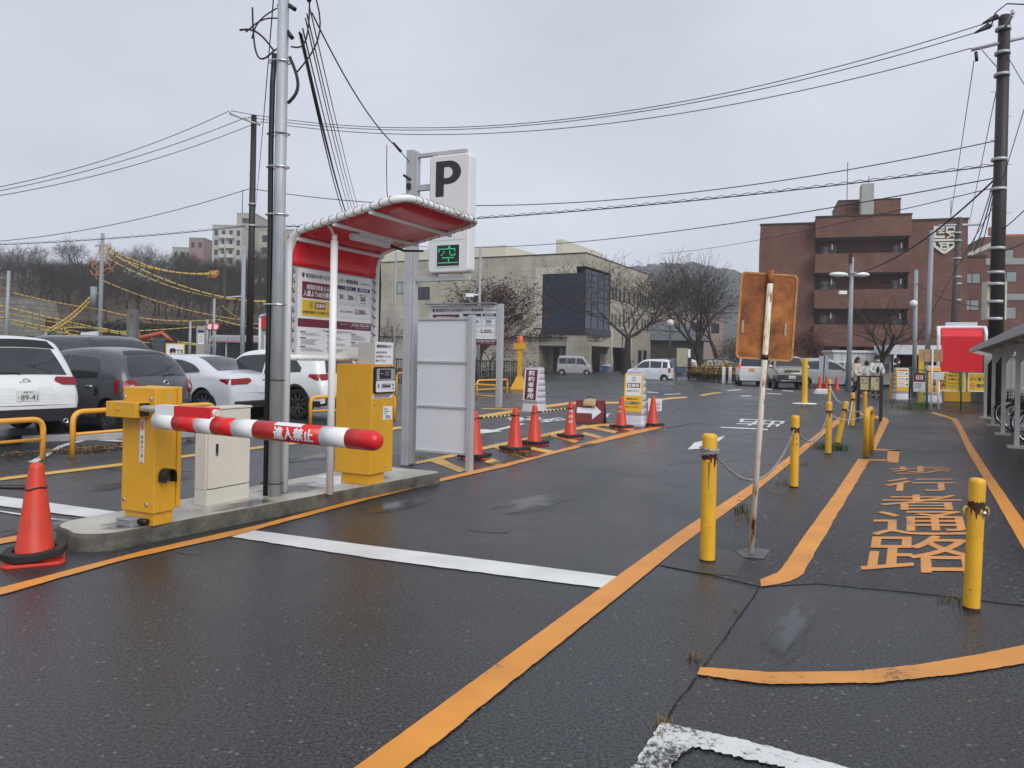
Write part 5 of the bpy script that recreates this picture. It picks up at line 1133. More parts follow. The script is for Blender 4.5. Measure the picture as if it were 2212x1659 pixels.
def patch_on_cone(c, zs, az_):
    for z in zs:
        r = 0.137 - 0.089 * (z - 0.02) / 0.64; b = MB(); vs = []
        for k in range(5):
            a = az_ + (k - 2) * 0.022 / r
            for h in (-0.024, 0.024): rr2 = 0.125 + (0.048 - 0.125) * (z + h - 0.075) / 0.585; vs.append(((rr2 + 0.002) * math.cos(a), (rr2 + 0.002) * math.sin(a), z + h))
        b.add(vs, [(2 * k, 2 * k + 2, 2 * k + 3, 2 * k + 1) for k in range(4)]); o = b.build('reflector', mat('reflector_tape', (0.5, 0.42, 0.38), 0.35), c)
cones[3].rotation_euler = (0, 0, 0); patch_on_cone(cones[3], (0.32, 0.42, 0.52), -math.pi / 2 - 0.1)
cones[4].rotation_euler = (0, 0, 0); patch_on_cone(cones[4], (0.38, 0.48), -math.pi / 2 - 0.75)
p = G(1418, 915); g = thing('paper_notice', 'white laminated paper notice hanging behind the rightmost cone', 'notice', (p.x, p.y + 0.1, 0.3), -0.1); b = MB(); b.bb((-0.19, -0.003, 0), (0.14, 0.003, 0.3)); b.rect(0.0, 0.13, 0.09, 0.2, -0.005, 1); b.rect(0.0, 0.05, 0.09, 0.1, -0.005, 1); b.build('sheet', [M_signw, mat('faded_pink', (0.6, 0.42, 0.45), 0.5)], g)
M_stripey = mat('bar_yellow', (0.72, 0.55, 0.22), 0.4)
def bar(a, c, z0, z1, label, plain=False):
    a, c = Vector((a.x, a.y, z0)), Vector((c.x, c.y, z1)); d = (c - a).normalized(); a2 = a - d * 0.08; c2 = c + d * 0.08
    g = thing('cone_bar', label, 'cone bar', a2, 0); A_, C_ = Vector((0, 0, 0)), c2 - a2
    n = 19 if not plain else 1; b = MB()
    for i in range(n):
        m = 0 if plain or i % 2 == 0 or i < 2 or i > n - 3 else 1
        b.tube([A_ + (C_ - A_) * ((i / n) * 0.86 + 0.07), A_ + (C_ - A_) * (((i + 1) / n) * 0.86 + 0.07)], 0.017, 10, m)
    b.build('rod', [M_black, M_stripey], g)
    for e in (A_ + d * 0.08, C_ - d * 0.08):
        b = MB(); b.tube([e + Vector((0.066 * math.cos(t * math.pi / 8), 0.066 * math.sin(t * math.pi / 8), 0.01 * math.sin(t))) for t in range(16)], 0.007, 6, closed=True); b.build('end_ring', M_black, g)
bar(cones[0].location, cones[1].location, 0.60, 0.585, 'black and yellow striped bar between the first two cones'); bar(cones[2].location, cones[3].location, 0.565, 0.575, 'black and yellow striped bar left of the maroon arrow board')
pz = p0 + Vector((-1.5, 0.15, 0)); bar(pz, p0, 0.50, 0.52, 'black bar running off the left edge from the nearest cone', True)
# ---- plastic sign stands
def stand(name, label, p, rz, w, h, d, build_face, fw=0.86):
    g = thing(name, label, 'sign stand', p, rz, None); b = MB(); vs = []
    prof = [(0.0, 1.02), (0.02, 1.05), (0.07, 1.05), (0.075, 1.0)]
    for k in range(7): z = 0.08 + k * 0.13; prof += [(z, 1.0 - 0.15 * z), (z + 0.115, 1.0 - 0.15 * (z + 0.115)), (z + 0.12, 0.975 - 0.15 * (z + 0.12)), (z + 0.127, 0.975 - 0.15 * (z + 0.127))]
    prof += [(0.985, 0.84), (1.0, 0.78)]
    o = rr(-0.5, -0.5, 0.5, 0.5, 0.12, 4); n = len(o)
    for z, q in prof:
        for x, y in o: vs.append((x * w * q, y * d * (q - 0.35 * z), z * h))
    b.add(vs, [(i * n + j, i * n + (j + 1) % n, (i + 1) * n + (j + 1) % n, (i + 1) * n + j) for i in range(len(prof) - 1) for j in range(n)], 0, True); b.add(vs[-n:], [tuple(range(n))]); b.build('body', M_pale, g)
    b = MB(); yb, yt = -d * 0.5 * (1.0 - 0.16), -d * 0.5 * 0.56
    b.T = Matrix.Translation((0, -d * 0.5 * 0.875 - 0.014, h * 0.27)) @ Matrix.Rotation(-math.atan2(d * 0.5 * 0.35, h * 0.69), 4, 'X')
    build_face(b, w * fw, h * 0.69); b.build('sign_face', FM, g); return g
FM = [M_signw, M_maroon, mat('stand_yellow', (0.80, 0.52, 0.03), 0.4), M_ink, mat('stand_orange', (0.80, 0.40, 0.05), 0.4), mat('print_grey', '')]
def face_a(b, w, h):
    b.bb((-w / 2, 0, 0), (w / 2, 0.008, h), 0); b.rect(-w * 0.40, h * 0.02, w * 0.40, h * 0.98, -0.003, 1)
    for i, ch in enumerate('契約者専用'): b.text(ch, 0, h * (0.87 - 0.183 * i), h * 0.15, -0.006, 0, w=w * 0.42, bold=0.04)
def face_b(b, w, h):
    b.bb((-w / 2, 0, 0), (w / 2, 0.008, h), 2); b.rect(-w * 0.42, h * 0.43, w * 0.42, h * 0.97, -0.003, 0)
    b.rect(-w * 0.36, h * 0.64, w * 0.36, h * 0.765, -0.005, 1); b.text('駐車券', 0, h * 0.70, h * 0.095, -0.008, 0, w=w * 0.62, bold=0.04); b.text('お持ち下さい', 0, h * 0.555, h * 0.05, -0.006, 3, w=w * 0.68, bold=0.01)
    r = w * 0.12; o = [(r * math.cos(a * math.pi / 10), -0.005, h * 0.87 + r * math.sin(a * math.pi / 10)) for a in range(20)]; i_ = [(r * .86 * math.cos(a * math.pi / 10), -0.005, h * 0.87 + r * .86 * math.sin(a * math.pi / 10)) for a in range(20)]
    b.add(o + i_, [(i, (i + 1) % 20, 20 + (i + 1) % 20, 20 + i) for i in range(20)], 3); b.rect(-0.008, h * .855, 0.008, h * .91, -0.006, 3); b.rect(-0.008, h * .83, 0.008, h * .845, -0.006, 3)
    b.text('精算時は必ず', -w * .02, h * 0.345, h * 0.055, -0.004, 3, w=w * 0.7, bold=.01); b.rect(-w * .42, h * .20, w * .3, h * .27, -0.003, 1); b.text('駐車サービス', -w * .06, h * 0.235, h * 0.05, -0.006, 0, w=w * 0.66, bold=.02); b.text('を', w * .37, h * .235, h * .045, -0.004, 3); b.text('受けてください', 0, h * 0.13, h * 0.055, -0.004, 3, w=w * 0.74, bold=.01)
def face_c(b, w, h):
    b.bb((-w / 2, 0, 0), (w / 2, 0.008, h), 4)
    for k in range(3):
        z = h * (0.70 - 0.24 * k); b.rect(-w * .42, z, w * .42, z + h * .19, -0.003, 0); b.rect(-w * .36, z + h * .12, w * .1, z + h * .145, -0.005, 5); b.rect(-w * .36, z + h * .06, w * .2, z + h * .085, -0.005, 5); b.rect(w * .22, z + h * .05, w * .36, z + h * .13, -0.005, 3)
    b.rect(-w * .3, h * .92, w * .3, h * .95, -0.003, 1)
stand('sign_stand', 'grey plastic sign stand with a tall maroon face reading 契約者専用', G(1154, 891), -0.62, 0.56, 1.28, 0.50, face_a)
stand('sign_stand', 'grey plastic sign stand with a white and yellow ticket face between two red cones', G(1371, 920), -0.42, 0.50, 1.25, 0.46, face_b)
stand('sign_stand', 'grey plastic sign stand with an orange face of three white notices by the green fence', G(1946, 864), -0.1, 0.56, 1.25, 0.46, face_c)
# ---- maroon A-frame with arrow and bag
pa = G(1240, 912); pb = G(1302, 915); d = pb - pa; ang = math.atan2(d.y, d.x); wA = d.length; hA = 0.56
g = thing('arrow_board', 'maroon folding board with a white arrow pointing right', 'sign board', pa, ang)
b = MB(); th = math.atan2(0.17, hA); b.T = Matrix.Rotation(-th, 4, 'X'); b.bb((0, 0, 0.0), (wA, 0.02, hA), 0)
b.flat([(wA * x, hA * z) for x, z in ((0.06, 0.42), (0.06, 0.66), (0.58, 0.66), (0.62, 0.84), (0.92, 0.50), (0.62, 0.16), (0.60, 0.42))], -0.003, 1); b.build('front_panel', [mat('maroon_board', (0.19, 0.022, 0.022), 0.35), M_signw], g, bevel=0.004)
b = MB(); b.T = Matrix.Translation((0, 0.38, 0)) @ Matrix.Rotation(th, 4, 'X'); b.bb((0, -0.02, 0), (wA, 0, hA)); b.build('rear_panel', mat('maroon_board', ''), g, bevel=0.004)
b = MB(); b.prism([(0.03, 0.03), (0.35, 0.03), (0.21, hA - 0.05), (0.17, hA - 0.05)], wA - 0.03, wA - 0.02, 'yz'); b.build('inner_side', M_black, g)
tz = hA * math.cos(th)
bg_ = thing('sandbag', 'beige weight bag with a black handle lying over the maroon arrow board', 'bag', pa + Vector((d.x * 0.48, d.y * 0.48, 0)) + Vector((-math.sin(ang), math.cos(ang), 0)) * 0.19 + Vector((0, 0, tz)), ang)
b = MB(); vs = []; prof = [(-0.13, -0.16), (-0.115, -0.10), (-0.075, -0.03), (-0.03, 0.018), (0.0, 0.025), (0.03, 0.018), (0.075, -0.03), (0.12, -0.11)]
for y, z in prof:
    for k in range(9): x = -0.16 + 0.32 * k / 8; q = math.cos((k - 4) / 4 * math.pi / 2) ** 0.4 if abs(k - 4) < 4 else 0; vs.append((x * (1.0 if abs(y) > 0.05 else 0.9) + 0.02 * (-y), y - 0.012 * q * (1 if y < 0 else -1), z + 0.018 * q + 0.006 * math.sin(7 * x + 30 * y)))
b.add(vs, [(i * 9 + j, i * 9 + j + 1, (i + 1) * 9 + j + 1, (i + 1) * 9 + j) for i in range(7) for j in range(8)], 0, True); o = b.build('bag', mat('tan_fabric', (0.46, 0.33, 0.17), 0.6, 0.15, 12), bg_); o.modifiers.new('thick', 'SOLIDIFY').thickness = 0.02
b = MB(); b.tube([(-0.1, -0.01, 0.03), (-0.08, -0.01, 0.07), (0, -0.01, 0.09), (0.08, -0.01, 0.07), (0.1, -0.01, 0.03)], 0.011, 6); b.build('handle', M_black, bg_)
# ---- yellow post with orange lamp
p = G(1122, 842); hp = zat(p, 731)
g = thing('lamp_post', 'yellow post with flared foot and orange warning lamp in front of the black fence', 'lamp post', p, -0.3)
b = MB(); b.add([(x * s_, y * s_, z) for z, s_ in ((0, 0.36), (0.06, 0.36), (0.65, 0.12)) for x, y in ((-1, -1), (1, -1), (1, 1), (-1, 1))], [(0, 1, 5, 4), (1, 2, 6, 5), (2, 3, 7, 6), (3, 0, 4, 7), (4, 5, 9, 8), (5, 6, 10, 9), (6, 7, 11, 10), (7, 4, 8, 11), (8, 9, 10, 11)]); b.bb((-0.1, -0.1, 0.6), (0.1, 0.1, hp - 0.5)); b.build('post', M_yel, g, bevel=0.01)
b = MB(); b.bb((-0.27, -0.15, hp - 0.55), (0.27, 0.15, hp - 0.25)); b.build('head', M_yel, g, bevel=0.02)
b = MB(); b.lathe([(0.14, 0), (0.14, 0.3), (0.1, 0.36), (0.001, 0.37)], 14, 0, (0, 0, hp - 0.25)); b.build('lamp', mat('orange_lamp', (0.7, 0.13, 0.02), 0.25), g)
# ---- yellow pipe guard rails
def rail(label, a, c, h, r=0.038, mid=0.5):
    a, c = Vector(a), Vector(c); d = c - a; L_ = d.length; g = thing('guard_rail', label, 'guard rail', a, math.atan2(d.y, d.x), 'yellow pipe guard rails')
    b = MB(); b.tube(fillet([(0, 0, -0.0), (0, 0, h), (L_, 0, h), (L_, 0, 0)], 0.16, 7), r, 14); b.build('hoop', M_rail, g)
    b = MB(); b.cyl((0.0, 0, h * mid), (L_, 0, h * mid), r * 0.62, n=10); b.build('cross_bar', M_rail, g); return g
ra = G(92, 992); rh = zat(ra, 905); rail('yellow pipe guard rail at the left edge in front of the white crossover', ra - L3 * 2.6, ra, rh)
ra = G(156, 987); rail('yellow pipe guard rail behind the barrier machine, in front of the dark hatchback', ra, ra + L3 * 2.55, zat(ra, 890))
ra = G(670, 918); rail('yellow pipe guard rail passing behind the ticket machine', ra, G(852, 908), zat(ra, 858))
ra = G(1074, 880); rail('yellow pipe guard rail at the right of the blank white panel', G(1022, 876), ra, zat(ra, 833))
ra = G(1030, 862); rail('yellow pipe guard rail end standing behind another rail near the price board', ra, ra + L3 * 2.5, zat(ra, 822))
ra = G(856, 868); rail('yellow pipe guard rail far behind the ticket machine', ra, ra + T3 * 1.6, zat(ra, 806))
# wheel stop
p = G(30, 958); g = MB().bb((0, 0, 0), (0.16, 2.6, 0.12)).build('wheel_stop', mat('pale_concrete', (0.33, 0.34, 0.35), 0.6, 0.15), None, (p.x, p.y + 0.2, 0), math.radians(-60), bevel=0.02); tag(g, 'pale concrete wheel stop bar behind the guard rail at left', 'wheel stop')
# fallen leaves and grass
def litter(name, label, spots, n, m, size, seed):
    R_ = random.Random(seed); b = MB()
    for a, c, wd, k in spots:
        for _ in range(k):
            t = R_.random(); p = Vector(a).lerp(Vector(c), t) + Vector((R_.gauss(0, wd), R_.gauss(0, wd), 0)); s_ = size * R_.uniform(.5, 1.3); an = R_.uniform(0, 6.28); q = Matrix.Rotation(an, 3, 'Z') @ Matrix.Rotation(R_.uniform(-.5, .5), 3, 'X')
            z0 = gz(p.x, p.y) + R_.uniform(0.008, 0.03)
            b.add([tuple(q @ Vector(v) * s_ + Vector((p.x, p.y, z0 + 0.3 * s_))) for v in ((-1, 0, 0), (0, -.45, .12), (1, 0, 0), (0, .45, -.1))], [(0, 1, 2, 3)], R_.randrange(len(m)))
    o = b.build(name, m); tag(o, label, 'leaves'); o['kind'] = 'stuff'; return o
ML = [mat('leaf_brown', (0.10, 0.042, 0.018), 0.7), mat('leaf_rust', (0.17, 0.06, 0.022), 0.7), mat('leaf_tan', (0.20, 0.13, 0.06), 0.7)]
litter('fallen_leaves', 'brown fallen leaves along the foot of the yellow guard rails', [(tuple(G(20, 985)), tuple(G(300, 962)), 0.12, 500), (tuple(G(150, 980)), tuple(G(270, 968)), 0.1, 250), (tuple(G(395, 958)), tuple(G(420, 952)), 0.1, 60)], 0, ML, 0.035, 1)
litter('fallen_leaves', 'scattered brown leaves between the bollards and under the green fence', [(tuple(G(1600, 1120)), tuple(G(1700, 1010)), 0.15, 40), (tuple(G(1990, 878)), tuple(G(2130, 880)), 0.25, 120), (tuple(G(1560, 1150)), tuple(G(1600, 1120)), 0.1, 10)], 0, ML, 0.03, 2)
R_ = random.Random(9); b = MB()
def tuft(p, n, h, sp, m):
    for _ in range(n):
        an = R_.uniform(0, 6.28); l_ = h * R_.uniform(.5, 1.15); ln = R_.uniform(.15, .9); o = Vector((R_.gauss(0, sp), R_.gauss(0, sp), 0)); x = Vector((math.cos(an), math.sin(an), 0)); s_ = Vector((-x.y, x.x, 0)) * 0.0045 * (h / 0.12) ** .5
        q = [p + o, p + o + x * ln * l_ * .35 + Vector((0, 0, l_ * .6)), p + o + x * ln * l_ + Vector((0, 0, l_ * (1 - .35 * ln)))]
        b.add([q[0] - s_, q[0] + s_, q[1] + s_ * .8, q[1] - s_ * .8, q[2]], [(0, 1, 2, 3), (3, 2, 4)], m)
for u, v, n, h, sp, m in ((1780, 970, 130, 0.16, 0.1, 0), (1812, 972, 90, 0.16, 0.08, 0), (1602, 1110, 40, 0.13, 0.04, 1), (1610, 1122, 30, 0.08, 0.05, 2), (1690, 1048, 25, 0.08, 0.05, 2), (1740, 1005, 25, 0.09, 0.06, 2), (1672, 1068, 20, .07, .05, 2), (1500, 1420, 22, 0.05, 0.02, 2), (1432, 1566, 30, 0.045, 0.02, 2), (1420, 1592, 14, 0.035, 0.015, 2), (1592, 1320, 10, .04, .015, 2),
                        (2050, 1300, 30, 0.06, 0.06, 2), (1965, 884, 260, 0.18, 0.35, 0), (1990, 878, 180, 0.2, 0.3, 3), (1940, 872, 90, 0.2, 0.3, 1), (1120, 985, 60, 0.1, 0.12, 2), (1165, 950, 60, 0.1, 0.12, 2), (905, 992, 25, .08, .06, 2), (1738, 880, 60, .15, .2, 2), (1180, 948, 30, .1, .08, 1), (60, 990, 60, .1, .3, 1), (200, 976, 50, .1, .3, 2), (1060, 840, 200, .25, .8, 1)):
    p = G(u, v); tuft(p, n, h, sp, m)
o = b.build('grass', [mat('grass_green', (0.07, 0.12, 0.025), 0.6), mat('grass_dull', (0.10, 0.11, 0.035), 0.7), mat('grass_dry', (0.20, 0.14, 0.06), 0.8), mat('grass_fresh', (.10, .16, .035), .6)]); tag(o, 'weeds and dry grass tufts in the pavement cracks', 'grass'); o['kind'] = 'stuff'
# ---------------- right hand side: bollards, chains, signs
M_bol = M_yel2
def bollard(label, u, v, vt, r=0.055, ut=None, bands=True, seed=0, hook=False):
    p = G(u, v); top = A(ut if ut else PX((p.x, p.y, 1.0))[0], vt, p.y); tilt = Vector((top.x - p.x, 0, top.z - p.z)); h = tilt.length
    g = thing('bollard', label, 'bollard', p, 0, 'yellow steel bollards'); g.rotation_euler = (0, math.atan2(tilt.x, tilt.z), 0)
    b = MB(); b.lathe([(r, -0.02), (r, h - 0.045), (r * 0.99, h - 0.03), (r * 0.94, h - 0.012), (r * 0.6, h - 0.002), (0.001, h)], 24); b.build('post', M_bol, g)
    if bands:
        R2 = random.Random(seed); zc = h - 0.17; b = MB(); n = 40; vs = []
        for i in range(n): a = 2 * math.pi * i / n; e0 = zc - 0.012 + R2.uniform(-.03, .008) - (0.05 if R2.random() < .2 else 0); vs += [((r + 0.0015) * math.cos(a), (r + 0.0015) * math.sin(a), e0), ((r + 0.0015) * math.cos(a), (r + 0.0015) * math.sin(a), zc + 0.022 + R2.uniform(-.01, .012))]
        b.add(vs, [(2 * i, 2 * ((i + 1) % n), 2 * ((i + 1) % n) + 1, 2 * i + 1) for i in range(n)], 0, True)
        for _ in range(9):
            a = R2.uniform(0, 6.28); z = R2.uniform(0.1, h - .2); s_ = R2.uniform(.004, .011); b.add([((r + .001) * math.cos(a + k * s_ / r), (r + .001) * math.sin(a + k * s_ / r), z + e) for k, e in ((-1, 0), (0, -s_), (1, 0), (0, s_ * 1.4))], [(0, 1, 2, 3)], 0)
        for _ in range(5):
            a = R2.uniform(0, 6.28); z = zc - 0.04; l_ = R2.uniform(.05, .28); b.add([((r + .0012) * math.cos(a + k / r), (r + .0012) * math.sin(a + k / r), z - e) for k, e in ((-.006, 0), (-.001, l_), (.002, l_), (.006, 0))], [(0, 1, 2, 3)], 1)
        b.lathe([(r + 0.001, 0.0), (r + 0.001, 0.02)], 24, 0); b.build('rust_band', [M_rust, mat('rust_streak', (0.30, 0.13, 0.02), .7)], g)
    if hook:
        for sd in (1, -1):
            b = MB(); b.tube([(sd * (r - .005), 0, h - .19), (sd * (r + .02), 0, h - .18), (sd * (r + .033), 0, h - .2), (sd * (r + .026), 0, h - .235)], 0.006, 8); b.build('chain_hook', M_bol, g)
        b = MB(); b.sphere((0.02, -r - .004, h - .21), .016, 8); b.build('padlock', M_chrome, g)
    return g, p, h
b1, q1, h1 = bollard('thickest and nearest yellow bollard wrapped with a steel chain beside the rusty sign', 1528, 1213, 936, 0.056, seed=1)
b2, q2, h2 = bollard('yellow bollard between the rusty sign and the grass tuft', 1715, 1053, 897, 0.05, seed=2)
b3, q3, h3 = bollard('yellow bollard standing in the green grass tuft', 1789, 981, 868, 0.05, seed=3)
b4, q4, h4 = bollard('leaning yellow bollard just beyond the grass tuft', 1809, 958, 867, 0.052, ut=1829, seed=4)
b5, q5, h5 = bollard('yellow bollard with a loose white rope, left of the brown notice board', 1841, 921, 848, 0.05, seed=5)
b7, q7, h7 = bollard('yellow bollard at right with two chain hooks, alone beside the painted path letters', 2098, 1317, 1032, 0.047, ut=2112, seed=7, hook=True)
b8, q8, h8 = bollard('slim yellow bollard in front of the far red cones', 1791, 884, 820, 0.055, seed=8)
b9, q9, h9 = bollard('yellow bollard half hidden behind the brown notice board', 1868, 903, 846, 0.05, bands=False)
b10, q10, h10 = bollard('tall yellow post on a white foot plate in the car park lane', 1738, 872, 774, 0.10, bands=False)
b11, q11, h11 = bollard('yellow bollard left of the orange notice stand', 1926, 862, 806, 0.08, bands=False)
b = MB(); b.lathe([(0.42, 0), (0.41, 0.02), (0.1, 0.024)], 24); b.build('foot_plate', M_white, b10)
pa, pb = G(1871, 986), G(1881, 976); g = thing('hoop_barrier', 'narrow yellow steel hoop seen edge on beside the path box marking', 'barrier', pa, math.atan2((pb - pa).y, (pb - pa).x), None); L_ = (pb - pa).length; hh = zat(pa, 888)
b = MB(); b.tube(fillet([(0, 0, 0), (0, 0, hh), (L_, 0, hh), (L_, 0, 0)], 0.16, 8), 0.048, 14); b.build('hoop', M_bol, g)
M_chain = mat('steel_chain', (0.42, 0.41, 0.40), 0.4, 0.2, metal=0.6)
def chain(label, p, q, sag, m, link=0.03, r=0.0042, wrap=None, rope=False):
    p, q = Vector(p), Vector(q); L_ = (q - p).length + 1.2 * sag; n = max(8, int(L_ / (link * 1.45))); b = MB()
    def at(t): return p.lerp(q, t) + Vector((0, 0, -4 * sag * t * (1 - t)))
    if rope: b.tube([at(i / 24) - p for i in range(25)], 0.012, 6)
    else:
        for i in range(n):
            c = at((i + .5) / n) - p; d = (at((i + 1) / n) - at(i / n)).normalized(); x = Vector((0, 0, 1)).cross(d); x = x.normalized() if x.length > 1e-5 else Vector((1, 0, 0)); y = d.cross(x)
            if i % 2: x = y
            b.tube([c + d * link * 0.9 * math.cos(t * math.pi / 4) + x * link * 0.42 * math.sin(t * math.pi / 4) for t in range(8)], r, 4, closed=True)
    o = b.build('chain', m, None, p); tag(o, label, 'chain', 'chains between the bollards'); return o
def topz(p, h, dz=0.17): return Vector((p.x, p.y, h - dz + p.z))
c1 = topz(q1, h1, 0.13); c2 = topz(q2, h2, .17)
d12 = (c2 - c1); d12.z = 0; d12.normalize()
chain('steel chain hanging from the nearest bollard past the rusty sign post', c1 + d12 * 0.065, c2 - d12 * .05, 0.40, M_chain)
for k in range(3):
    pass
b = MB(); n = 44
for i in range(n):
    a = 2 * math.pi * i / n * 2.0; r_ = 0.065; c = Vector((r_ * math.cos(a), r_ * math.sin(a), (0.012 if i > n // 2 else -0.018) + .008 * math.sin(a * 1.5))); d = Vector((-math.sin(a), math.cos(a), 0)); x = Vector((0, 0, 1)) if i % 2 else Vector((math.cos(a), math.sin(a), 0))
    b.tube([c + d * 0.017 * math.cos(t * math.pi / 4) + x * 0.011 * math.sin(t * math.pi / 4) for t in range(8)], 0.0042, 4, closed=True)
o = b.build('chain', M_chain, None, c1); tag(o, 'steel chain wound twice round the top of the nearest bollard', 'chain', 'chains between the bollards')
c3 = topz(q3, h3); chain('steel chain hanging between the second bollard and the one in the grass', c2 + d12 * .05, c3, 0.30, M_chain)
M_rope = mat('white_rope', (0.60, 0.59, 0.56), .6)
chain('white chain from the grass tuft bollard to the yellow hoop', topz(q3, h3, .2), Vector((pa.x, pa.y, hh - .05)), 0.1, M_rope, .035); chain('white chain from the leaning bollard towards the yellow hoop', A(1828, 885, q4.y), Vector((pb.x, pb.y, hh + .03)), 0.06, M_rope, .035)
chain('slack white rope between the slim bollard and the notice board bollard', topz(q8, h8), topz(q5, h5, .1), 0.35, M_rope, rope=True); chain('loose white rope dangling from the bollard left of the notice board', topz(q5, h5, .16), A(1832, 918, q5.y - .5), 0.05, M_rope, rope=True)
# concrete pads
o = MB().quad(V2G([(1424, 1222), (1470, 1188), (1566, 1186), (1612, 1210), (1592, 1246), (1520, 1240)], 0.006)).build('concrete_pad', mat('dark_wet_concrete', (0.045, 0.044, 0.04), .5, .4, 5), ground); MB().quad(V2G([(1590, 1192), (1622, 1184), (1664, 1190), (1650, 1210), (1604, 1206)], 0.009)).build('concrete_pad', mat('grey_wet_concrete', (0.10, 0.098, 0.09), .5, .3, 5), ground)
# rusty sign
def rust_mat():
    m = D.materials.new('rusty_sheet'); m.use_nodes = True; nt = m.node_tree; b = nt.nodes['Principled BSDF']; l = nt.links.new; tc = N(nt, 'ShaderNodeTexCoord')
    n1 = N(nt, 'ShaderNodeTexNoise'); n1.inputs['Scale'].default_value = 4.5; n1.inputs['Detail'].default_value = 10; n1.inputs['Roughness'].default_value = .72
    n2 = N(nt, 'ShaderNodeTexNoise'); n2.inputs['Scale'].default_value = 2.3; n2.inputs['Detail'].default_value = 6; n2.inputs['Distortion'].default_value = .5
    for n in (n1, n2): l(tc.outputs['Object'], n.inputs['Vector'])
    r = N(nt, 'ShaderNodeValToRGB'); e = r.color_ramp.elements; e[0].position = .33; e[0].color = (.11, .034, .011, 1); e[1].position = .62; e[1].color = (.46, .17, .042, 1); x = e.new(.5); x.color = (.29, .095, .024, 1)
    r2 = N(nt, 'ShaderNodeValToRGB'); r2.color_ramp.elements[0].position = .58; r2.color_ramp.elements[1].position = .78
    mx = N(nt, 'ShaderNodeMixRGB'); mx.inputs[2].default_value = (.66, .42, .19, 1); l(n1.outputs['Fac'], r.inputs[0]); l(n2.outputs['Fac'], r2.inputs[0]); l(r2.outputs[0], mx.inputs[0]); l(r.outputs[0], mx.inputs[1]); l(mx.outputs[0], b.inputs['Base Color']); b.inputs['Roughness'].default_value = .75
    bp = N(nt, 'ShaderNodeBump'); bp.inputs['Strength'].default_value = .3; bp.inputs['Distance'].default_value = .004; l(n1.outputs['Fac'], bp.inputs['Height']); l(bp.outputs[0], b.inputs['Normal']); return m
M_rsheet = rust_mat()
pr = G(1622, 1197); tp = A(1667, 584, pr.y - 0.02); hv = tp - pr; hp = hv.length
g = thing('sign_post', 'rusty road sign seen from behind on a peeling white leaning post', 'road sign', pr); g.rotation_euler = (-math.atan2(hv.y, hv.z) if False else 0, math.atan2(hv.x, hv.z), -0.03)
def postmat():
    m = D.materials.new('peeling_white_post'); m.use_nodes = True; nt = m.node_tree; b = nt.nodes['Principled BSDF']; l = nt.links.new; tc = N(nt, 'ShaderNodeTexCoord'); mp = N(nt, 'ShaderNodeMapping'); mp.inputs['Scale'].default_value = (1, 1, .25); l(tc.outputs['Object'], mp.inputs[0])
    n1 = N(nt, 'ShaderNodeTexNoise'); n1.inputs['Scale'].default_value = 22; n1.inputs['Detail'].default_value = 6; l(mp.outputs[0], n1.inputs['Vector'])
    r = N(nt, 'ShaderNodeValToRGB'); e = r.color_ramp.elements; e[0].position = .37; e[0].color = (.16, .05, .015, 1); e[1].position = .48; e[1].color = (.72, .68, .58, 1); x = e.new(.41); x.color = (.55, .38, .2, 1)
    l(n1.outputs['Fac'], r.inputs[0]); l(r.outputs[0], b.inputs['Base Color']); b.inputs['Roughness'].default_value = .5; return m
M_peel = postmat()
b = MB(); b.cyl((0, 0, 0), (0, 0, hp), 0.0225, n=16); b.build('post', M_peel, g)
pz0, pz1 = zat(pr, 776) - .0, zat(pr, 589); wl = 0.222
b = MB(); b.prism(rr(-wl, pz0, wl, pz1, 0.035), 0.024, 0.030); b.build('sign_plate', M_rsheet, g)
b = MB(); o1 = rr(-wl - .003, pz0 - .003, wl + .003, pz1 + .003, .037); o2 = rr(-wl + .012, pz0 + .012, wl - .012, pz1 - .012, .028); n = len(o1)
b.add([(x, .0235, z) for x, z in o1] + [(x, .0195, z) for x, z in o1] + [(x, .0195, z) for x, z in o2] + [(x, .0235, z) for x, z in o2], [t for i in range(n) for j in ((i + 1) % n,) for t in ((i, n + i, n + j, j), (n + i, 2 * n + i, 2 * n + j, n + j), (2 * n + i, 3 * n + i, 3 * n + j, 2 * n + j))]); b.build('rim', mat('rusty_rim', (.46, .22, .07), .7, .3, 14), g)
for x in (-.185, .15):
    b = MB(); b.bb((x - .008, .0155, pz0 + .2), (x + .008, .0238, pz0 + .3)); b.build('tape', mat('pale_tape', (.42, .30, .2), .5), g)
b = MB(); b.cyl((0, 0, pz0 + .0), (0, 0, pz0 + .04), .0255, n=16); b.build('clamp_band', M_black, g)
b = MB(); b.cyl((0, 0, hp - .1), (0, 0, hp + .005), .0245, n=16); b.build('rusty_top', M_rsheet, g)
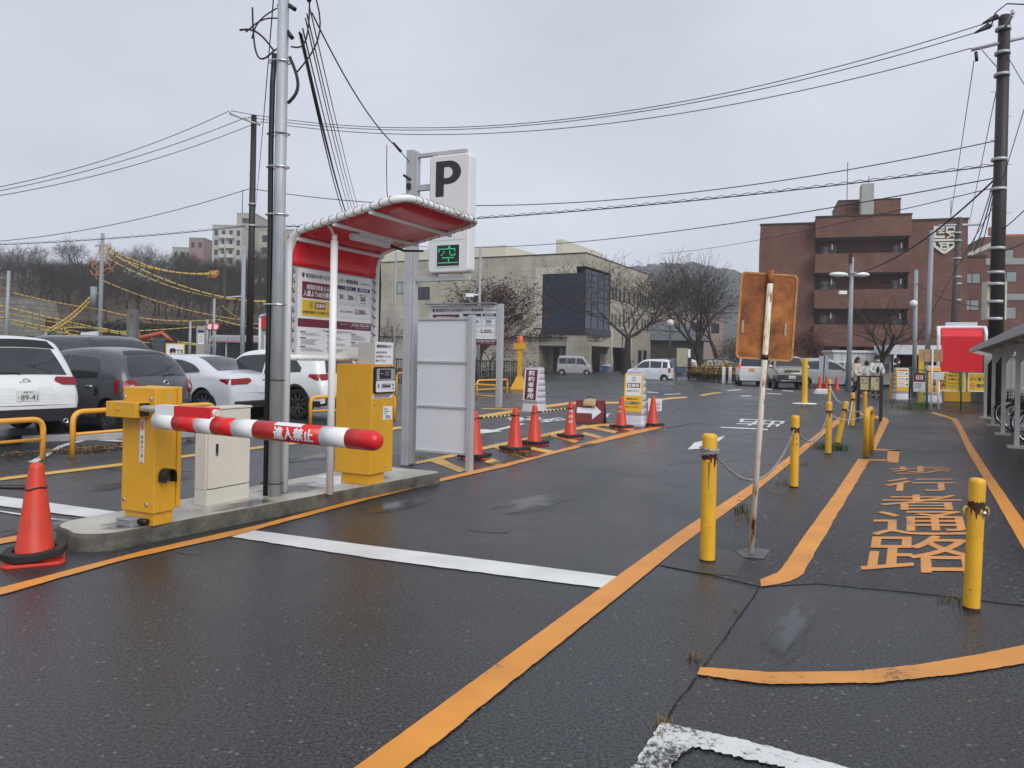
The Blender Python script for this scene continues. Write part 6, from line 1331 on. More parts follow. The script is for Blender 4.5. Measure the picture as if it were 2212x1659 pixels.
# brown notice board
pa, pb = G(1853, 908), G(1902, 910); d = pb - pa; g = thing('notice_board', 'brown framed notice board with two faded cream panels beside the path', 'notice board', pa, math.atan2(d.y, d.x)); L_ = d.length; hh = zat(pa, 811) - pa.z
for x in (0, L_): b = MB(); b.bb((x - .04, -.04, 0), (x + .04, .04, hh)); b.build('post', M_brownp, g, bevel=.004)
b = MB(); b.bb((.04, -.03, hh - .03), (L_ - .04, .03, hh - .0)); b.bb((.04, -.03, hh - .42), (L_ - .04, .03, hh - .39)); b.bb((L_ / 2 - .02, -.03, hh - .39), (L_ / 2 + .02, .03, hh - .03)); b.build('frame', M_brownp, g)
for x0, x1, k in ((.045, L_ / 2 - .022, 1), (L_ / 2 + .022, L_ - .045, 2)):
    b = MB(); b.bb((x0, -.015, hh - .388), (x1, .0, hh - .032), 0); R2 = random.Random(k)
    for _ in range(7 if k == 1 else 3):
        cx, cz = R2.uniform(x0 + .04, x1 - .04), R2.uniform(hh - .35, hh - .08); b.flat([(cx + R2.uniform(.02, .05) * math.cos(a * .7), cz + R2.uniform(.01, .03) * math.sin(a * .7)) for a in range(9)], -.017, 1)
    b.build('panel', [mat('faded_cream', (.50, .43, .25), .6, .1, 8), mat('faded_grey_print', (.22, .18, .17), .6)], g)
# grey sign back with white weight
p = G(1776, 852); g = thing('portable_sign', 'portable sign with grey back and dark red post on a white weight', 'sign', p); hh = zat(p, 768) - p.z
b = MB(); b.prism([(-.32, 0), (.32, 0), (.26, .16), (.16, .24), (-.16, .24), (-.26, .16)], -.22, .22); b.build('weight', M_white, g, bevel=.04); b = MB(); b.cyl((.02, 0, .2), (.09, 0, hh), .02, n=8); b.build('post', mat('dark_red_post', (.12, .02, .02), .5), g)
b = MB(); b.prism(rr(-.15, hh - .68, .26, hh - .02, .02), .022, .035); b.build('sign_plate', mat('blue_grey_plate', (.36, .42, .47), .4), g)
# green mesh fence with signs
def mesh_mat():
    m = D.materials.new('green_mesh'); m.use_nodes = True; nt = m.node_tree; b = nt.nodes['Principled BSDF']; b.inputs['Base Color'].default_value = (.02, .12, .075, 1); b.inputs['Roughness'].default_value = .5; return m
M_green = mesh_mat()
fa, fb, fc = G(1964, 870), G(2002, 884), G(2150, 889); fh = zat(fb, 802) - fb.z
g = thing('wire_fence', 'low green wire mesh fence in front of the second red shelter', 'fence', fb)
def fence_seg(a, c):
    a, c = a - fb, c - fb; b = MB(); n = int((c - a).length / .12); d = (c - a) / n
    for i in range(n + 1):
        for s_ in (1, -1):
            pts = []
            p_ = a + d * i; k = 0
            q = p_ + d * (s_ * fh / .12); 
            t1 = 1.0
            if s_ > 0: t1 = min(1, (n - i) / (fh / .12))
            else: t1 = min(1, i / (fh / .12))
            if t1 > .02: b.tube([p_, p_.lerp(q, t1) + Vector((0, 0, fh * t1))], .0022, 3, caps=False)
    b.build('mesh', M_green, g)
    MB().tube([a + Vector((0, 0, fh)), c + Vector((0, 0, fh))], .018, 6).build('top_rail', M_black if (c - a).length > 3 else M_green, g)
fence_seg(fa, fb); fence_seg(fb, fc)
for p_ in (fa, fb, fb.lerp(fc, .5), fc): b = MB(); b.cyl(p_ - fb, p_ - fb + Vector((0, 0, fh + .03)), .03, n=8); b.build('post', M_green, g)
def flatsign(name, label, u0, u1, v0, v1, dd, fn, rz=0.0):
    a = A(u0, v1, dd); c = A(u1, v1, dd); t = A(u0, v0, dd); w_, h_ = c.x - a.x, t.z - a.z; g = thing(name, label, 'sign', a, rz); b = MB(); fn(b, w_, h_); b.build('plate', [M_signw, M_maroon, mat('warn_yellow', (.72, .44, .02), .4), M_ink, M_redp, mat('print_grey', '')], g); return g, w_, h_
def f1(b, w_, h_):
    b.bb((0, 0, 0), (w_, .012, h_), 0); b.rect(0.03 * w_, .06 * h_, .97 * w_, .97 * h_, -.003, 2)
    for z in (.54, .16):
        b.rrect(.06 * w_, z * h_, .29 * w_, (z + .36) * h_, -.005, .03, 3); b.rrect(.08 * w_, (z + .03) * h_, .27 * w_, (z + .33) * h_, -.007, .02, 2); b.flat([(w_ * x, h_ * (z + y)) for x, y in ((.10, .1), (.25, .1), (.25, .2), (.22, .2), (.20, .28), (.15, .28), (.13, .2), (.10, .2))], -.009, 3)
    b.add([(w_ * x, -.011, h_ * y) for x, y in ((.09, .2), (.11, .18), (.26, .46), (.24, .48))], [(0, 1, 2, 3)], 4)
    b.text('場内は', .52 * w_, .81 * h_, .11 * h_, -.005, 3, w=.34 * w_, bold=.03); b.text('お静かに', .58 * w_, .63 * h_, .11 * h_, -.005, 3, w=.46 * w_, bold=.03); b.text('アイドリング', .62 * w_, .41 * h_, .10 * h_, -.005, 3, w=.56 * w_, bold=.03); b.text('ストップ', .50 * w_, .25 * h_, .10 * h_, -.005, 3, w=.32 * w_, bold=.03)
def f2(b, w_, h_):
    b.bb((0, 0, 0), (w_, .012, h_), 0); b.rect(0.03 * w_, .06 * h_, .97 * w_, .97 * h_, -.003, 2); b.text('ポイ捨て厳禁', .5 * w_, .67 * h_, .2 * h_, -.005, 3, w=.86 * w_, bold=.03); b.text('場内禁煙', .62 * w_, .32 * h_, .2 * h_, -.005, 3, w=.62 * w_, bold=.03)
    cx, cz, r = .17 * w_, .33 * h_, .14 * h_; o = [(cx + r * math.cos(a * math.pi / 10), -.005, cz + r * math.sin(a * math.pi / 10)) for a in range(20)]; i_ = [(cx + r * .8 * math.cos(a * math.pi / 10), -.005, cz + r * .8 * math.sin(a * math.pi / 10)) for a in range(20)]; b.add(o + i_, [(i, (i + 1) % 20, 20 + (i + 1) % 20, 20 + i) for i in range(20)], 4)
    b.rect(cx - .6 * r, cz - .1 * r, cx + .6 * r, cz + .1 * r, -.005, 3); b.add([(cx - .6 * r, -.007, cz + .5 * r), (cx - .5 * r, -.007, cz + .6 * r), (cx + .6 * r, -.007, cz - .5 * r), (cx + .5 * r, -.007, cz - .6 * r)], [(0, 1, 2, 3)][::-1], 4)
def f3(b, w_, h_):
    b.bb((0, 0, 0), (w_, .01, h_), 0); b.rect(0, .52 * h_, w_, h_, -.003, 1); b.rect(.2 * w_, .64 * h_, .8 * w_, .86 * h_, -.005, 0)
    for x in (.3, .45, .6): b.rect(x * w_, .66 * h_, (x + .08) * w_, .84 * h_, -.006, 1)
    for k in range(3): b.rect(.1 * w_, (.4 - .1 * k) * h_, (.8 - .1 * k) * w_, (.43 - .1 * k) * h_, -.005, 1)
dF = fb.y - .12
flatsign('warning_sign', 'yellow quiet and idling stop sign on the green fence', 2027, 2085, 803, 845, dF, f1); flatsign('warning_sign', 'yellow no littering and no smoking sign partly behind the bike shelter post', 2091, 2148, 805, 846, dF, f2)
flatsign('fence_notice', 'small maroon and white notice hung at the left end of the green fence', 1973, 1998, 805, 846, (fa.y + fb.y) / 2 - .1, f3)
def stand_d(b, w, h): b.bb((-w / 2, 0, 0), (w / 2, .008, h), 4); b.text('駐輪禁止', -w * 0.05, h * .45, h * .8, -.004, 3, w=w * .34, vert=True, bold=.04)
p = Vector((A(2012, 860, fb.y + 1.6).x, fb.y + 1.6, .2)); stand('sign_stand', 'grey stand with an orange no bicycle parking face behind the green fence', p, 0.0, .56, 1.35, .46, stand_d)
def postsign(label, u0, u1, v0, v1, up, dd, m, cat='sign'):
    a = A(u0, v1, dd); c = A(u1, v0, dd); base = A(up, v1, dd); z0 = gz(base.x, dd); g = thing('cardboard_sign', label, cat, (base.x, dd, z0)); b = MB()
    b.cyl((0, 0, 0), (.02, 0, c.z - z0), .03, n=10); b.build('post', M_white, g); b = MB(); b.bb((a.x - base.x, .035, a.z - z0), (c.x - base.x, .06, c.z - z0), 0)
    w_, h_ = c.x - a.x, c.z - a.z; X0, Z0 = a.x - base.x, a.z - z0
    for q in ((.15, .15, .18, .75), (.15, .72, .4, .76), (.55, .7, .85, .74), (.82, .2, .85, .74), (.55, .4, .8, .43), (.55, .2, .82, .23)): b.rect(X0 + q[0] * w_, Z0 + q[1] * h_, X0 + q[2] * w_, Z0 + q[3] * h_, .033, 1)
    b.build('board', [m, mat('faded_brown_print', (.26, .16, .08), .7)], g, bevel=.003); return g
postsign('weathered tan cardboard coloured sign on a white post by the second red shelter', 1988, 2038, 755, 781, 2013, fb.y - .3, mat('tan_board', (.46, .30, .15), .7, .12, 6))
p = A(2021, 790, fb.y - .2); g = thing('marker_post', 'white marker post with a small white box on top at the fence', 'post', (p.x + .12, fb.y - .2, gz(p.x, fb.y))); b = MB(); b.cyl((0, 0, 0), (0, 0, 1.0), .035, n=10); b.build('post', M_white, g); b = MB(); b.bb((-.2, -.05, 1.02), (.15, .05, 1.28)); b.build('box', M_white2, g, bevel=.004)
# yellow vertical board
p = A(1990, 800, fb.y + 1.2); b = MB(); b.bb((-.09, 0, 0), (.09, .03, 1.9)); o = b.build('yellow_board', mat('warn_yellow', ''), None, (p.x, p.y, .2)); tag(o, 'tall plain yellow board standing behind the fence notice', 'board')
# ---- second red shelter seen from behind
dd = fb.y + 3.0; a = A(2028, 706, dd); zt = a.z; wS = reach(Vector((a.x, dd, .2)), T3, 2128); zb0 = A(2026, 845, dd).z
g = thing('ticket_shelter', 'second red ticket shelter at right, seen from behind its red back sheet', 'shelter', (a.x, dd, .2), RZ); zt -= .2
b = MB(); b.tube(fillet([(0, 0, 0), (0, 0, zt - .25), (.0, .5, zt), (wS, .5, zt), (wS, 0, zt - .25), (wS, 0, 0)], .14, 6), .06, 12); b.tube([(0, .5, zt), (0, 1.6, zt - .05), (wS, 1.6, zt - .05), (wS, .5, zt)], .06, 10); b.build('frame', M_white, g)
z1_ = A(2026, 805, dd).z - .2
b = MB(); b.quad([(.1, -.01, z1_), (wS - .1, -.01, z1_), (wS - .1, -.01, zt - .36), (.1, -.01, zt - .36)]); b.quad([(.1, -.01, zt - .36), (wS - .1, -.01, zt - .36), (wS - .1, .45, zt - .06), (.1, .45, zt - .06)]); b.quad([(.1, .45, zt - .06), (wS - .1, .45, zt - .06), (wS - .1, 1.55, zt - .1), (.1, 1.55, zt - .1)]); ob = b.build('back_sheet', M_red, g); ob.modifiers.new('t', 'SOLIDIFY').thickness = .01
b = MB(); b.bb((.25, .55, zt + .05), (wS - .25, .8, zt + .2)); b.build('top_lamp', M_white2, g, bevel=.01)
p = Vector((a.x, dd, .2)) + T3 * wS * .45 + L3 * .35; g = thing('ticket_machine', 'ochre yellow ticket machine seen from behind under the second red shelter', 'ticket machine', p, RZ); b = MB(); b.bb((-.46, 0, .0), (.42, .5, .45)); b.build('plinth', M_yel, g); b = MB(); b.bb((-.58, -.03, .43), (.58, .55, 1.5)); b.build('cabinet', M_yel, g, bevel=.01); b = MB(); b.bb((-.4, -.036, .5), (.4, -.031, 1.4)); b.build('rear_door', M_yel, g, bevel=.003)
# ---- bicycle shelter
PS = [G(2196, 968), G(2165, 941), G(2146, 917), G(2128, 904)]
ln = (PS[3] - PS[0]); ln.z = 0; un = ln.normalized(); nr = Vector((un.y, -un.x, 0)); org = PS[0]; st_ = ln.length / 3
g = thing('bicycle_shelter', 'open bicycle shelter with grey pitched sheet roof and slim white posts at the right edge', 'shelter', org, math.atan2(un.y, un.x)); EV = 1.86
for i in range(-1, 4):
    x = i * st_; b = MB(); b.bb((x - .04, -.04, 0), (x + .04, .04, EV + .02)); b.build('post', mat('shelter_paint', (.52, .50, .46), .5, .06, dirt=.2), g, bevel=.004)
    b = MB(); b.bb((x - .17, -.15, 0), (x + .17, .15, .045)); b.build('footing', M_conc, g)
    b = MB(); b.prism([(.4, EV + .15), (-2.4, EV + .62), (-2.4, EV + .50), (-.3, EV + .17), (-.045, EV - .25), (.04, EV - .25), (.04, EV + .0), (.4, EV + .1)], x - .025, x + .025, 'yz'); b.build('bracket', mat('shelter_paint', ''), g)
b = MB(); vs = []; n = 60
for i in range(n + 1):
    x = -2.2 * st_ + (2.85 + 2.2) * st_ * i / n
    for y, z in ((.42, EV + .17), (-2.5, EV + .66)): vs.append((x, y, z + (.018 if i % 2 else 0)))
b.add(vs, [(2 * i, 2 * i + 2, 2 * i + 3, 2 * i + 1) for i in range(n)]); o = b.build('roof', mat('roof_sheet', (.42, .43, .46), .4, .12, 4, dirt=.3), g); o.modifiers.new('t', 'SOLIDIFY').thickness = .02
b = MB(); b.bb((-2.2 * st_, .40, EV + .07), (2.86 * st_, .46, EV + .2)); b.build('fascia', mat('roof_sheet', ''), g, bevel=.004); b = MB(); b.bb((-2 * st_, -.03, EV + .1), (2.8 * st_, .03, EV + .16)); b.build('beam', mat('shelter_paint', ''), g)
# shed behind
p = org + un * (st_ * 3.3) + nr * .3; g = thing('storage_shed', 'grey ribbed metal shed behind the bicycle shelter', 'shed', (17.75, 29.3, 0), math.radians(-8)); b = MB(); n = 90; vs = []
for i in range(n + 1):
    for z in (.1, 2.0): vs.append((i * .09, -.02 if (i // 1) % 3 == 0 else 0, z))
b.add(vs, [(2 * i, 2 * i + 2, 2 * i + 3, 2 * i + 1) for i in range(n)]); b.build('wall', mat('ribbed_wall', (.27, .26, .25), .55, .08, dirt=.2), g); b = MB(); b.bb((-.15, -.1, 1.95), (8.3, 3.0, 2.06)); b.build('roof', M_grey, g); b = MB(); b.bb((-.05, 0.02, .1), (0, 2.8, 2.0)); b.bb((.0, 2.7, .1), (8.1, 2.8, 2)); b.build('wall', mat('ribbed_wall', ''), g)
# bicycles
M_bike = mat('bike_black', (.02, .02, .022), .35); M_biker = mat('bike_wine', (.10, .02, .03), .35)
def bicycle(label, loc, rz, m, lean=.08):
    g = thing('bicycle', label, 'bicycle', loc, rz, 'bicycles under the shelter'); g.rotation_euler = (lean, 0, rz); R = .33
    for x in (-.52, .52):
        w_ = D.objects.new('wheel', None); COL.objects.link(w_); w_.parent = g; w_.location = (x, 0, R)
        b = MB(); b.tube([(R * math.cos(t * math.pi / 16), 0, R * math.sin(t * math.pi / 16)) for t in range(32)], .02, 8, closed=True); b.build('tyre', M_tyre, w_)
        b = MB(); b.tube([((R - .03) * math.cos(t * math.pi / 16), 0, (R - .03) * math.sin(t * math.pi / 16)) for t in range(32)], .01, 6, closed=True)
        for t in range(18): b.tube([(0, 0, 0), ((R - .03) * math.cos(t * math.pi / 9), 0, (R - .03) * math.sin(t * math.pi / 9))], .0018, 3, caps=False)
        b.cyl((0, -.05, 0), (0, .05, 0), .025, n=8); b.build('rim', M_chrome, w_)
        b = MB(); b.tube([(x + (R + .04) * math.cos(math.radians(a)), 0, R + (R + .04) * math.sin(math.radians(a))) for a in (range(20, 171, 15) if x > 0 else range(10, 161, 15))], .018, 6); b.build('mudguard', M_chrome if x < 0 else m, g)
    b = MB(); bb_ = (-.08, 0, .29)
    for p, q in (((-.52, 0, R), bb_), ((-.52, 0, R), (-.2, 0, .72)), (bb_, (-.22, 0, .8)), (bb_, (.40, 0, .62)), ((-.14, 0, .5), (.38, 0, .78)), ((.52, 0, R), (.36, 0, .95))): b.tube([p, q], .017, 8)
    b.build('frame', m, g); b = MB(); b.tube([(.24, -.27, 1.0), (.3, -.25, 1.02), (.37, -.1, 1.0), (.37, .1, 1.0), (.3, .25, 1.02), (.24, .27, 1.0)], .012, 8); b.build('handlebar', M_chrome, g)
    b = MB(); b.sphere((-.24, 0, .86), .13, 12, 0, (1.0, .7, .32)); b.build('saddle', M_black, g)
    b = MB()
    for z in (.72, .8, .88, .96): b.tube([(.46, -.15, z), (.74, -.17, z), (.74, .17, z), (.46, .15, z)], .004, 4, closed=True)
    for i in range(8): b.tube([(.46 + .28 * i / 7, -.16, .72), (.46 + .28 * i / 7, -.16, .96)], .003, 3); b.tube([(.74, -.16 + .32 * i / 7, .72), (.74, -.16 + .32 * i / 7, .96)], .003, 3)
    b.build('basket', M_black, g); b = MB(); b.lathe([(.09, -.005), (.09, .005)], 18, 0, (-.08, -.04, .29), 'y'); b.tube([(-.08, -.04, .29), (-.02, -.08, .14)], .01, 5); b.bb((-.06, -.13, .12), (.02, -.07, .14)); b.build('crank', M_chrome, g); b = MB(); b.tube([(-.48, -.1, .02), (-.5, .0, .3)], .01, 5); b.build('kick_stand', M_chrome, g)
    b = MB(); b.bb((-.62, -.07, .73), (-.3, .07, .745)); b.build('carrier', M_chrome, g); return g
yb = math.atan2(nr.y, nr.x)
for i, (s_, t_, m, lb) in enumerate(((st_ * 1.9, .75, M_bike, 'black bicycle deepest in the shelter, against the ribbed shed'), (st_ * 1.35, .8, M_bike, 'black bicycle in the middle of the shelter behind two white posts'), (st_ * .8, .85, M_biker, 'wine red bicycle behind the second white post'), (st_ * .35, .8, M_bike, 'nearest black bicycle at the right edge behind the front post'))):
    p = org + un * s_ + nr * (t_ + .1); bicycle(lb, p, yb + math.pi - .25 + .1 * i, m, .07 - .04 * (i % 2))
# ---------------- buildings
def brickmat(name, c1, c2, mortar, sx, bw, bh, off=.5, ms=.012, rough=.8):
    m = D.materials.new(name); m.use_nodes = True; nt = m.node_tree; b = nt.nodes['Principled BSDF']; l = nt.links.new; tc = N(nt, 'ShaderNodeTexCoord'); sp = N(nt, 'ShaderNodeSeparateXYZ'); cb = N(nt, 'ShaderNodeCombineXYZ'); ad = N(nt, 'ShaderNodeMath', operation='ADD')
    l(tc.outputs['Object'], sp.inputs[0]); l(sp.outputs[0], ad.inputs[0]); l(sp.outputs[1], ad.inputs[1]); l(ad.outputs[0], cb.inputs[0]); l(sp.outputs[2], cb.inputs[1])
    t = N(nt, 'ShaderNodeTexBrick'); t.offset = off; t.inputs['Scale'].default_value = sx; t.inputs['Brick Width'].default_value = bw; t.inputs['Row Height'].default_value = bh; t.inputs['Mortar Size'].default_value = ms
    t.inputs['Color1'].default_value = c1 + (1,); t.inputs['Color2'].default_value = c2 + (1,); t.inputs['Mortar'].default_value = mortar + (1,); l(cb.outputs[0], t.inputs['Vector'])
    n = N(nt, 'ShaderNodeTexNoise'); n.inputs['Scale'].default_value = .5; n.inputs['Detail'].default_value = 8; l(tc.outputs['Object'], n.inputs['Vector']); r = N(nt, 'ShaderNodeValToRGB'); r.color_ramp.elements[0].position = .3; r.color_ramp.elements[1].position = .7; r.color_ramp.elements[0].color = (.74, .74, .74, 1); r.color_ramp.elements[1].color = (1.15, 1.15, 1.15, 1); l(n.outputs['Fac'], r.inputs[0])
    mu = N(nt, 'ShaderNodeMixRGB', blend_type='MULTIPLY'); mu.inputs[0].default_value = 1; l(t.outputs['Color'], mu.inputs[1]); l(r.outputs[0], mu.inputs[2]); l(mu.outputs[0], b.inputs['Base Color']); b.inputs['Roughness'].default_value = rough; return m
M_brick = brickmat('red_brick', (.215, .092, .062), (.16, .068, .048), (.12, .07, .052), 1.0, .42, .13)
M_tan = brickmat('tan_tile', (.50, .46, .365), (.465, .425, .335), (.37, .335, .26), 1.0, .45, .9, 0.0, .02, .6)
M_tan2 = mat('tan_render', (.45, .41, .32), .7, .08); M_creamw = mat('cream_trim', (.58, .55, .45), .6, .05); M_win = mat('window_glass', (.02, .025, .03), .06, .1, spec=.8); M_bluew = mat('blue_glass', (.008, .02, .055), .06, .1, spec=.4); M_frm = mat('bronze_frame', (.025, .02, .018), .4); M_slab = mat('grey_concrete_wall', (.34, .34, .33), .7, .12, dirt=.3)
M_curt = mat('pale_curtain', (.42, .43, .42), .6)
def win(parent, o, ax, x0, z0, x1, z1, panes=2, m=None, fm=None, y=-.02):
    """window in the wall plane; ax = transform of the face"""
    b = MB(); b.T = ax; t = .06
    for q in ((x0, z0, x1, z0 + t), (x0, z1 - t, x1, z1), (x0, z0 + t, x0 + t, z1 - t), (x1 - t, z0 + t, x1, z1 - t)): b.bb((q[0], y - .03, q[1]), (q[2], y + .03, q[3]))
    for k in range(1, panes): x = x0 + (x1 - x0) * k / panes; b.bb((x - .03, y - .028, z0 + t), (x + .03, y + .028, z1 - t))
    w_ = b.build('window', fm or M_frm, parent); b = MB(); b.T = ax; b.rect(x0 + t * .5, z0 + t * .5, x1 - t * .5, z1 - t * .5, y); b.build('pane', m or M_win, w_); return w_
I4 = Matrix.Identity(4)
# --- tan medical building
Dt = 88.; c0 = Vector((A(1262, 790, Dt).x, Dt, 0)); rz = math.radians(-27); X_ = Vector((math.cos(rz), math.sin(rz), 0)); Y_ = Vector((-math.sin(rz), math.cos(rz), 0))
g = thing('medical_building', 'three storey tan tiled building with a blue glass corner bay behind the bare trees', 'building', c0, rz)
def LX(u): return -reach(c0, -X_, u) if u < 1262 else 0
def RY(u): return reach(c0, Y_, u)
H_ = zat(c0, 547); Wl = -LX(690); Wr = RY(1404); zg = zat(c0, 723); zgt = zat(c0, 592); xg = LX(1168); yg = RY(1316); FR = facex(0)
gl0 = zat(c0, 700)
b = MB(); b.bb((-Wl, 0, zg), (xg - .9, .3, H_)); b.bb((xg - .9, 0, zgt + .9), (0, .3, H_)); b.bb((-.3, .3, zgt + .9), (0, yg, H_)); b.bb((-.3, yg, zg), (0, Wr, H_)); b.bb((-Wl, .3, H_ - .4), (-.3, Wr, H_ - .1)); b.bb((-Wl, 0.0, zg - .25), (-.0, Wr, zg)) ; b.bb((-Wl, Wr - .3, 0), (0, Wr, H_)); b.build('wall', M_tan, g)
b = MB(); b.bb((-Wl - .05, -.06, H_), (.06, .3, H_ + .12)); b.bb((-.3, .3, H_), (.06, Wr + .05, H_ + .12)); b.build('parapet_cap', M_frm, g)
b = MB(); b.bb((xg - .9, -.03, zg), (xg, .28, zgt + .9)); b.bb((xg, -.03, zgt + .15), (-1.2, .28, zgt + .9)); b.build('cream_frame', M_creamw, g)
b = MB(); b.rect(xg, zg + .75, -.02, zgt + .15, .10, 0); b.T = facex(-.10); b.rect(.02, zg + .75, yg, zgt + .6, 0, 0); bay = b.build('glass_bay', M_bluew, g)
b = MB()
nb = 4
for k in range(nb + 1): x = xg + (-.05 - xg) * k / nb; b.bb((x - .04, .06, zg + .75), (x + .04, .1, zgt + .15))
for z in (.0, .3, .52, .77, 1): zz = zg + .75 + (zgt - .6 - zg) * z; b.bb((xg, .05, zz - .05), (0, .1, zz + .05)); b.bb((-.1, .06, zz - .05), (-.05, yg, zz + .05))
for k in range(5): y = .05 + (yg - .05) * k / 4; b.bb((-.1, y - .04, zg + .75), (-.06, y + .04, zgt + .6))
b.build('mullion', M_frm, bay)
b = MB(); b.bb((xg - .05, -.12, zg + .0), (.12, .35, zg + .75)); b.bb((-.35, .35, zg), (.12, yg, zg + .75)); b.build('bay_sill', mat('black_stone', (.02, .02, .022), .3), g)
# ground floor
lc = LX(1222); b = MB(); b.bb((lc, 0, 0), (-.02, 2.2, zg - .25)); b.build('corner_pier', M_tan, g)
b = MB(); b.bb((-Wl, 0.3, 0), (LX(1160), .6, zg - .25)); b.bb((LX(1160), 0.3, zg - 1.0 - .25), (lc, .6, zg - .25)); b.bb((LX(1160), 3.2, 0), (lc, 3.4, zg - .25)); b.bb((LX(1160) - .2, .6, 0), (LX(1160), 3.4, zg - .25)); b.build('wall', M_tan2, g)
xe0, xe1 = LX(1172), LX(1214); b = MB(); b.rect(xe0, 0.1, xe1, 2.9, 3.15, 0); d_ = b.build('door', M_win, g); b = MB()
for k in range(5): x = xe0 + (xe1 - xe0) * k / 4; b.bb((x - .05, 3.08, .1), (x + .05, 3.14, 2.9))
b.build('door_frame', M_frm, d_)
b = MB()
for u0, u1 in ((1317, 1322), (1359, 1404)): b.bb((-.35, RY(u0), 0), (0.01, RY(u1), zg - .25))
b.bb((-3.2, 2.2, 0), (-3.0, Wr, zg - .25)); b.bb((-.34, RY(1262.5), zg - 1.2), (0, RY(1360), zg - .26)); b.build('wall', M_tan2, g)
for u in (1318, 1360): b = MB(); b.cyl((.12, RY(u), 0), (.12, RY(u), zg + 1), .07, n=8); b.build('downpipe', M_creamw, g)
for fl, (z0, z1) in enumerate(((zat(c0, 700) + .2, zat(c0, 672) + .2), (zat(c0, 635), zat(c0, 606)))):
    for u in (1320, 1327, 1336, 1345, 1356, 1366, 1374, 1385, 1391, 1397): y = RY(u); win(g, None, FR, y - .32, z0, y + .32, z1, 1)
z0 = zat(c0, 625); win(g, None, I4, LX(854), z0, LX(888), z0 + 1.5, 3, M_curt); win(g, None, I4, LX(1108), zat(c0, 690), LX(1126), zat(c0, 690) + .5, 1)
for u0, u1, v0, v1 in ((900, 925, 640, 610), (780, 812, 625, 610), (905, 930, 735, 700)): win(g, None, I4, LX(u0), zat(c0, v0), LX(u1), zat(c0, v1), 2)
for u in (1382, 1393): y = RY(u); win(g, None, FR, y - .9, 0.3, y + .5, 3.0, 1)
b = MB(); b.bb((LX(1150) , 6, H_), (-5.5, 6 + 14, H_ + 2.7)); b.build('penthouse', M_creamw, g); b = MB(); b.bb((-Wl + 2, 5, H_), (LX(1046), 14, H_ + 2.2)); b.build('penthouse', M_creamw, g)
b = MB(); b.text('八王子医療センター', (LX(1131) + LX(1224)) / 2, zat(c0 - X_ * 7, 729), .95, -.06, 0, w=LX(1224) - LX(1131), bold=.02); b.build('building_lettering', M_frm, g)
b = MB(); b.T = facex(.06); b.text('八王子医療センター', RY(1288), zat(c0 + Y_ * 6, 731), .95, 0, 0, w=RY(1310) - RY(1268), bold=.02); b.build('building_lettering', M_frm, g)
# vending machines and bins in the side recess
def onR(u, out): p = c0 + Y_ * RY(u) - X_ * out; return p
for u, lb, col, t in ((1331, 'white drinks vending machine with red vertical lettering in the tan building recess', (.70, .70, .70), 1), (1338, 'pale blue drinks vending machine beside the white one', (.25, .32, .5), 0)):
    p = onR(u, 1.1); g = thing('vending_machine', lb, 'vending machine', p, rz + math.pi / 2, None); b = MB(); b.bb((-.8, 0, 0), (.8, .8, 2.3)); b.build('body', mat('vend_%d' % t if False else ('vend_white' if t else 'vend_blue'), col, .35), g, bevel=.02)
    b = MB(); b.rect(-.1, 1.1, .7, 2.1, -.004, 0)
    for k in range(3):
        for j in range(5): b.rect(-.05 + j * .15, 1.2 + k * .3, .04 + j * .15, 1.42 + k * .3, -.008, 1 + (j + k) % 2)
    b.rect(.1, .3, .6, .6, -.004, 3); b.build('display', [M_signw, M_redp, M_navy, M_black], g)
    if t:
        b = MB()
        for i, ch in enumerate('KIRIN'): b.text(ch, -.48, 1.95 - i * .33, .26, -.006, 0, w=.34, bold=.04)
        b.build('lettering', M_redp, g)
for i, (u, col, nm) in enumerate(((1311, (.05, .12, .3), 'blue'), (1314.5, (.06, .2, .42), 'light blue'), (1318, (.6, .12, .03), 'orange'))):
    p = onR(u, .2); b = MB(); b.prism(rr(-.3, -.3, .3, .3, .06), 0, .85, 'xy', 0); b.prism(rr(-.32, -.32, .32, .32, .08), .85, 1.0, 'xy', 1); o = b.build('waste_bin', [mat('bin_' + nm.replace(' ', '_'), col, .5), M_white], None, p, rz, bevel=.02); tag(o, nm + ' recycling bin in the row beside the vending machines', 'bin', 'recycling bins')
# --- brick hospital block
Db = 86.; c1 = Vector((A(1637, 800, Db).x, Db, 0)); rzb = math.radians(-17); Xb = Vector((math.cos(rzb), math.sin(rzb), 0)); Yb = Vector((-math.sin(rzb), math.cos(rzb), 0))
g = thing('brick_hospital', 'dark red brick hospital block with projecting balcony bands and a white emblem', 'building', c1, rzb)
def BX(u, v=None): return reach(c1, Xb, u)
def BZ(u, v): return zat(c1 + Xb * BX(u), v)
x1, x2, x3 = BX(1755), BX(1957), BX(2085); zt0 = BZ(1637, 487); zt1 = zt0
b = MB(); b.bb((0, 0, 0), (x1, .4, zt0)); b.bb((x2, 0, 0), (x3, .4, zt0)); b.bb((x1, 1.4, 3.6), (x2, 1.8, zt0)); b.bb((x1 - .3, .4, 0), (x1, 1.8, zt0 - .7)); b.bb((x2, .4, 0), (x2 + .3, 1.8, zt0 - .7)); b.bb((-.0, .4, 0), (.4, 18, zt0)); b.bb((x3 - .4, .4, 0), (x3, 18, zt0)); b.bb((.4, .4, zt0 - .6), (x3 - .4, 18, zt0 - .3)); b.build('wall', M_brick, g)
b = MB(); b.bb((-.08, -.08, zt0), (x1, .5, zt0 + .18)); b.bb((x2, -.08, zt0), (x3 + .08, .5, zt0 + .18)); b.build('parapet_cap', M_frm, g)
rows = [(474.5, 517.5), (552, 592.5), (628, 668), (702, 748)]; um = 1757
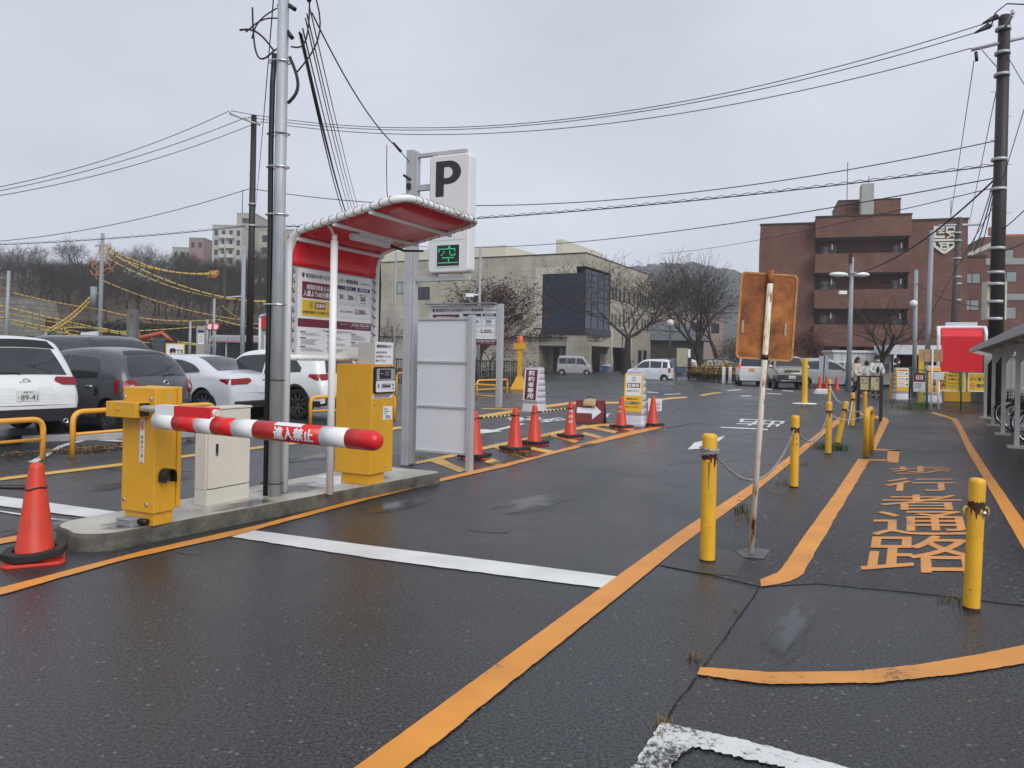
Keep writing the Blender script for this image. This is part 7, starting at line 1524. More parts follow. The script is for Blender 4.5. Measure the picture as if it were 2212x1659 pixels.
for i, (va, vb) in enumerate(rows):
    za, zb = BZ(um, vb), BZ(um, va); b = MB(); b.bb((x1 - .05, -1.3, za), (x2 + .05, -.9, zb)); b.bb((x1 - .05, -.9, za), (x1 + .3, 1.4, zb)); b.bb((x2 - .3, -.9, za), (x2 + .05, 1.4, zb)); b.build('balcony_band', M_brick, g)
    b = MB(); b.bb((x1 + .3, -.9, za), (x2 - .3, 1.4, za + .25)); b.build('balcony_slab', M_slab, g)
    if i == 0: b = MB(); b.bb((x1 - .1, -1.38, zb), (x2 + .1, -.8, zb + .15)); b.build('parapet_cap', M_frm, g)
    if i < 3:
        zw0, zw1 = BZ(um, rows[i + 1][0]) + .1, za - .5
        for u0, u1 in ((1770, 1806), (1926, 1962 - 6)):
            a_, e_ = BX(u0), BX(u1); win(g, None, Matrix.Translation((0, 1.4, 0)), a_, zw0 - .3, e_, zw1, 2)
            b = MB(); b.bb((a_ + .3, 1.36, zw0 + .2), (a_ + (e_ - a_) * .45, 1.39, zw0 + 1.0)); b.build('blind', M_curt, g)
            b = MB(); b.bb((a_ + (e_ - a_) * .66, 1.35, zw0 + .7), (a_ + (e_ - a_) * .72, 1.37, zw0 + 1.25)); b.build('lit_lamp', mat('lit_window', (1, .85, .6), .4, emit=.25), g)
        b = MB(); b.cyl((x1 + .3, -1.1, zw0 + .25), (x2 - .3, -1.1, zw0 + .25), .03, n=6); b.build('railing', M_rust, g)
b = MB(); b.bb((x1, 1.0, 0), (x2, 1.2, 3.6)); b.build('undercroft_shade_sheet', M_under_shade, g)  # near-black sheet: the shade under the block is put into its colour
for k in range(6): x = x1 + (x2 - x1) * (k + .5) / 6; b = MB(); b.bb((x - .35, -.6, 0), (x + .35, .1, BZ(um, 748))); b.build('column', M_brick, g)
pa, pb = BX(1812), BX(1953); zpt = zat(c1 + Xb * (pa + pb) / 2 + Yb * 4, 433); b = MB(); b.bb((pa, 4, zt0 - .3), (pb, 11, zpt)); b.build('penthouse', M_brick, g); b = MB(); b.bb((pa - .05, 3.95, zpt), (pb + .05, 11, zpt + .15)); b.build('parapet_cap', M_frm, g)
b = MB(); b.bb((BX(1859), 2.2, zt0), (BX(1887), 4.0, zat(c1 + Xb * BX(1873) + Yb * 2.2, 396))); b.build('chimney', mat('pale_concrete_stack', (.40, .41, .37), .7, .1, dirt=.3), g, bevel=.03)
for u, v in ((1829, 335), (1877, 365), (2062, 420)): b = MB(); b.cyl((BX(u), 3, zt0), (BX(u), 3, BZ(u, v)), .04, n=6); b.build('aerial', M_frm, g)
# emblem
E_ = MB(); ex0, ex1, ez0, ez1 = BX(2008), BX(2060), BZ(2034, 549), BZ(2034, 488)
def eb(pts): E_.prism([(ex0 + (ex1 - ex0) * x / 100, ez0 + (ez1 - ez0) * (1 - y / 115)) for x, y in pts], -.22, -.01)
for r_ in ((3, 1, 49, 11), (3, 11, 14, 50), (14, 40, 50, 50), (22, 17, 30, 23), (30, 15, 48, 20), (22, 26, 48, 31), (32, 20, 38, 26), (54, 1, 99, 11), (54, 11, 62, 20), (88, 11, 97, 20), (1, 54, 97, 63), (25, 68, 90, 74), (32, 74, 40, 90), (60, 74, 68, 90), (40, 78, 60, 83), (32, 90, 68, 95)): eb([(r_[0], r_[1]), (r_[2], r_[1]), (r_[2], r_[3]), (r_[0], r_[3])])
eb([(54, 22), (99, 22), (97, 30), (54, 30)]); eb([(88, 30), (98, 30), (66, 50), (54, 50)]); eb([(58, 30), (68, 30), (98, 46), (94, 50)])
eb([(1, 68), (12, 68), (14, 80), (50, 104), (50, 115), (40, 111), (6, 86)]); eb([(98, 68), (87, 68), (85, 80), (50, 104), (50, 115), (60, 111), (94, 86)]); eb([(44, 98), (50, 95), (57, 98), (50, 101)])
E_.build('emblem', mat('emblem_white', (.72, .70, .62), .5), g)
# annexes on the right
g2 = thing('brick_annex', 'lower brick annex with paired white framed windows beside the emblem wall', 'building', c1 + Xb * x3 + Yb * 4, rzb)
p2 = c1 + Xb * x3 + Yb * 4; xw = reach(p2, Xb, 2125); zt2 = zat(p2, 556); b = MB(); b.bb((0.01, 0, 0), (xw, 10, zt2)); b.build('wall', M_brick, g2); b = MB(); b.bb((0.01, -.1, zt2), (xw + .1, 10, zt2 + .2)); b.build('parapet_cap', M_frm, g2)
for u0, u1, v0, v1 in ((2077, 2114, 613, 590), (2074, 2112, 671, 647)): win(g2, None, I4, max(.2, reach(p2, Xb, u0)), zat(p2, v0), reach(p2, Xb, u1), zat(p2, v1), 2, mat('pale_pane', (.30, .33, .33), .15))
b = MB(); b.prism([(0, 0), (3.2, 1.4), (3.2, 2.0), (0, .4)], 0, 3, 'xz'); b.build('slanted_canopy', M_creamw, g2, (1.2, 2, zt2 + .2))
g3 = thing('brick_tower', 'distant brick hospital wing with balcony railings behind the large dark utility pole', 'building', (A(2118, 700, 118).x, 118, 0), rzb); p3 = Vector(g3.location); zt3 = zat(p3, 512); b = MB(); b.bb((0, 0, 0), (26, 12, zt3)); b.bb((-.0, -1.6, 0), (26, -.01, zat(p3, 575))); b.build('wall', M_brick, g3)
for v in (575, 650): b = MB(); b.bb((0, -1.7, zat(p3, v)), (26, -1.55, zat(p3, v) + .9)); b.build('railing', M_slab, g3)
for k in range(5):
    for v0, v1 in ((612, 590), (560, 540), (690, 665)): win(g3, None, I4, 1.5 + 4.6 * k, zat(p3, v0), 4.2 + 4.6 * k, zat(p3, v1), 2, mat('pale_pane', ''), y=-1.62 if v0 > 575 else -.02)
b = MB(); b.bb((2, 2, zt3), (24, 8, zt3 + .6)); b.bb((1.5, 2, zt3 + .6), (2.6, 3, zt3 + 1.8)); b.bb((8, 2, zt3 + .6), (11, 4, zt3 + 2.6)); b.build('roof_plant', mat('orange_tank', (.42, .11, .04), .5), g3)
b = MB(); b.bb((12, 2, zt3 + .6), (16, 5, zt3 + 3)); b.bb((18, 2, zt3 + .6), (22, 5, zt3 + 2)); b.build('roof_unit', M_grey, g3)
# prefab office
p = Vector((A(1800, 820, 49).x, 49, .2)); g = thing('site_office', 'white prefabricated office with two sliding windows in front of the brick block', 'office', p, math.radians(-8)); q = Vector(g.location); Xp = Vector((math.cos(math.radians(-8)), math.sin(math.radians(-8)), 0)); wq = reach(q, Xp, 1925); hz = zat(q, 761) - .2
b = MB(); b.bb((0, 0, .15), (wq, 2.5, hz)); b.build('wall', mat('prefab_white', (.60, .61, .60), .5, .06, dirt=.15), g); b = MB(); b.bb((-.1, -.1, hz), (wq + .1, 2.6, hz + .14)); b.build('roof', M_white2, g)
for u0, u1 in ((1804, 1842), (1894, 1922)): win(g, None, I4, reach(q, Xp, u0), zat(q, 806) - .2, reach(q, Xp, u1), zat(q, 781) - .2, 2, mat('curtained_pane', (.20, .23, .22), .15), M_white)
b = MB()
for k in range(1, 7): b.bb((wq * k / 7 - .02, -.012, .2), (wq * k / 7 + .02, -.001, hz - .02))
b.build('panel_joints', M_slab, g)
p = Vector((A(1922, 820, 46).x, 46, .2)); g = thing('white_canopy', 'long white roofed canopy in front of the brick block entrance', 'canopy', p, math.radians(-8)); hz = zat(p, 765) - .2; b = MB(); b.bb((0, 0, hz), (7.5, 3, hz + .55)); b.build('roof', M_white2, g)
for x in (.3, 3.6, 7.1): b = MB(); b.bb((x - .07, .05, 0), (x + .07, .2, hz)); b.build('post', M_white, g)
b = MB(); b.bb((0, 2.9, 0), (7.5, 3.0, hz)); b.build('back_wall', mat('dark_brick_red', (.06, .02, .015), .7), g)
# houses behind the tan building
p = Vector((A(1400, 790, 112).x, 112, 0)); g = thing('house', 'low house with a grey tiled hip roof at the right of the tan building', 'house', p, math.radians(-15)); hw = zat(p, 735); b = MB(); b.bb((0, 0, 0), (7.5, 6, hw)); b.build('wall', mat('house_dark_wall', (.10, .09, .08), .7, .3), g); b = MB(); zr = zat(p, 694); b.add([(-.8, -.8, hw), (8.3, -.8, hw), (8.3, 6.8, hw), (-.8, 6.8, hw), (-.5, 3, zr), (4.2, 3, zr)], [(0, 1, 5, 4), (1, 2, 5), (2, 3, 4, 5), (3, 0, 4), (0, 3, 2, 1)]); b.build('roof', mat('grey_roof_tile', (.13, .145, .16), .6, .2, 4), g)
p = Vector((A(1408, 790, 140).x, 140, 0)); g = thing('apartment_block', 'two storey pinkish tan block behind the grey roofed house', 'building', p, math.radians(-12)); q = Vector(g.location); Xq = Vector((math.cos(math.radians(-12)), math.sin(math.radians(-12)), 0)); hz = zat(q, 680); w_ = reach(q, Xq, 1560); b = MB(); b.bb((0, 0, 0), (w_, 8, hz)); b.bb((1, 3, hz), (4.2, 6, hz + 2.6)); b.build('wall', mat('pink_tan_wall', (.34, .26, .22), .7, .06), g)
for u0, u1, v0, v1 in ((1450, 1478, 718, 698), (1492, 1512, 718, 696), (1535, 1552, 718, 698)): win(g, None, I4, reach(q, Xq, u0), zat(q, v0), reach(q, Xq, u1), zat(q, v1), 2)
p = Vector((A(1330, 800, 175).x, 175, 0)); g = thing('apartment_block', 'small pale block seen between tree branches beyond the grey roof', 'building', (A(1432, 700, 190).x, 190, 0), -.2); q = Vector(g.location); hz = zat(q, 664); b = MB(); b.bb((-4, 0, 0), (3, 8, hz)); b.build('wall', M_creamw, g); win(g, None, I4, -3, hz - 3, -1.6, hz - 1.4, 2)
# map board, lamps, low fence with flowers
p = G(1476, 826); p = Vector((A(1476, 800, 58).x, 58, .1)); g = thing('map_board', 'framed area map board standing behind the low fence', 'notice board', p, -.1); b = MB(); b.bb((-.58, 0, zat(p, 797)), (.58, .05, zat(p, 753)), 0); b.rect(-.5, zat(p, 795), .3, zat(p, 755), -.004, 1); b.rect(.32, zat(p, 775), .5, zat(p, 757), -.004, 2); b.build('board', [M_frm, mat('map_print', (.35, .33, .22), .5, .3, 6), M_signw], g)
for x in (-.5, .5): b = MB(); b.bb((x - .04, .0, 0), (x + .04, .06, zat(p, 797))); b.build('post', M_frm, g)
def globe_lamp(label, u, vb, vt, dd): p = Vector((A(u, vb, dd).x, dd, gz(A(u, vb, dd).x, dd))); g = thing('street_lamp', label, 'street lamp', p); zt = zat(p, vt) - p.z; b = MB(); b.cyl((0, 0, 0), (0, 0, zt - .4), .07, .05, n=10); b.build('post', mat('brown_post', (.06, .035, .025), .5), g); b = MB(); b.sphere((0, 0, zt - .28), .3, 16); b.build('globe', mat('globe_white', (.62, .62, .60), .25), g); b = MB(); b.lathe([(.3, -.06), (.24, .12), (.001, .2)], 14, 0, (0, 0, zt - .24)); b.build('cap', M_grey, g)
globe_lamp('brown post lamp with a white globe right of the big bare tree', 1446, 800, 690, 62); globe_lamp('globe lamp in front of the tan building side wall', 1343, 800, 706, 85)
fa, fb_ = Vector((A(1487, 815, 58).x, 58, .15)), Vector((A(1592, 823, 50).x, 50, .18))
g = thing('low_fence', 'low dark pipe fence in front of the yellow flowered hedge', 'fence', fa); d = fb_ - fa; n = 9
for i in range(n + 1): q = d * (i / n); b = MB(); b.cyl(q, q + Vector((0, 0, 1.0)), .045, n=8); b.build('post', M_frm, g)
for z in (.95, .55, .2): b = MB(); b.cyl(Vector((0, 0, z)), d + Vector((0, 0, z)), .035, n=6); b.build('rail', M_frm, g)
o = MB().bb((0, 0, 0), (d.length, .3, .16)).build('kerb', mat('dark_kerb', (.06, .058, .055), .6, .3), None, (fa.x, fa.y + .1, 0.0), math.atan2(d.y, d.x)); tag(o, 'dark stone kerb under the low pipe fence', 'kerb')
R_ = random.Random(4); b = MB()
for i in range(3400):
    t = R_.random(); base = fa.lerp(fb_, t) + Vector((R_.uniform(.1, .4), R_.uniform(.5, 1.6), 0)); bump_ = .75 + .3 * math.sin(t * 40) * math.sin(t * 23 + 1); z = R_.uniform(.15, 1.25 * bump_ + .15); s_ = R_.uniform(.04, .1); q = Matrix.Rotation(R_.uniform(0, 6.3), 3, 'Z') @ Matrix.Rotation(R_.uniform(-1.2, 1.2), 3, 'X')
    m = 0 if z > .55 and R_.random() < .75 else (1 if R_.random() < .6 else 2); b.add([tuple(q @ Vector(v) * s_ + base + Vector((0, 0, z))) for v in ((-1, 0, 0), (0, -.6, 0), (1, 0, 0), (0, .6, 0))], [(0, 1, 2, 3)], m)
o = b.build('flower_hedge', [mat('petal_yellow', (.62, .36, .02), .6), mat('hedge_leaf', (.06, .075, .025), .7), mat('hedge_brown', (.16, .10, .04), .7)]); tag(o, 'yellow flowering hedge behind the low pipe fence', 'hedge')
for u, lb in ((1563, 'left white marker post at the fence end'), (1577, 'right white marker post at the fence end')): p = Vector((A(u, 822, 49).x, 49, .2)); o = MB().bb((-.1, -.04, 0), (.1, .04, 1.05)).build('marker_post', M_white, None, p, bevel=.02); tag(o, lb, 'post')
# black bar fence behind the yellow lamp post
fa, fb_ = Vector((A(818, 842, 41).x, 41, 0)), Vector((A(1128, 842, 40).x, 40, 0)); g = thing('bar_fence', 'black vertical bar fence in front of the tan building', 'fence', fa); d = fb_ - fa; n = 64; L_ = d.length
for k in range(16):
    q0, q1 = d * (k / 16), d * ((k + 1) / 16); b = MB()
    for i in range(5): q = q0.lerp(q1, i / 5); b.cyl(q + Vector((0, 0, .08)), q + Vector((0, 0, 1.42)), .018 if i else .035, n=5)
    b.cyl(q0 + Vector((0, 0, 1.36)), q1 + Vector((0, 0, 1.36)), .025, n=5); b.cyl(q0 + Vector((0, 0, .15)), q1 + Vector((0, 0, .15)), .025, n=5); b.build('fence_bay', M_frm, g)
# large price board behind the panel
p = G(1076, 880); g = thing('price_sign', 'large free standing parking price board behind the blank white panel', 'notice board', p, RZ - .02); x0 = -reach(p, -T3, 924); z0, z1 = zat(p, 745), zat(p, 660); hfull = (z1 - z0) / .668
b = MB(); b.bb((x0, -.02, z0), (-.06, .03, z1 + .02)); b.build('panel', M_signw, g)
b = MB(); b.T = Matrix.Translation((x0, -.024, z1 - hfull)); price_board(b, -.06 - x0, hfull, False); b.build('print', BM, g)
b = MB(); b.bb((-.055, -.08, 0), (.1, .08, z1 + .05)); b.build('post', M_alu, g); b = MB(); b.bb((x0 + 1.0, .04, 0), (x0 + 1.12, .16, z1)); b.build('post', M_alu, g); b = MB(); b.bb((x0 - .05, -.3, z1 + .05), (-.1, .0, z1 + .08)); b.build('top_light', M_grey, g); b = MB(); b.bb((x0 + .95, -.1, z0 - .75), (x0 + 1.35, .03, z0 - .2)); b.build('meter_box', M_creamw, g)
# ---------------- hill, trees
M_hill = mat('dry_slope', (.085, .058, .034), .95, .45, .12, dirt=.4); M_scrub = mat('dark_scrub', (.022, .022, .014), .95, .6, .5)
def hillz(x, y):
    k = smooth(0, 1, (-6 - x) / 30 + .3); n_ = 1.2 * math.sin(x * .11) + .8 * math.sin(x * .29 + y * .1)
    return (5.2 + .3 * n_ + 11 * smooth(113, 168, y) + .5 * math.sin(y * .2 + x * .07) * smooth(113, 130, y)) * k
b = MB(); xs = [-190 + 4 * i for i in range(46)]; ys = [112.0, 112.3] + [114 + 4 * i for i in range(26)]; vs = []
for j, y in enumerate(ys):
    for x in xs: vs.append((x, y + (0 if j > 1 else .8 * math.sin(x * .35) + .5 * math.sin(x * .9)), hillz(x, y) if j > 0 else -.5))
n = len(xs); b.add(vs, [(j * n + i, j * n + i + 1, (j + 1) * n + i + 1, (j + 1) * n + i) for j in range(1, len(ys) - 1) for i in range(n - 1)], 0, True); b.add(vs[:2 * n], [(i, i + 1, n + i + 1, n + i) for i in range(n - 1)], 1, True)
hill = sink(b.build('hill', [M_hill, M_scrub])); tag(hill, 'dry brown slope with a dark overgrown retaining bank at left', 'hill')
R_ = random.Random(2); b = MB()
for i in range(13000):
    x = R_.uniform(-130, -18); z = R_.uniform(.3, 5.6); y = 112 + .8 * math.sin(x * .35) - R_.uniform(-.2, .9); 
    if R_.random() < .35: z = hillz(x, 113) + R_.uniform(-.6, .5)
    s_ = R_.uniform(.07, .26); q = Matrix.Rotation(R_.uniform(0, 6.3), 3, 'Z') @ Matrix.Rotation(R_.uniform(-1.3, 1.3), 3, 'X'); b.add([tuple(q @ Vector(v) * s_ + Vector((x, y, z))) for v in ((-1, 0, 0), (0, -.6, 0), (1, 0, 0), (0, .6, .0))], [(0, 1, 2, 3)], 0 if R_.random() < .62 else (1 if R_.random() < .6 else 2))
o = b.build('bank_scrub', [mat('scrub_dark', (.016, .019, .012), .9), mat('scrub_olive', (.04, .04, .018), .9), mat('scrub_dry', (.14, .095, .045), .9)]); tag(o, 'tangled dark scrub hanging over the bank behind the parked cars', 'scrub'); o['kind'] = 'stuff'
b = MB(); R_ = random.Random(8); vs = []; 
def far_hill(name, label, pts, dd, depth, m):
    b = MB(); vs = []; n = 220; rows = 10; f = pchip(pts); u0, u1 = pts[0][0], pts[-1][0]
    for j in range(rows + 1):
        t = j / rows
        for i in range(n + 1):
            u = u0 + (u1 - u0) * i / n; top = A(u, f(u), dd); vs.append((top.x, dd - depth * (1 - t), max(-1, (top.z + 1) * math.sin(t * math.pi / 2) ** .8 - 1 + (2.2 * math.sin(u * .21 + j) + 1.6 * math.sin(u * .53 + j * 2) + 2.2 * abs(math.sin(u * .9 + j * 3)) + 1.2 * math.sin(u * 2.3)) * t * dd / 500)))
    b.add(vs, [(j * (n + 1) + i, j * (n + 1) + i + 1, (j + 1) * (n + 1) + i + 1, (j + 1) * (n + 1) + i) for j in range(rows) for i in range(n)], 0, True); o = sink(b.build(name, m)); tag(o, label, 'hill'); return o
far_hill('wooded_hill', 'misty wooded hill far behind the tan building', [(1180, 640), (1330, 600), (1420, 588), (1540, 600), (1640, 640), (1760, 680), (2000, 700), (2300, 720)], 800, 300, mat('misty_woods', (.045, .05, .042), .95, .6, .12))
def tree(name, label, loc, H, seed, r0=None, fork=.28, spread=.55, levels=5, nk=(3, 4, 4, 4, 3), up=.35, lean=(0, 0), leaves=None, nleaf=0, rfac=.62, lscale=(1, .7, .62, .58, .55, .5), twm=None, group=None, barkm=None, mins=3):
    R_ = random.Random(seed); r0 = r0 or H * .02; g = thing(name, label, 'tree', loc, 0, group); tr = MB(); cr = MB(); tips = []
    def limb(p, d, L, r, lv):
        n = 4 if lv < 2 else (3 if lv < 4 else 2); pts = [p]; q = p; dd = d.copy()
        for i in range(n):
            dd = (dd + Vector((R_.gauss(0, .10 + .03 * lv), R_.gauss(0, .10 + .03 * lv), R_.gauss(0, .06) + up * .09 * (1 if lv > 0 else 0)))).normalized(); q = q + dd * (L / n); pts.append(q)
        rs = [r * (1 - .38 * i / n) for i in range(n + 1)]
        (tr if lv == 0 else cr).tube(pts, rs, max(3, (8, 6, 5, 3, 3, 3)[min(5, lv)]), 0, caps=False)
        if lv >= levels: tips.append(pts[-1]); return
        k = nk[min(lv, len(nk) - 1)]; az = R_.uniform(0, 6.28)
        for i in range(k):
            t = 1.0 if lv == 0 or i == 0 else R_.uniform(.35, 1); idx = min(n, max(1, int(round(t * n)))); pp = pts[idx]; dr = (pts[idx] - pts[idx - 1]).normalized()
            az += 2.4 + R_.uniform(-.5, .5); s_ = spread * R_.uniform(.6, 1.25) * (.35 if i == 0 and lv > 0 else 1); x = dr.cross(Vector((0, 0, 1))); x = x.normalized() if x.length > .1 else Vector((1, 0, 0)); y = dr.cross(x); nd = (dr * math.cos(s_) + (x * math.cos(az) + y * math.sin(az)) * math.sin(s_)).normalized()
            limb(pp, nd, L0 * lscale[min(lv + 1, 5)] * R_.uniform(.72, 1.15), max(.0135 * H / 12, rs[idx] * rfac * R_.uniform(.8, 1.1)), lv + 1)
    L0 = H * fork * 1.05; limb(Vector((0, 0, -.1)), Vector((lean[0], lean[1], 1)).normalized(), H * fork, r0, 0)
    tr.build('trunk', barkm or M_bark, g); cr.build('crown', twm or M_twig, g)
    if leaves:
        b = MB()
        for i in range(nleaf):
            p = R_.choice(tips) + Vector((R_.gauss(0, .035 * H), R_.gauss(0, .035 * H), R_.gauss(0, .03 * H))); s_ = R_.uniform(.006, .012) * H; q = Matrix.Rotation(R_.uniform(0, 6.3), 3, 'Z') @ Matrix.Rotation(R_.uniform(-1.3, 1.3), 3, 'X'); b.add([tuple(q @ Vector(v) * s_ + p) for v in ((-1, 0, 0), (0, -.6, 0), (1, 0, 0), (0, .6, 0))], [(0, 1, 2, 3)], R_.randrange(len(leaves)))
        b.build('leaves', leaves, g)
    return g
def at(u, v, dd): p = A(u, v, dd); return Vector((p.x, dd, gz(p.x, dd)))
LR = [mat('maple_red', (.11, .018, .016), .7), mat('maple_dark', (.05, .012, .014), .7), mat('maple_orange', (.17, .04, .014), .7)]
t_ = tree('bare_tree', 'large vase shaped bare tree in front of the tan building side wall', at(1352, 820, 76), 9.9, 21, r0=.25, fork=.36, spread=.72, levels=5, nk=(5, 5, 5, 4, 3), up=.5, leaves=[LR[0], ML[1]], nleaf=260, lscale=(1, .82, .62, .52, .40, .3)); t_.scale = (1.75, 1.6, 1.02)
tree('bare_tree', 'dark bare tree with two stems behind the yellow flowered hedge', at(1519, 815, 66), 9.4, 5, r0=.34, fork=.3, spread=.62, levels=5, nk=(5, 5, 4, 4, 3), up=.5, lscale=(1, .9, .65, .55, .42, .3))
tree('bare_tree', 'slender bare tree just left of the rusty sign', at(1556, 815, 69), 9.8, 12, r0=.25, fork=.36, spread=.48, levels=5, nk=(3, 4, 4, 4, 3), up=.55, lscale=(1, .8, .6, .5, .4, .3))
tree('bare_tree', 'broad bare tree with purple brown twigs left of the glass bay', at(1030, 800, 68), 12.6, 31, r0=.34, fork=.18, spread=.56, levels=5, nk=(6, 5, 4, 4, 3), up=.5, leaves=LR[:2], nleaf=2200, lscale=(1, 1.1, .8, .62, .45, .35), twm=mat('purple_twig', (.055, .03, .027), .9, .2))
tree('maple_tree', 'low dark red leaved tree under the broad bare tree beside the glass bay', at(1058, 800, 60), 5.4, 14, fork=.25, spread=.7, levels=4, nk=(4, 4, 4, 3), leaves=LR[:2], nleaf=2600)
tree('bare_tree', 'small bare shrubby tree seen between the red shelter and the parking sign', at(845, 800, 45), 5.2, 17, r0=.1, fork=.15, spread=.45, levels=4, nk=(6, 4, 4, 3), up=.6, lscale=(1, 1.7, 1.1, .8, .6, .5), leaves=LR[:1], nleaf=300)
tree('bare_tree', 'leaning bare cherry tree in front of the white site office', at(1902, 822, 44), 5.6, 24, r0=.26, fork=.34, spread=.75, levels=4, nk=(4, 4, 4, 4), up=.1, lean=(-.35, 0), lscale=(1, .95, .7, .5, .4, .3))
tree('maple_tree', 'orange red maple in front of the brick block, right of the cherry tree', at(1948, 815, 62), 5.3, 3, fork=.2, spread=.7, levels=4, nk=(4, 4, 4, 3), leaves=[LR[2], LR[0], ML[1]], nleaf=4200)
tree('maple_tree', 'dark red maple half hidden by the rusty sign', at(1738, 815, 66), 6.2, 6, fork=.2, spread=.7, levels=4, nk=(4, 4, 4, 3), leaves=LR[:2], nleaf=3600)
tree('bare_tree', 'thin bare tree between the brick annex and the large dark pole', at(2185, 815, 40), 5.2, 41, r0=.12, fork=.25, spread=.7, levels=4, nk=(4, 4, 4, 3), up=.15, lean=(-.2, 0))
for i, (u, dd, H, sd) in enumerate(((1568, 62, 4.5, 1), (1640, 60, 4.2, 2), (1600, 64, 6.0, 3))):
    tree('garden_tree', ('brownish garden tree right behind the hedge', 'reddish garden tree behind the white minivan', 'tall brown garden tree between the bare trees and the sign')[i], at(u, 815, dd), H, 50 + sd, fork=.2, spread=.65, levels=4, nk=(4, 4, 4, 3), leaves=[ML[0], mat('hedge_leaf', ''), LR[1]], nleaf=1800)
# shrubs by the fence
R_ = random.Random(15)
def shrub(label, u, dd, w, h, n, ms):
    p = at(u, 810, dd); b = MB()
    for i in range(n):
        a, t = R_.uniform(0, 6.28), R_.random() ** .5; z = R_.random(); q = Vector((math.cos(a) * t * w / 2, math.sin(a) * t * .8, z * h * (1 - .4 * t * t) + .1)); s_ = R_.uniform(.06, .13); m_ = Matrix.Rotation(R_.uniform(0, 6.3), 3, 'Z') @ Matrix.Rotation(R_.uniform(-1.2, 1.2), 3, 'X'); b.add([tuple(m_ @ Vector(v) * s_ + q) for v in ((-1, 0, 0), (0, -.6, 0), (1, 0, 0), (0, .6, 0))], [(0, 1, 2, 3)], R_.randrange(len(ms)))
    o = b.build('shrub', ms, None, p); tag(o, label, 'shrub')
GS = [mat('evergreen_dark', (.022, .034, .016), .7), mat('evergreen', (.04, .055, .022), .7)]
shrub('clipped dark shrub beside the tan building entrance', 1116, 80, 9, 1.4, 900, GS); shrub('dark bushes behind the black bar fence', 960, 46, 6, 1.2, 900, GS); shrub('dark evergreen bush at the right of the white minivan', 1560, 60, 4, 1.6, 500, GS); shrub('bushes under the grey roofed house', 1440, 100, 9, 2.4, 700, GS)
# hillside trees: a few shapes copied
protos = [tree('bare_tree', 'x', (0, 0, 0), 9.5, 60 + k, r0=.19, fork=.2, spread=.58, levels=5, nk=(4, 4, 4, 3, 3), up=.35, lscale=(1, .95, .7, .55, .4, .3), group='bare trees on the hillside', twm=mat('hill_twig', (.05, .042, .036), .95, .2)) for k in range(5)]
hp = random.Random(77); k = 0
spots = []
for i in range(125): spots.append((-20 + 700 * i / 125 + hp.uniform(-6, 6), hp.uniform(138, 196)))
for i in range(34): spots.append((60 + 600 * i / 34 + hp.uniform(-8, 8), hp.uniform(122, 140)))
spots += [(560, 120), (625, 125), (60, 150), (150, 150), (175, 148), (235, 150), (330, 140), (400, 138), (450, 135)]
for i, (u, dd) in enumerate(sorted(spots)):
    x = A(u, 700, dd).x; nb_ = 'leftmost' if i == 0 else ''
    lb = ('bare tree on the brown hillside, ' + ['left of the yellow sleeved cable pole', 'between the yellow cable pole and the apartment tower', 'below the apartment tower', 'behind the dark utility pole and grey pole'][0 if u < 215 else (1 if u < 440 else (2 if u < 535 else 3))])
    pr_ = protos[i % 5]; s_ = hp.uniform(.85, 1.3)
    if i < 5: c = pr_; c.location = (x, dd, hillz(x, dd) - .2); c['label'] = lb
    else: c = dup(pr_, (x, dd, hillz(x, dd) - .2), hp.uniform(0, 6.28), lb)
    c.scale = (s_, s_, s_)
R_ = random.Random(23); b = MB()
for i in range(15000):
    x = R_.uniform(-140, -16); y = 114 + 64 * R_.random() ** 1.2; z0 = hillz(x, y); dn = math.sin(x * .23) * math.sin(y * .31 + x * .1)
    if dn + R_.uniform(-.9, .9) < (.35 if y < 140 else -.1): continue
    hh_ = (.5 if y < 140 else 2.6) * R_.random() ** 1.4; s_ = R_.uniform(.12, .34); q = Matrix.Rotation(R_.uniform(0, 6.3), 3, 'Z') @ Matrix.Rotation(R_.uniform(-1.3, 1.3), 3, 'X'); b.add([tuple(q @ Vector(v) * s_ + Vector((x, y, z0 + hh_))) for v in ((-1, 0, 0), (0, -.6, 0), (1, 0, 0), (0, .6, .0))], [(0, 1, 2, 3)], R_.choice((0, 0, 1, 2, 3)))
o = b.build('undergrowth', [mat('scrub_olive', ''), mat('undergrowth_brown', (.075, .05, .03), .9), mat('undergrowth_red', (.06, .025, .02), .9), mat('undergrowth_green', (.03, .04, .02), .9)]); tag(o, 'brown and olive undergrowth between the trees of the hillside', 'undergrowth'); o['kind'] = 'stuff'
# buildings on the hill
def block(name, label, u0, u1, vt, dd, m, rows=0, cols=0, base=650, balc=False):
    a = A(u0, base, dd); c = A(u1, base, dd); zt = A((u0 + u1) / 2, vt, dd).z; w_ = c.x - a.x; g = thing(name, label, 'building', (a.x, dd, 0)); b = MB(); b.bb((0, 0, 0), (w_, 12, zt)); b.build('wall', m, g); b = MB(); b.bb((-.1, -.1, zt), (w_ + .1, 12, zt + .3)); b.build('parapet', M_slab, g)
    for r in range(rows):
        z = zt - 2.9 - r * 2.9
        for q in range(cols): x = w_ * (q + .3) / cols; win(g, None, I4, x, z, x + w_ * .45 / cols, z + 1.6, 2)
        if balc: b = MB(); b.bb((w_ * .28, -1.3, z - .9), (w_ * .75, -.02, z + .15)); b.build('balcony', M_creamw, g)
    return g, w_, zt
cw_ = mat('pale_tower_wall', (.44, .43, .40), .7, .06); g, w_, zt = block('apartment_tower', 'pale multi storey apartment tower with stacked balconies above the hillside trees', 456, 520, 488, 235, cw_, 6, 4, balc=True)
g, w_, zt = block('stair_tower', 'taller beige lift tower joined behind the pale apartment tower', 508, 548, 462, 244, mat('beige_tower', (.38, .35, .29), .7, .06), 1, 1)
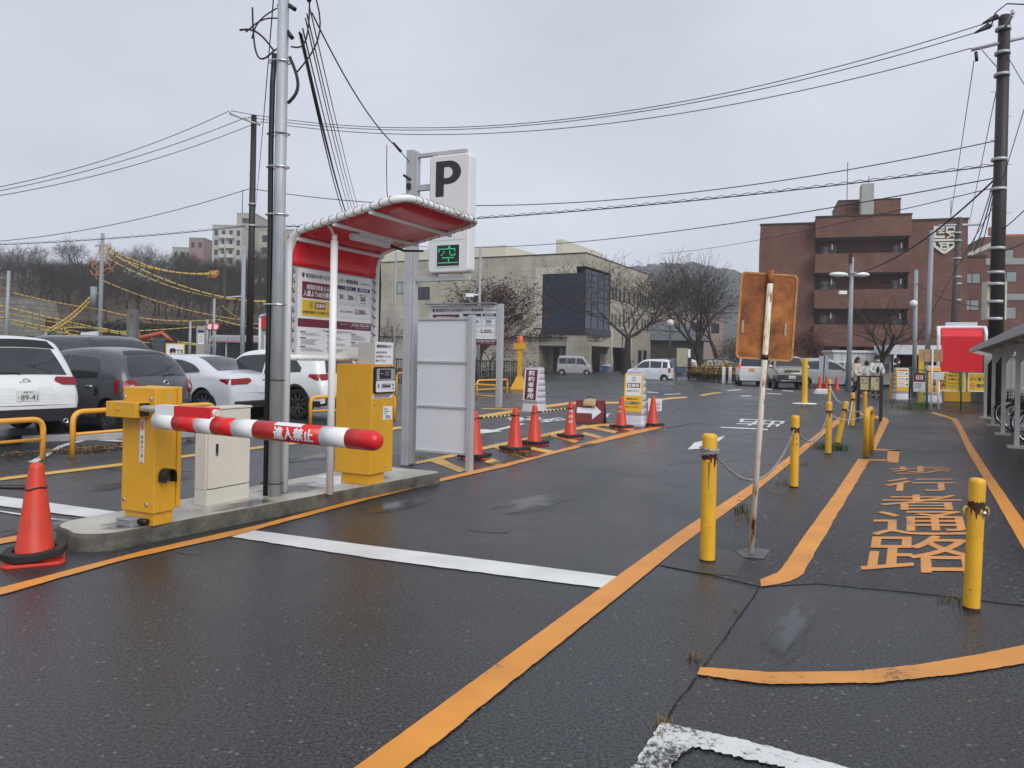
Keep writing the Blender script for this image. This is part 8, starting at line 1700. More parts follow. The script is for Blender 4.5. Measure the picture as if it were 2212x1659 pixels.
b = MB(); b.cyl((1, 2, zt), (1, 2, zt + 8), .12, n=6); b.build('aerial', M_frm, g)
block('pink_block', 'small pink block poking above the hillside trees', 406, 438, 515, 250, mat('pink_wall', (.30, .19, .18), .7, .06), 1, 2); block('low_block', 'low pale roofed block left of the pink block', 370, 412, 536, 255, cw_, 1, 3)
block('beige_school', 'long beige block behind bare branches between the dark pole and red shelter', 556, 720, 498, 190, mat('beige_school_wall', (.40, .37, .29), .7, .06), 4, 6)
# stone wall at far left
p = at(-30, 700, 100); b = MB(); b.prism([(0, 0), (4.6 + 3.2, 0), (4.6 + .9, 8.0), (0, 8.0)], 0, 6); o = b.build('stone_wall', brickmat('stone_blocks', (.25, .24, .20), (.18, .175, .15), (.08, .08, .07), 1.0, .9, .6, .5, .03), None, (p.x - .2, 100, 0)); tag(o, 'grey block retaining wall at the left edge of the hillside', 'retaining wall')
# ---------------- poles and wires
def pole(name, label, u, vb, vt, dd, r0, r1, m, base=None, ut=None):
    p = Vector((A(u, vb, dd).x, dd, gz(A(u, vb, dd).x, dd) if base is None else base)); t = A(ut or u, vt, dd); g = thing(name, label, 'pole', p); h = t.z - p.z; b = MB(); b.cyl((0, 0, -.1), (t.x - p.x if ut else 0, 0, h), r0, r1, n=14); b.build('shaft', m, g); return g, p, h
M_dpole = mat('dark_pole', (.022, .017, .013), .55, .35, 4, streak=True); M_gpole = mat('pale_grey_pole', (.30, .32, .34), .5, .1)
def crossarm(g, a, c, m=M_alu, r=.05): MB().tube([a, c], r, 6).build('crossarm', m, g)
def insul(g, p): b = MB(); b.lathe([(.05, 0), (.07, .03), (.05, .06), (.07, .09), (.04, .14), (.001, .15)], 10, 0, p); b.build('insulator', M_white2, g)
LPd = 37.; gl, pl, hl = pole('utility_pole', 'dark brown utility pole with a grey crossarm behind the parked white saloon', 538, 800, 250, LPd, .17, .13, M_dpole)
ra_, rb_ = A(497, 246, LPd + .4) - pl, A(561, 270, LPd - .4) - pl; crossarm(gl, ra_, rb_); ins = [ra_, ra_.lerp(rb_, .58), rb_]
for q in ins: insul(gl, q + Vector((0, 0, .04)))
for i in range(9): z = hl - 2.2 - i * .55; b = MB(); b.tube([(-.22 if i % 2 else .22, 0, z), (0, 0, z)], .012, 4); b.build('step_bolt', M_alu, gl)
for z in (hl - 4.2, hl - 5.2): b = MB(); b.cyl((0, 0, z), (0, 0, z + .08), .19, n=12); b.build('band', M_alu, gl)
RPd = 25.; gr, pr2, hr = pole('utility_pole', 'large dark brown utility pole with crossarms rising at the right edge', 2148, 800, 34, RPd, .23, .17, M_dpole, ut=2170)
def rp(u, v, dd=RPd): return A(u, v, dd) - pr2
crossarm(gr, rp(2098, 108, RPd + .2), rp(2290, 62, RPd - .4), M_alu, .055); crossarm(gr, rp(2166, 66), rp(2188, 32, RPd - .8), M_alu, .05); insul(gr, rp(2188, 30, RPd - .8))
MB().tube([rp(2118, 104), rp(2165, 158)], .02, 5).build('brace', M_alu, gr)
for u, v in ((2137, 42), (2120, 62)): b = MB(); b.tube([rp(u - 14, v + 9), rp(u + 16, v - 6)], [.03, .10], 8, 0); b.build('line_clamp', M_black, gr); b = MB(); b.tube([rp(u + 16, v - 6), rp(u + 24, v - 9)], .06, 8); b.build('insulator', M_white2, gr)
b = MB(); b.tube([rp(2108, 112), rp(2110, 132)], .05, 8); b.build('line_clamp', M_black, gr)
for v in (66, 118, 165, 348, 412, 540, 592, 617, 655, 692): q = rp(2160 - (v - 300) * .03, v); b = MB(); b.cyl(q, q + Vector((0, 0, .09)), .225 + .0001 * v * .3, n=14); b.build('band', M_alu, gr)
b = MB(); q = rp(2140, 690); b.bb((q.x - .12, .0, q.z), (q.x - .02, .3, q.z + 1.2)); b.build('cable_box', M_creamw, gr); b = MB(); q = rp(2170, 690); b.bb((q.x + .0, .0, q.z), (q.x + .06, .25, q.z + 1.2)); b.build('cable_box', M_creamw, gr)
for i in range(10): q = rp(2162, 200 + 52 * i); b = MB(); b.tube([q, q + Vector((.33 if i % 2 else -.33, 0, .02))], .012, 4); b.build('step_bolt', M_alu, gr)
b = MB(); b.tube([rp(2140, 60), rp(2150, 28, RPd - .5), rp(2175, 8, RPd - .8), rp(2230, 10, RPd - 1.5)], .02, 6); b.build('jumper_cable', M_wire, gr)
def wire(label, p, q, mid=None, sag=.3, r=.012, m=None, coil=False, n=28, cat='cable', grp=None, beads=None):
    p, q = Vector(p), Vector(q)
    if mid:
        lo, hi = 0., 1.
        for _ in range(40):
            t = (lo + hi) / 2; u = PX(p.lerp(q, t))[0]
            if (u < mid[0]) == (PX(q)[0] > PX(p)[0]): lo = t
            else: hi = t
        c = p.lerp(q, lo); sag = (c.z - zat(c, mid[1])) / max(.05, 4 * lo * (1 - lo))
    pts = [p.lerp(q, i / n) - p + Vector((0, 0, -4 * sag * (i / n) * (1 - i / n))) for i in range(n + 1)]; b = MB()
    if beads:
        for i in range(n): b.tube([pts[i], pts[i].lerp(pts[i + 1], .86)], r, 6, 0, caps=False); b.tube([pts[i].lerp(pts[i + 1], .86), pts[i + 1]], r * 1.12, 6, 1, caps=False)
    else: b.tube(pts, r, 5, 0, caps=False)
    if coil:
        L_ = (q - p).length; k = int(L_ / .45); hp_ = [p.lerp(q, i / (k * 4)) - p + Vector((0, 0, -4 * sag * (i / (k * 4)) * (1 - i / (k * 4)))) for i in range(k * 4 + 1)]; b.tube([x + Vector((0, 0, .05)) + Vector((0, .0, .035 * math.sin(i * math.pi / 2))) for i, x in enumerate(hp_)], r * .7, 3, 0, caps=False)
    o = b.build('overhead_cable', m if m else M_wire, None, p); tag(o, label, cat, grp or 'overhead cables'); return o
i0, i1, i2 = [pl + q + Vector((0, 0, .16)) for q in ins]
wire('highest power line from the crossarm pole to the right pole top', i0, A(2124, 52, RPd), (1160, 264), r=.016); wire('power line just under the highest one crossing the whole sky', i1, A(2106, 71, RPd), (1160, 269), r=.016); wire('third power line, ending at the right pole lower crossarm', i2, A(2098, 104, RPd), (1160, 282), r=.016)
for q, v0, lb in ((i0, 401, 'top'), (i1, 409, 'middle'), (i2, 418, 'lowest')): wire(lb + ' of three power lines leaving the crossarm pole to the left', q, A(-60, v0 + 14, 32), (250, {401: 338, 409: 352, 418: 368}[v0]), r=.016)
wire('single thin cable from the dark pole to the left edge', A(538, 408, LPd), A(-40, 524, 40), (270, 480), r=.018); wire('long sagging cable between the two dark poles below the power lines', A(540, 407, LPd), A(2156, 303, RPd), (1250, 437), r=.018)
wire('spiral bound cable from the left dark pole to the right pole', A(545, 491, LPd), A(2152, 357, RPd), (1250, 456), r=.02, coil=True); wire('spiral bound cable running left from the dark pole', A(532, 489, LPd), A(-40, 530, 40), (250, 515), r=.016, coil=True)
wire('lower cable from behind the P sign up to the right pole', A(900, 532, 60), A(2152, 384, RPd), (1500, 494), r=.02); wire('faint cable across the front of the brick block', A(1430, 548, 70), A(2153, 404, RPd), (1790, 488), r=.016); wire('heavy drop cable from the right pole to the double street lamp', A(2150, 386, RPd), A(1838, 592, 40), (1990, 522), r=.03)
wire('cable from the white ball lamp pole to the right pole', A(1978, 612, 34), A(2152, 664, RPd), (2060, 652), r=.018); wire('slim cable from the right pole to the white ball lamp pole', A(1978, 740, 34) * 1.0, A(2150, 440, RPd), (2060, 590), r=.012)
wire('steep stay wire left of the right pole', A(2104, 132, RPd), A(2052, 480, 44), sag=0, r=.014); wire('steep stay wire beside the right pole shaft', A(2158, 168, RPd), A(2094, 480, 44), sag=0, r=.014); wire('stay wire leaving the right pole top to the right', A(2174, 118, RPd), A(2300, 330, 20), sag=0, r=.012); wire('cable leaving the right pole to the right edge', A(2160, 500, RPd), A(2280, 380, 22), sag=.1, r=.016); wire('stay wire rising to the right edge', A(2164, 395, RPd), A(2260, 80, 20), sag=0, r=.012); wire('low cable leaving the right pole past the brick tower', A(2160, 545, RPd), A(2300, 470, 20), sag=.1, r=.016)
for k in range(3): wire('slack bundled cable hanging down the left of the right pole', A(2148, 388 + 12 * k, RPd), A(2092 + 12 * k, 545, 42), sag=.2, r=.018, coil=k == 1, grp='slack cables beside the right pole')
GP = POLE
for k, (u0, v0, u1, r, s_) in enumerate(((647, 70, 752, .02, .5), (650, 75, 758, .03, .45), (654, 62, 765, .014, .35), (660, 40, 769, .013, .3), (663, 30, 774, .013, .25), (668, 12, 780, .012, .22))):
    wire('steep black cable descending from the metal pole behind the red awning', A(u0, v0, GP.y), A(u1 + 8, 492, 38), sag=s_, r=r * .55, grp='cables from the metal pole', n=40)
wire('service cable from the metal pole top to the P sign post', A(674, 28, GP.y), A(857, 318, 10.6), (760, 190), r=.008); wire('short tail of the service cable at the P sign post', A(857, 318, 10.6), A(886, 352, 10.9), sag=0, r=.006); b = MB(); q = A(857, 318, 10.6); b.tube([(-.05, 0, .06), (.06, 0, -.06)], [.016, .02], 8); o = b.build('cable_clamp', M_black, None, q); tag(o, 'dark clamp on the service cable near the P sign post', 'clamp')
wire('thin cable dropping left of the metal pole to the dark pole', A(593, -30, GP.y), A(549, 470, LPd), sag=.3, r=.007, n=40)
# slim poles
pole('pole', 'slim pale grey pole just left of the dark utility pole', 523, 790, 530, 33, .10, .08, M_gpole, ut=527)
g, p, h = pole('camera_pole', 'grey pole with a white security camera behind the price board', 1032, 838, 533, 43, .09, .07, M_gpole); b = MB(); q = A(1014, 638, 43) - p; b.bb((q.x - .2, -.1, q.z - .1), (q.x + .25, .1, q.z + .1)); b.bb((q.x + .2, -.05, q.z + .0), (0, .05, q.z + .08)); b.build('camera', M_white, g, bevel=.02)
pole('pole', 'dark slim pole right of the red shelter frame', 850, 838, 545, 36, .06, .05, M_gpole)
g, p, h = pole('street_lamp', 'grey street lamp with two white heads in front of the brick block', 1832, 832, 556, 40, .14, .09, M_gpole, ut=1841)
for u in (1812, 1858):
    q = A(u, 593, 40) - p; e = A(1839, 598, 40) - p; b = MB(); b.tube([e, q], .03, 6); b.build('arm', M_alu, g); b = MB(); b.sphere((q.x, 0, q.z), .5, 14, 0, (1, .5, .26)); b.build('lamp_head', M_white, g)
b = MB(); q = A(1818, 636, 40) - p; b.bb((q.x - .15, -.08, q.z), (q.x + .25, .08, q.z + .18)); b.build('camera', M_white, g, bevel=.02); b = MB(); q = A(1836, 570, 40) - p; b.bb((q.x - .1, -.12, q.z), (q.x + .06, -.06, q.z + .5)); b.build('warning_plate', M_rust, g)
g, p, h = pole('street_lamp', 'slim grey pole with a white ball lamp left of the emblem', 1975, 815, 583, 34, .1, .08, M_gpole, ut=1979); b = MB(); q = A(1971, 656, 34) - p; b.sphere((q.x, -.1, q.z), .16, 14); b.build('ball_lamp', M_white, g); b = MB(); b.bb((q.x + .05, -.1, q.z + .0), (0.02, .02, q.z + .2)); b.build('bracket', M_grey, g)
pole('pole', 'tall plain pale pole rising in front of the white emblem', 2000, 830, 498, 30.5, .10, .085, M_gpole, ut=2013)
g, p, h = pole('utility_pole', 'rusty brown utility pole with a crossarm right of the emblem', 2056, 815, 470, 50, .24, .2, mat('brown_pole', (.06, .05, .042), .6, .3, 4), ut=2072); crossarm(g, A(2028, 487, 50) - p, A(2118, 485, 50) - p, M_alu, .08)
for v in (505, 522, 560, 600, 615, 650): q = A(2068, v, 50) - p; b = MB(); b.cyl(q, q + Vector((0, 0, .1)), .26, n=10); b.build('band', M_alu, g)
# yellow sleeved lines on the left
YB = [mat('sleeve_yellow', (.52, .36, .055), .5, .12), M_black]; DY = 92.
g, p, h = pole('utility_pole', 'grey utility pole at left carrying the yellow sleeved cables', 214, 745, 504, DY, .28, .2, mat('grey_concrete_pole', (.26, .28, .30), .6, .12), base=0, ut=222); crossarm(g, A(206, 531, DY) - p, A(240, 528, DY) - p, M_alu, .09); b = MB(); q = A(211, 660, DY) - p; b.cyl((q.x - .5, 0, q.z), (q.x - .5, 0, q.z + 2.2), .35, n=12); b.build('transformer', M_grey, g)
b = MB(); R_ = random.Random(6)
for k in range(10):
    q = A(R_.uniform(207, 240), R_.uniform(530, 600), DY) - p; b.tube([q + Vector((.9 * math.cos(t * .7 + k), 0, .8 * math.sin(t * .9 + k))) * R_.uniform(.5, 1) for t in range(6)], .07, 4)
b.build('orange_covers', mat('cover_orange', (.50, .20, .08), .5), g)
pole('utility_pole', 'thin grey pole at the far left edge of the picture', 12, 745, 585, 84, .2, .16, M_gpole, base=0, ut=19)
g, p, h = pole('utility_pole', 'dark pole with orange cable covers below the apartment tower', 482, 745, 572, 96, .25, .18, M_dpole, base=0); b = MB(); b.cyl((0, 0, h), (0, 0, h + 3.2), .18, .06, n=8); b.build('lightning_cap', M_gpole, g); crossarm(g, (-.3, 0, h - 4), (2.2, 0, h - 3.8), M_alu, .1); b = MB(); [b.tube([(-1.4 + .7 * math.cos(t + k), 0, h - 1.2 + .5 * math.sin(t * 1.3 + k)) for t in range(6)], .08, 4) for k in range(6)]; b.build('orange_covers', mat('cover_orange', ''), g)
for u, vt, lb in ((410, 695, 'thin pale pole left of the bus shelter'), (447, 690, 'thin pale pole behind the beige sign pillar'), (461, 645, 'thin grey pole with small lamps near the bus shelter'), (98, 720, 'short grey post beside the green excavator')): pole('pole', lb, u, 750, vt, 78, .14, .12, M_gpole, base=0)
for k, (a, c, mid, r) in enumerate((((222, 528), (470, 588), (330, 577), .09), ((222, 537), (640, 652), (380, 613), .09), ((222, 545), (470, 592), (340, 582), .09), ((222, 552), (600, 648), (380, 622), .07), ((30, 633), (215, 668), (120, 653), .07), ((215, 668), (470, 690), (330, 690), .07), ((-20, 655), (215, 710), (100, 684), .10), ((-20, 668), (215, 712), (100, 693), .06), ((-20, 680), (215, 722), (100, 706), .09), ((215, 708), (560, 748), (380, 738), .1), ((215, 712), (560, 752), (380, 741), .07), ((215, 717), (470, 702), (330, 713), .07), ((25, 699), (500, 745), (270, 736), .07), ((107, 710), (207, 628), (160, 675), .11), ((112, 714), (212, 630), (165, 680), .11), ((222, 606), (530, 692), (360, 657), .06), ((470, 690), (680, 712), (575, 712), .08), ((500, 735), (640, 742), (570, 744), .08), ((480, 660), (560, 700), (520, 690), .06))):
    wire('yellow sleeved power cable strung across the hillside at left', A(a[0], a[1], DY - 2), A(c[0], c[1], DY + 3), mid, r=r, m=YB, beads=True, n=16, grp='yellow sleeved cables')
# ---- far left things
p = at(283, 745, 66); g = thing('stone_sign', 'dark grey stone sign pillar with vertical lettering behind the minivan', 'sign', p); hz = zat(p, 668); b = MB(); b.prism(rr(-.42, 0, .42, hz, .03), 0, .5); b.build('pillar', mat('grey_granite', (.13, .13, .13), .5, .15, 5), g, bevel=.02); b = MB(); b.text('八王子医療センター', 0, hz * .45, hz * .62, -.01, 0, vert=True); b.build('lettering', mat('engraved', (.35, .34, .33), .6), g); b = MB(); b.rect(-.1, hz - .75, .1, hz - .45, -.01); b.build('crest', M_maroon, g)
def excavator(label, u, dd, col, s, flip=1, boom=None):
    p = at(u, 750, dd); p.z = 0; g = thing('excavator', label, 'excavator', p, .0); m = mat(label.split()[0] + '_machine', col, .45, .1); F_ = flip
    b = MB(); b.prism(rr(-1.3 * s, .0, 1.3 * s, .8 * s, .35 * s), -.9 * s, -.45 * s); b.prism(rr(-1.3 * s, .0, 1.3 * s, .8 * s, .35 * s), .45 * s, .9 * s); b.build('tracks', M_black, g); b = MB(); b.prism([(-1.4 * s, .85 * s), (1.1 * s, .85 * s), (1.1 * s, 1.5 * s), (-1.4 * s, 1.8 * s)], -.85 * s, .85 * s); b.build('engine_body', m, g, bevel=.05); b = MB(); b.bb((.1 * s, -.8 * s, 1.5 * s), (1.2 * s, .1 * s, 2.7 * s)); b.build('cab', M_glass, g, bevel=.05)
    b = MB(); bo = boom or [(1.0, 1.5), (2.2, 3.6), (3.6, 3.4), (4.6, 2.0)]; b.tube([(x * s * F_, .2 * s, z * s) for x, z in bo], [.26 * s, .3 * s, .2 * s, .16 * s][:len(bo)], 6); b.build('boom', m, g); x, z = bo[-1]; b = MB(); b.prism([(x * s * F_ - .4 * s, z * s - .9 * s), (x * s * F_ + .4 * s, z * s - .7 * s), (x * s * F_ + .3 * s, z * s + .1 * s), (x * s * F_ - .3 * s, z * s + .1 * s)], -.3 * s, .6 * s); b.build('bucket', M_rust, g); return g
excavator('orange excavator with a folded boom to the right of the stone sign', 335, 68, (.45, .085, .03), 1.0, 1, [(-1.9, 3.75), (-1.5, 2.6), (.5, 3.15), (1.4, 2.4)]); excavator('green and yellow excavator far left in front of the dark bank', 118, 95, (.03, .16, .12), 1.05, -1, [(.2, 1.6), (.4, 3.6), (.6, 4.9)]); excavator('yellow excavator at the foot of the dark bank', 62, 98, (.45, .30, .05), 1.2)
p = at(155, 750, 92); p.z = 1.1; g = thing('road_roller', 'small yellow road roller with a flat canopy far left', 'roller', p); b = MB(); b.bb((-1.3, -.6, 1.0), (1.3, .6, 2.0)); b.build('body', YB[0], g, bevel=.08); b = MB(); b.cyl((-1.2, -.7, .6), (-1.2, .7, .6), .6, n=16); b.cyl((1.2, -.7, .6), (1.2, .7, .6), .6, n=16); b.build('drum', M_grey, g); b = MB(); b.bb((-1.3, -.7, 3.0), (1.3, .7, 3.14)); b.build('canopy', YB[0], g, bevel=.04)
for x in (-1, 1): b = MB(); b.cyl((x, 0, 2), (x, 0, 3), .05, n=6); b.build('canopy_post', M_black, g)
p = at(195, 750, 92); p.z = 1.0; g = thing('small_truck', 'small white truck with a tilted bed beside the roller', 'truck', p); g.scale = (.7, .7, .8); b = MB(); b.prism([(-1.2, .5), (1.2, .5), (1.2, 1.2), (.9, 2.2), (-1.2, 2.2)], -.8, .8); b.build('cab', M_white, g, bevel=.06); b = MB(); b.prism([(-1.3, 2.2), (1.6, 2.8), (1.5, 3.5), (-1.2, 3.2)], -.8, .8); b.build('bed', M_white2, g)
for x in (-.7, .8): b = MB(); b.cyl((x, -.82, .4), (x, .82, .4), .4, n=14); b.build('wheel', M_tyre, g)
def f4(b, w_, h_): b.bb((0, 0, 0), (w_, .04, h_), 2); b.rect(.05 * w_, .05 * h_, .95 * w_, .95 * h_, -.004, 0); b.rect(.3 * w_, .45 * h_, .9 * w_, .72 * h_, -.006, 1); b.text('駐車券', .6 * w_, .585 * h_, .2 * h_, -.009, 0, w=.5 * w_, bold=.03); b.rect(.5 * w_, .2 * h_, .75 * w_, .28 * h_, -.006, 5)
flatsign('ticket_sign', 'white ticket sign board with a yellow border behind the saloon roof', 357, 398, 741, 790, 34, f4)
p = at(432, 780, 56); g = thing('sign_pillar', 'beige information pillar with a white notice near the bus shelter', 'sign', p); hz = zat(p, 704); b = MB(); b.prism(rr(-.3, 0, .3, hz, .08), 0, .3); b.build('pillar', mat('beige_stone', (.36, .33, .28), .6), g); b = MB(); b.rect(-.18, hz - 1.3, .25, hz - .3, -.01, 0); b.rect(-.18, hz - .5, .25, hz - .3, -.014, 1)
for k in range(4): b.rect(-.12, hz - .66 - .16 * k, .18, hz - .6 - .16 * k, -.014, 2)
b.build('notice', [M_signw, M_navy, mat('print_grey', '')], g)
p = at(450, 785, 62); g = thing('bus_shelter', 'bus shelter with a curved grey roof and pink edge left of the dark pole', 'shelter', p); hz = zat(p, 736); wq = A(600, 750, 62).x - p.x; b = MB(); o_ = [(-.2, hz), (.3, hz + .35), (1.0, hz + .5), (1.8, hz + .45)]; b.prism([(y, z) for y, z in o_] + [(y, z - .06) for y, z in reversed(o_)], 0, wq, 'yz'); b.build('roof', mat('roof_grey', (.20, .20, .21), .3), g); b = MB(); b.bb((0, -.28, hz - .1), (wq, -.2, hz + .02)); b.build('edge', mat('pink_edge', (.35, .16, .22), .4), g)
for k in range(5): b = MB(); b.bb((wq * k / 4.1, 0, 0), (wq * k / 4.1 + .1, .1, hz)); b.build('post', M_alu, g)
b = MB(); b.bb((0, 1.6, .4), (wq, 1.64, hz)); b.build('glass_wall', mat('murky_glass', (.05, .055, .05), .2), g)
for k, u in enumerate((454, 466)):
    p = A(u, 706, 60); g = thing('round_sign', ('left', 'right')[k] + ' one of two round red rimmed road signs above the bus shelter', 'road sign', (p.x, 60, 0)); b = MB(); b.cyl((0, 0, 0), (0, 0, p.z + .2), .04, n=6); b.build('post', M_gpole, g); b = MB(); b.lathe([(.001, -.06), (.2, -.06)], 16, 0, (0, 0, p.z), 'y'); b.lathe([(.2, -.061), (.3, -.06), (.3, -.02), (.001, -.02)], 16, 1, (0, 0, p.z), 'y'); b.build('plate', [M_signw, M_redp], g)
dd = 25.; p = at(560, 800, dd); g = thing('ticket_shelter', 'far red and white ticket shelter glimpsed left of the metal pole', 'shelter', p, RZ); q = Vector(p); wS = 1.5; zt = zat(q, 682); b = MB(); b.tube(fillet([(0, 0, 0), (0, 0, zt), (0, 1.5, zt), (0, 1.5, 0)], .1, 5), .05, 10); b.tube(fillet([(0, 0, zt - .05), (1.3, 0, zt + .35), (1.3, 1.5, zt + .35), (0, 1.5, zt - .05)], .15, 5), .05, 10); b.build('frame', M_white, g); zr = zat(q, 703); b = MB(); b.quad([(.0, .06, zr), (0, 1.44, zr), (0, 1.44, zt - .08), (0, .06, zt - .08)]); b.quad([(0, .05, zt - .08), (0, 1.44, zt - .08), (1.25, 1.44, zt + .3), (1.25, .05, zt + .3)]); b.quad([(0, .0, zt - .05), (1.25, -.0, zt + .33), (1.25, -.0, zt - .1), (.0, -.0, zt - .45)]); ob = b.build('awning', M_red, g); ob.modifiers.new('t', 'SOLIDIFY').thickness = .01; b = MB(); b.bb((-.02, .08, 1.2), (.02, 1.42, zr - .02)); b.bb((.05, -.01, 1.3), (1.1, .01, zt - .5)); b.build('board', mat('grey_board', (.42, .43, .43), .5), g)
b = MB(); b.rect(.2, 1.6, 1.0, 2.1, -.02, 0); b.build('notice', M_signw, g)
# ---------------- people
SK = mat('skin', (.50, .29, .20), .5, .05); HR = mat('hair_black', (.012, .01, .01), .5, .2)
def skin(name, verts, edges, m, parent, root=0, sub=1):
    me = D.meshes.new(name); me.from_pydata([v[:3] for v in verts], edges, []); o = D.objects.new(name, me); COL.objects.link(o); o.parent = parent; me.materials.append(m); s_ = o.modifiers.new('skin', 'SKIN'); s_.use_smooth_shade = True
    for i, v in enumerate(verts): me.skin_vertices[0].data[i].radius = (v[3], v[4] if len(v) > 4 else v[3]); me.skin_vertices[0].data[i].use_root = i == root
    sb = o.modifiers.new('sub', 'SUBSURF'); sb.levels = sub; sb.render_levels = sub; return o
def person(label, loc, H, yaw, top, leg, shoe, elb, wr_, legs, long_hair=False, hat=None, mask=False, coat=1.0, hem=.50, inner=None, bend=0.0):
    g = thing('person', label, 'person', loc, yaw, None); h = H
    def S(x, y, z): 
        yy = y - bend * max(0, z - .52) * 1.0; return (x * h, yy * h, z * h - abs(bend) * .12 * max(0, z - .52) * h)
    (el, er), (wl, wr2) = elb, wr_; (kl, al), (kr, ar) = legs
    V = [S(0, 0, .53) + (.082 * h, .06 * h), S(0, .005, .63) + (.075 * h, .055 * h), S(0, .01, .74) + (.085 * h, .06 * h), S(0, .008, .815) + (.045 * h, .04 * h), S(0, 0, .86) + (.030 * h,), S(-.105, .01, .80) + (.036 * h,), S(*el) + (.027 * h,), S(*wl) + (.019 * h,), S(.105, .01, .80) + (.036 * h,), S(*er) + (.027 * h,), S(*wr2) + (.019 * h,),
         S(-.055, 0, .49) + (.055 * h,), S(*kl) + (.037 * h,), S(*al) + (.024 * h,), S(al[0], al[1] - .085, max(.02, al[2] - .035)) + (.02 * h,), S(.055, 0, .49) + (.055 * h,), S(*kr) + (.037 * h,), S(*ar) + (.024 * h,), S(ar[0], ar[1] - .085, max(.02, ar[2] - .035)) + (.02 * h,)]
    Ed = [(0, 1), (1, 2), (2, 3), (3, 4), (3, 5), (5, 6), (6, 7), (3, 8), (8, 9), (9, 10), (0, 11), (11, 12), (12, 13), (13, 14), (0, 15), (15, 16), (16, 17), (17, 18)]
    n = len(V)
    for a_, w_, e_ in ((7, wl, el), (10, wr2, er)):          # hands: palm, four unequal fingers and a thumb
        d = Vector(S(*w_)) - Vector(S(*e_)); d.normalize(); sd = d.cross(Vector((0, 0, 1))); sd = sd.normalized() if sd.length > .1 else Vector((1, 0, 0)); w0 = Vector(S(*w_)); pm = w0 + d * .03 * h; k = len(V); V.append(tuple(pm) + (.017 * h,)); Ed.append((a_, k))
        for f, (o_, ln) in enumerate(((-.014, .042), (-.005, .05), (.005, .047), (.014, .036), (.024, .026))):
            p1 = pm + sd * o_ * h + d * (ln * .5 if f < 4 else .004) * h; p2 = p1 + (d + Vector((0, -.25, -.35))).normalized() * ln * .5 * h; k2 = len(V); V += [tuple(p1) + (.0065 * h,), tuple(p2) + (.005 * h,)]; Ed += [(k, k2), (k2, k2 + 1)]
    skin('body', V, Ed, SK, g, 0, 1)
    hc = Vector(S(0, -.008, .925)); b = MB(); b.sphere(hc, .058 * h, 18, 0, (.92, 1.06, 1.25)); b.sphere(hc + Vector((0, -.06 * h, -.008 * h)), .010 * h, 8, 0, (.8, 1, 1.3)); b.sphere(hc + Vector((-.054 * h, 0, -.005 * h)), .014 * h, 8, 0, (.4, .8, 1.2)); b.sphere(hc + Vector((.054 * h, 0, -.005 * h)), .014 * h, 8, 0, (.4, .8, 1.2))
    for sx in (-1, 1): b.sphere(hc + Vector((sx * .021 * h, -.054 * h, .008 * h)), .0065 * h, 8, 1, (1.3, .6, .7))
    b.sphere(hc + Vector((0, -.053 * h, -.036 * h)), .012 * h, 8, 2, (1.4, .5, .35)); b.build('head', [SK, M_ink, mat('lips', (.35, .12, .1), .5)], g)
    b = MB(); b.sphere(hc + Vector((0, .012 * h, .016 * h)), .066 * h, 16, 0, (.95, 1.02, 1.14) if not hat else (.95, 1.0, .95))
    if long_hair: b.tube([hc + Vector((0, .035 * h, .02 * h)), hc + Vector((0, .045 * h, -.07 * h)), hc + Vector((.0, .05 * h, -.16 * h))], [.055 * h, .055 * h, .03 * h], 10)
    b.build('hair', HR if not long_hair else mat('hair_brown', (.03, .017, .012), .5), g)
    if hat: b = MB(); b.lathe([(.068 * h, 0), (.066 * h, .03 * h), (.05 * h, .06 * h), (.001, .072 * h)], 16, 0, hc + Vector((0, .006 * h, .03 * h))); b.sphere(hc + Vector((0, -.065 * h, .034 * h)), .05 * h, 10, 0, (1, 1, .16)); b.build('cap', hat, g)
    if mask: b = MB(); b.sphere(hc + Vector((0, -.028 * h, -.032 * h)), .042 * h, 12, 0, (1, .9, .8)); b.build('face_mask', M_signw, g)
    zc = .53 - (.53 - hem); T = [S(0, 0, hem) + (.092 * coat * h, .075 * coat * h), S(0, .005, .64) + (.086 * coat * h, .065 * coat * h), S(0, .01, .745) + (.095 * coat * h, .07 * coat * h), S(0, .008, .81) + (.058 * h, .05 * h), S(-.108, .01, .797) + (.046 * coat * h,), S(*el) + (.037 * coat * h,), tuple(Vector(S(*wl)).lerp(Vector(S(*el)), .12)) + (.029 * coat * h,), S(.108, .01, .797) + (.046 * coat * h,), S(*er) + (.037 * coat * h,), tuple(Vector(S(*wr2)).lerp(Vector(S(*er)), .12)) + (.029 * coat * h,)]
    skin('jacket' if inner else 'top', T, [(0, 1), (1, 2), (2, 3), (3, 4), (4, 5), (5, 6), (3, 7), (7, 8), (8, 9)], top, g, 2, 2)
    if inner: b = MB(); b.sphere(S(0, -.052, .68), .05 * h, 12, 0, (1, .62, 2.4)); b.build('sweater', inner, g)
    Lg = [S(0, 0, .53) + (.085 * h, .064 * h), S(-.055, 0, .475) + (.060 * h,), S(*kl) + (.044 * h,), S(al[0], al[1], al[2] + .03) + (.033 * h,), S(.055, 0, .475) + (.060 * h,), S(*kr) + (.044 * h,), S(ar[0], ar[1], ar[2] + .03) + (.033 * h,)]
    skin('trousers', Lg, [(0, 1), (1, 2), (2, 3), (0, 4), (4, 5), (5, 6)], leg, g, 0, 2)
    for a_ in (al, ar): b = MB(); c = Vector(S(a_[0], a_[1] - .035, max(.022, a_[2] - .025))); b.sphere(c, .03 * h, 12, 0, (1.0, 2.2, .85)); b.build('shoe', shoe, g)
    return g
def pl_(u, dd): x = A(u, 850, dd).x; return Vector((x, dd, gz(x, dd)))
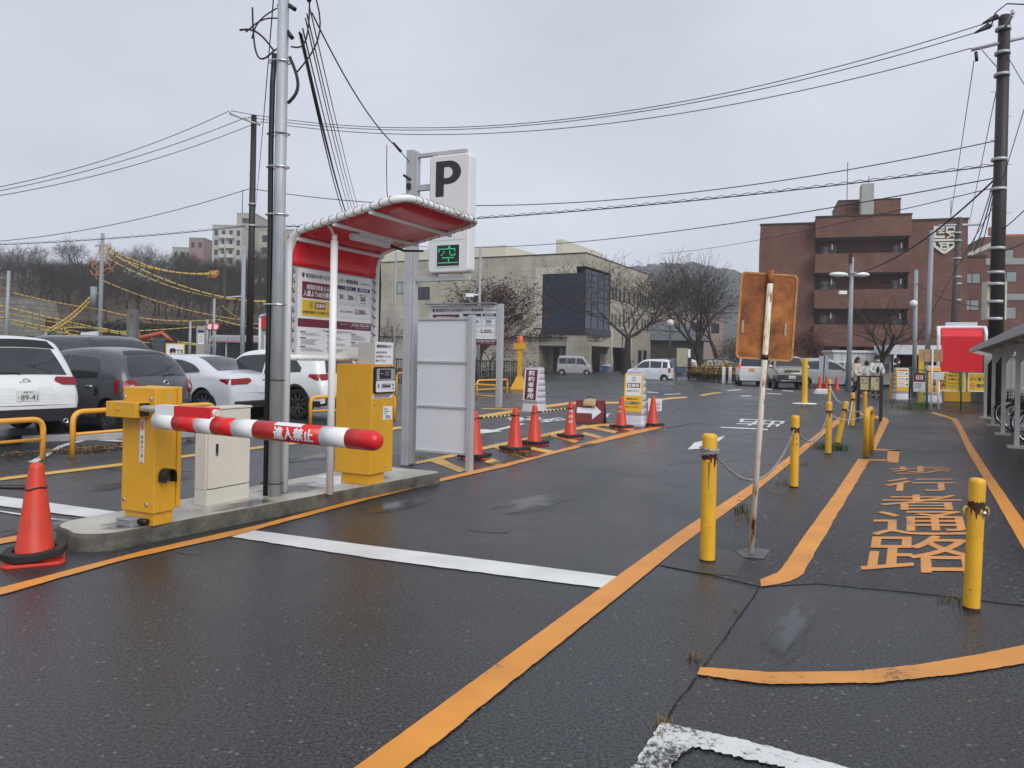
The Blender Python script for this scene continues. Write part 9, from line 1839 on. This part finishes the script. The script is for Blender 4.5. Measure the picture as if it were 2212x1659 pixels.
NV = mat('navy_cloth', (.012, .016, .035), .8); JN = mat('dark_denim', (.03, .04, .08), .8); KN = mat('cream_knit', (.62, .57, .47), .9, .08, 20); WJ = mat('white_jacket', (.76, .76, .74), .7, .05); DG = mat('charcoal_knit', (.035, .037, .042), .9); SB = mat('shoe_dark', (.02, .018, .017), .6); ST = mat('shoe_tan', (.34, .25, .18), .6)
person('woman with long hair in a loose cream jumper walking behind the notice board', pl_(1852, 31.2), 1.62, math.radians(48), KN, NV, ST, ((-.17, .02, .63), (.16, .03, .63)), ((-.16, -.09, .52), (.17, -.1, .60)), (((-.055, -.07, .28), (-.055, -.10, .055)), ((.055, .03, .29), (.055, .15, .075))), True, coat=1.36, hem=.37)
person('man in a white jacket, dark cap and face mask looking down at his hands', pl_(1891, 32.0), 1.70, math.radians(8), WJ, JN, SB, ((-.175, -.02, .64), (.175, -.02, .64)), ((-.07, -.15, .58), (.08, -.15, .58)), (((-.06, -.03, .28), (-.065, .02, .05)), ((.06, -.01, .28), (.07, -.03, .05))), hat=mat('dark_cap', (.02, .02, .022), .8), mask=True, coat=1.2, hem=.47, inner=DG, bend=.10)
person('person with short black hair in a pale top, half hidden behind the man', pl_(1871, 34.0), 1.50, math.radians(170), WJ, DG, SB, ((-.16, .02, .64), (.16, .02, .64)), ((-.15, -.05, .52), (.15, -.05, .52)), (((-.06, 0, .28), (-.06, .02, .05)), ((.06, 0, .28), (.06, .0, .05))), coat=1.05)
person('person in dark navy clothes with a white face mask behind the orange notice stand', pl_(1936, 31.0), 1.62, math.radians(70), NV, NV, SB, ((-.16, .02, .64), (.16, .02, .64)), ((-.14, -.06, .52), (.15, -.09, .56)), (((-.06, -.02, .28), (-.06, -.02, .05)), ((.06, .02, .28), (.06, .04, .05))), mask=True, coat=1.08)
person('person in a dark hood and white mask behind the saloon roof', pl_(371, 30.0) , 1.62, math.radians(50), NV, NV, SB, ((-.16, .02, .64), (.16, .02, .64)), ((-.12, -.1, .56), (.12, -.1, .56)), (((-.06, 0, .28), (-.06, 0, .05)), ((.06, 0, .28), (.06, 0, .05))), mask=True, hat=mat('wine_hat', (.05, .012, .015), .8), coat=1.15)
# ---------------- damp air
b = MB(); b.bb((-330, -65, -2.5), (620, 900, 112)); hz_ = b.build('haze', []); hm = D.materials.new('haze_air'); hm.use_nodes = True; nt = hm.node_tree; nt.nodes.clear(); o_ = N(nt, 'ShaderNodeOutputMaterial'); pv = N(nt, 'ShaderNodeVolumePrincipled'); pv.inputs['Color'].default_value = (.86, .89, .95, 1); pv.inputs['Density'].default_value = .00055; nt.links.new(pv.outputs[0], o_.inputs['Volume']); hz_.data.materials.append(hm); tag(hz_, 'thin rainy haze', 'haze'); hz_['kind'] = 'stuff'
scn.cycles.volume_bounces = 1
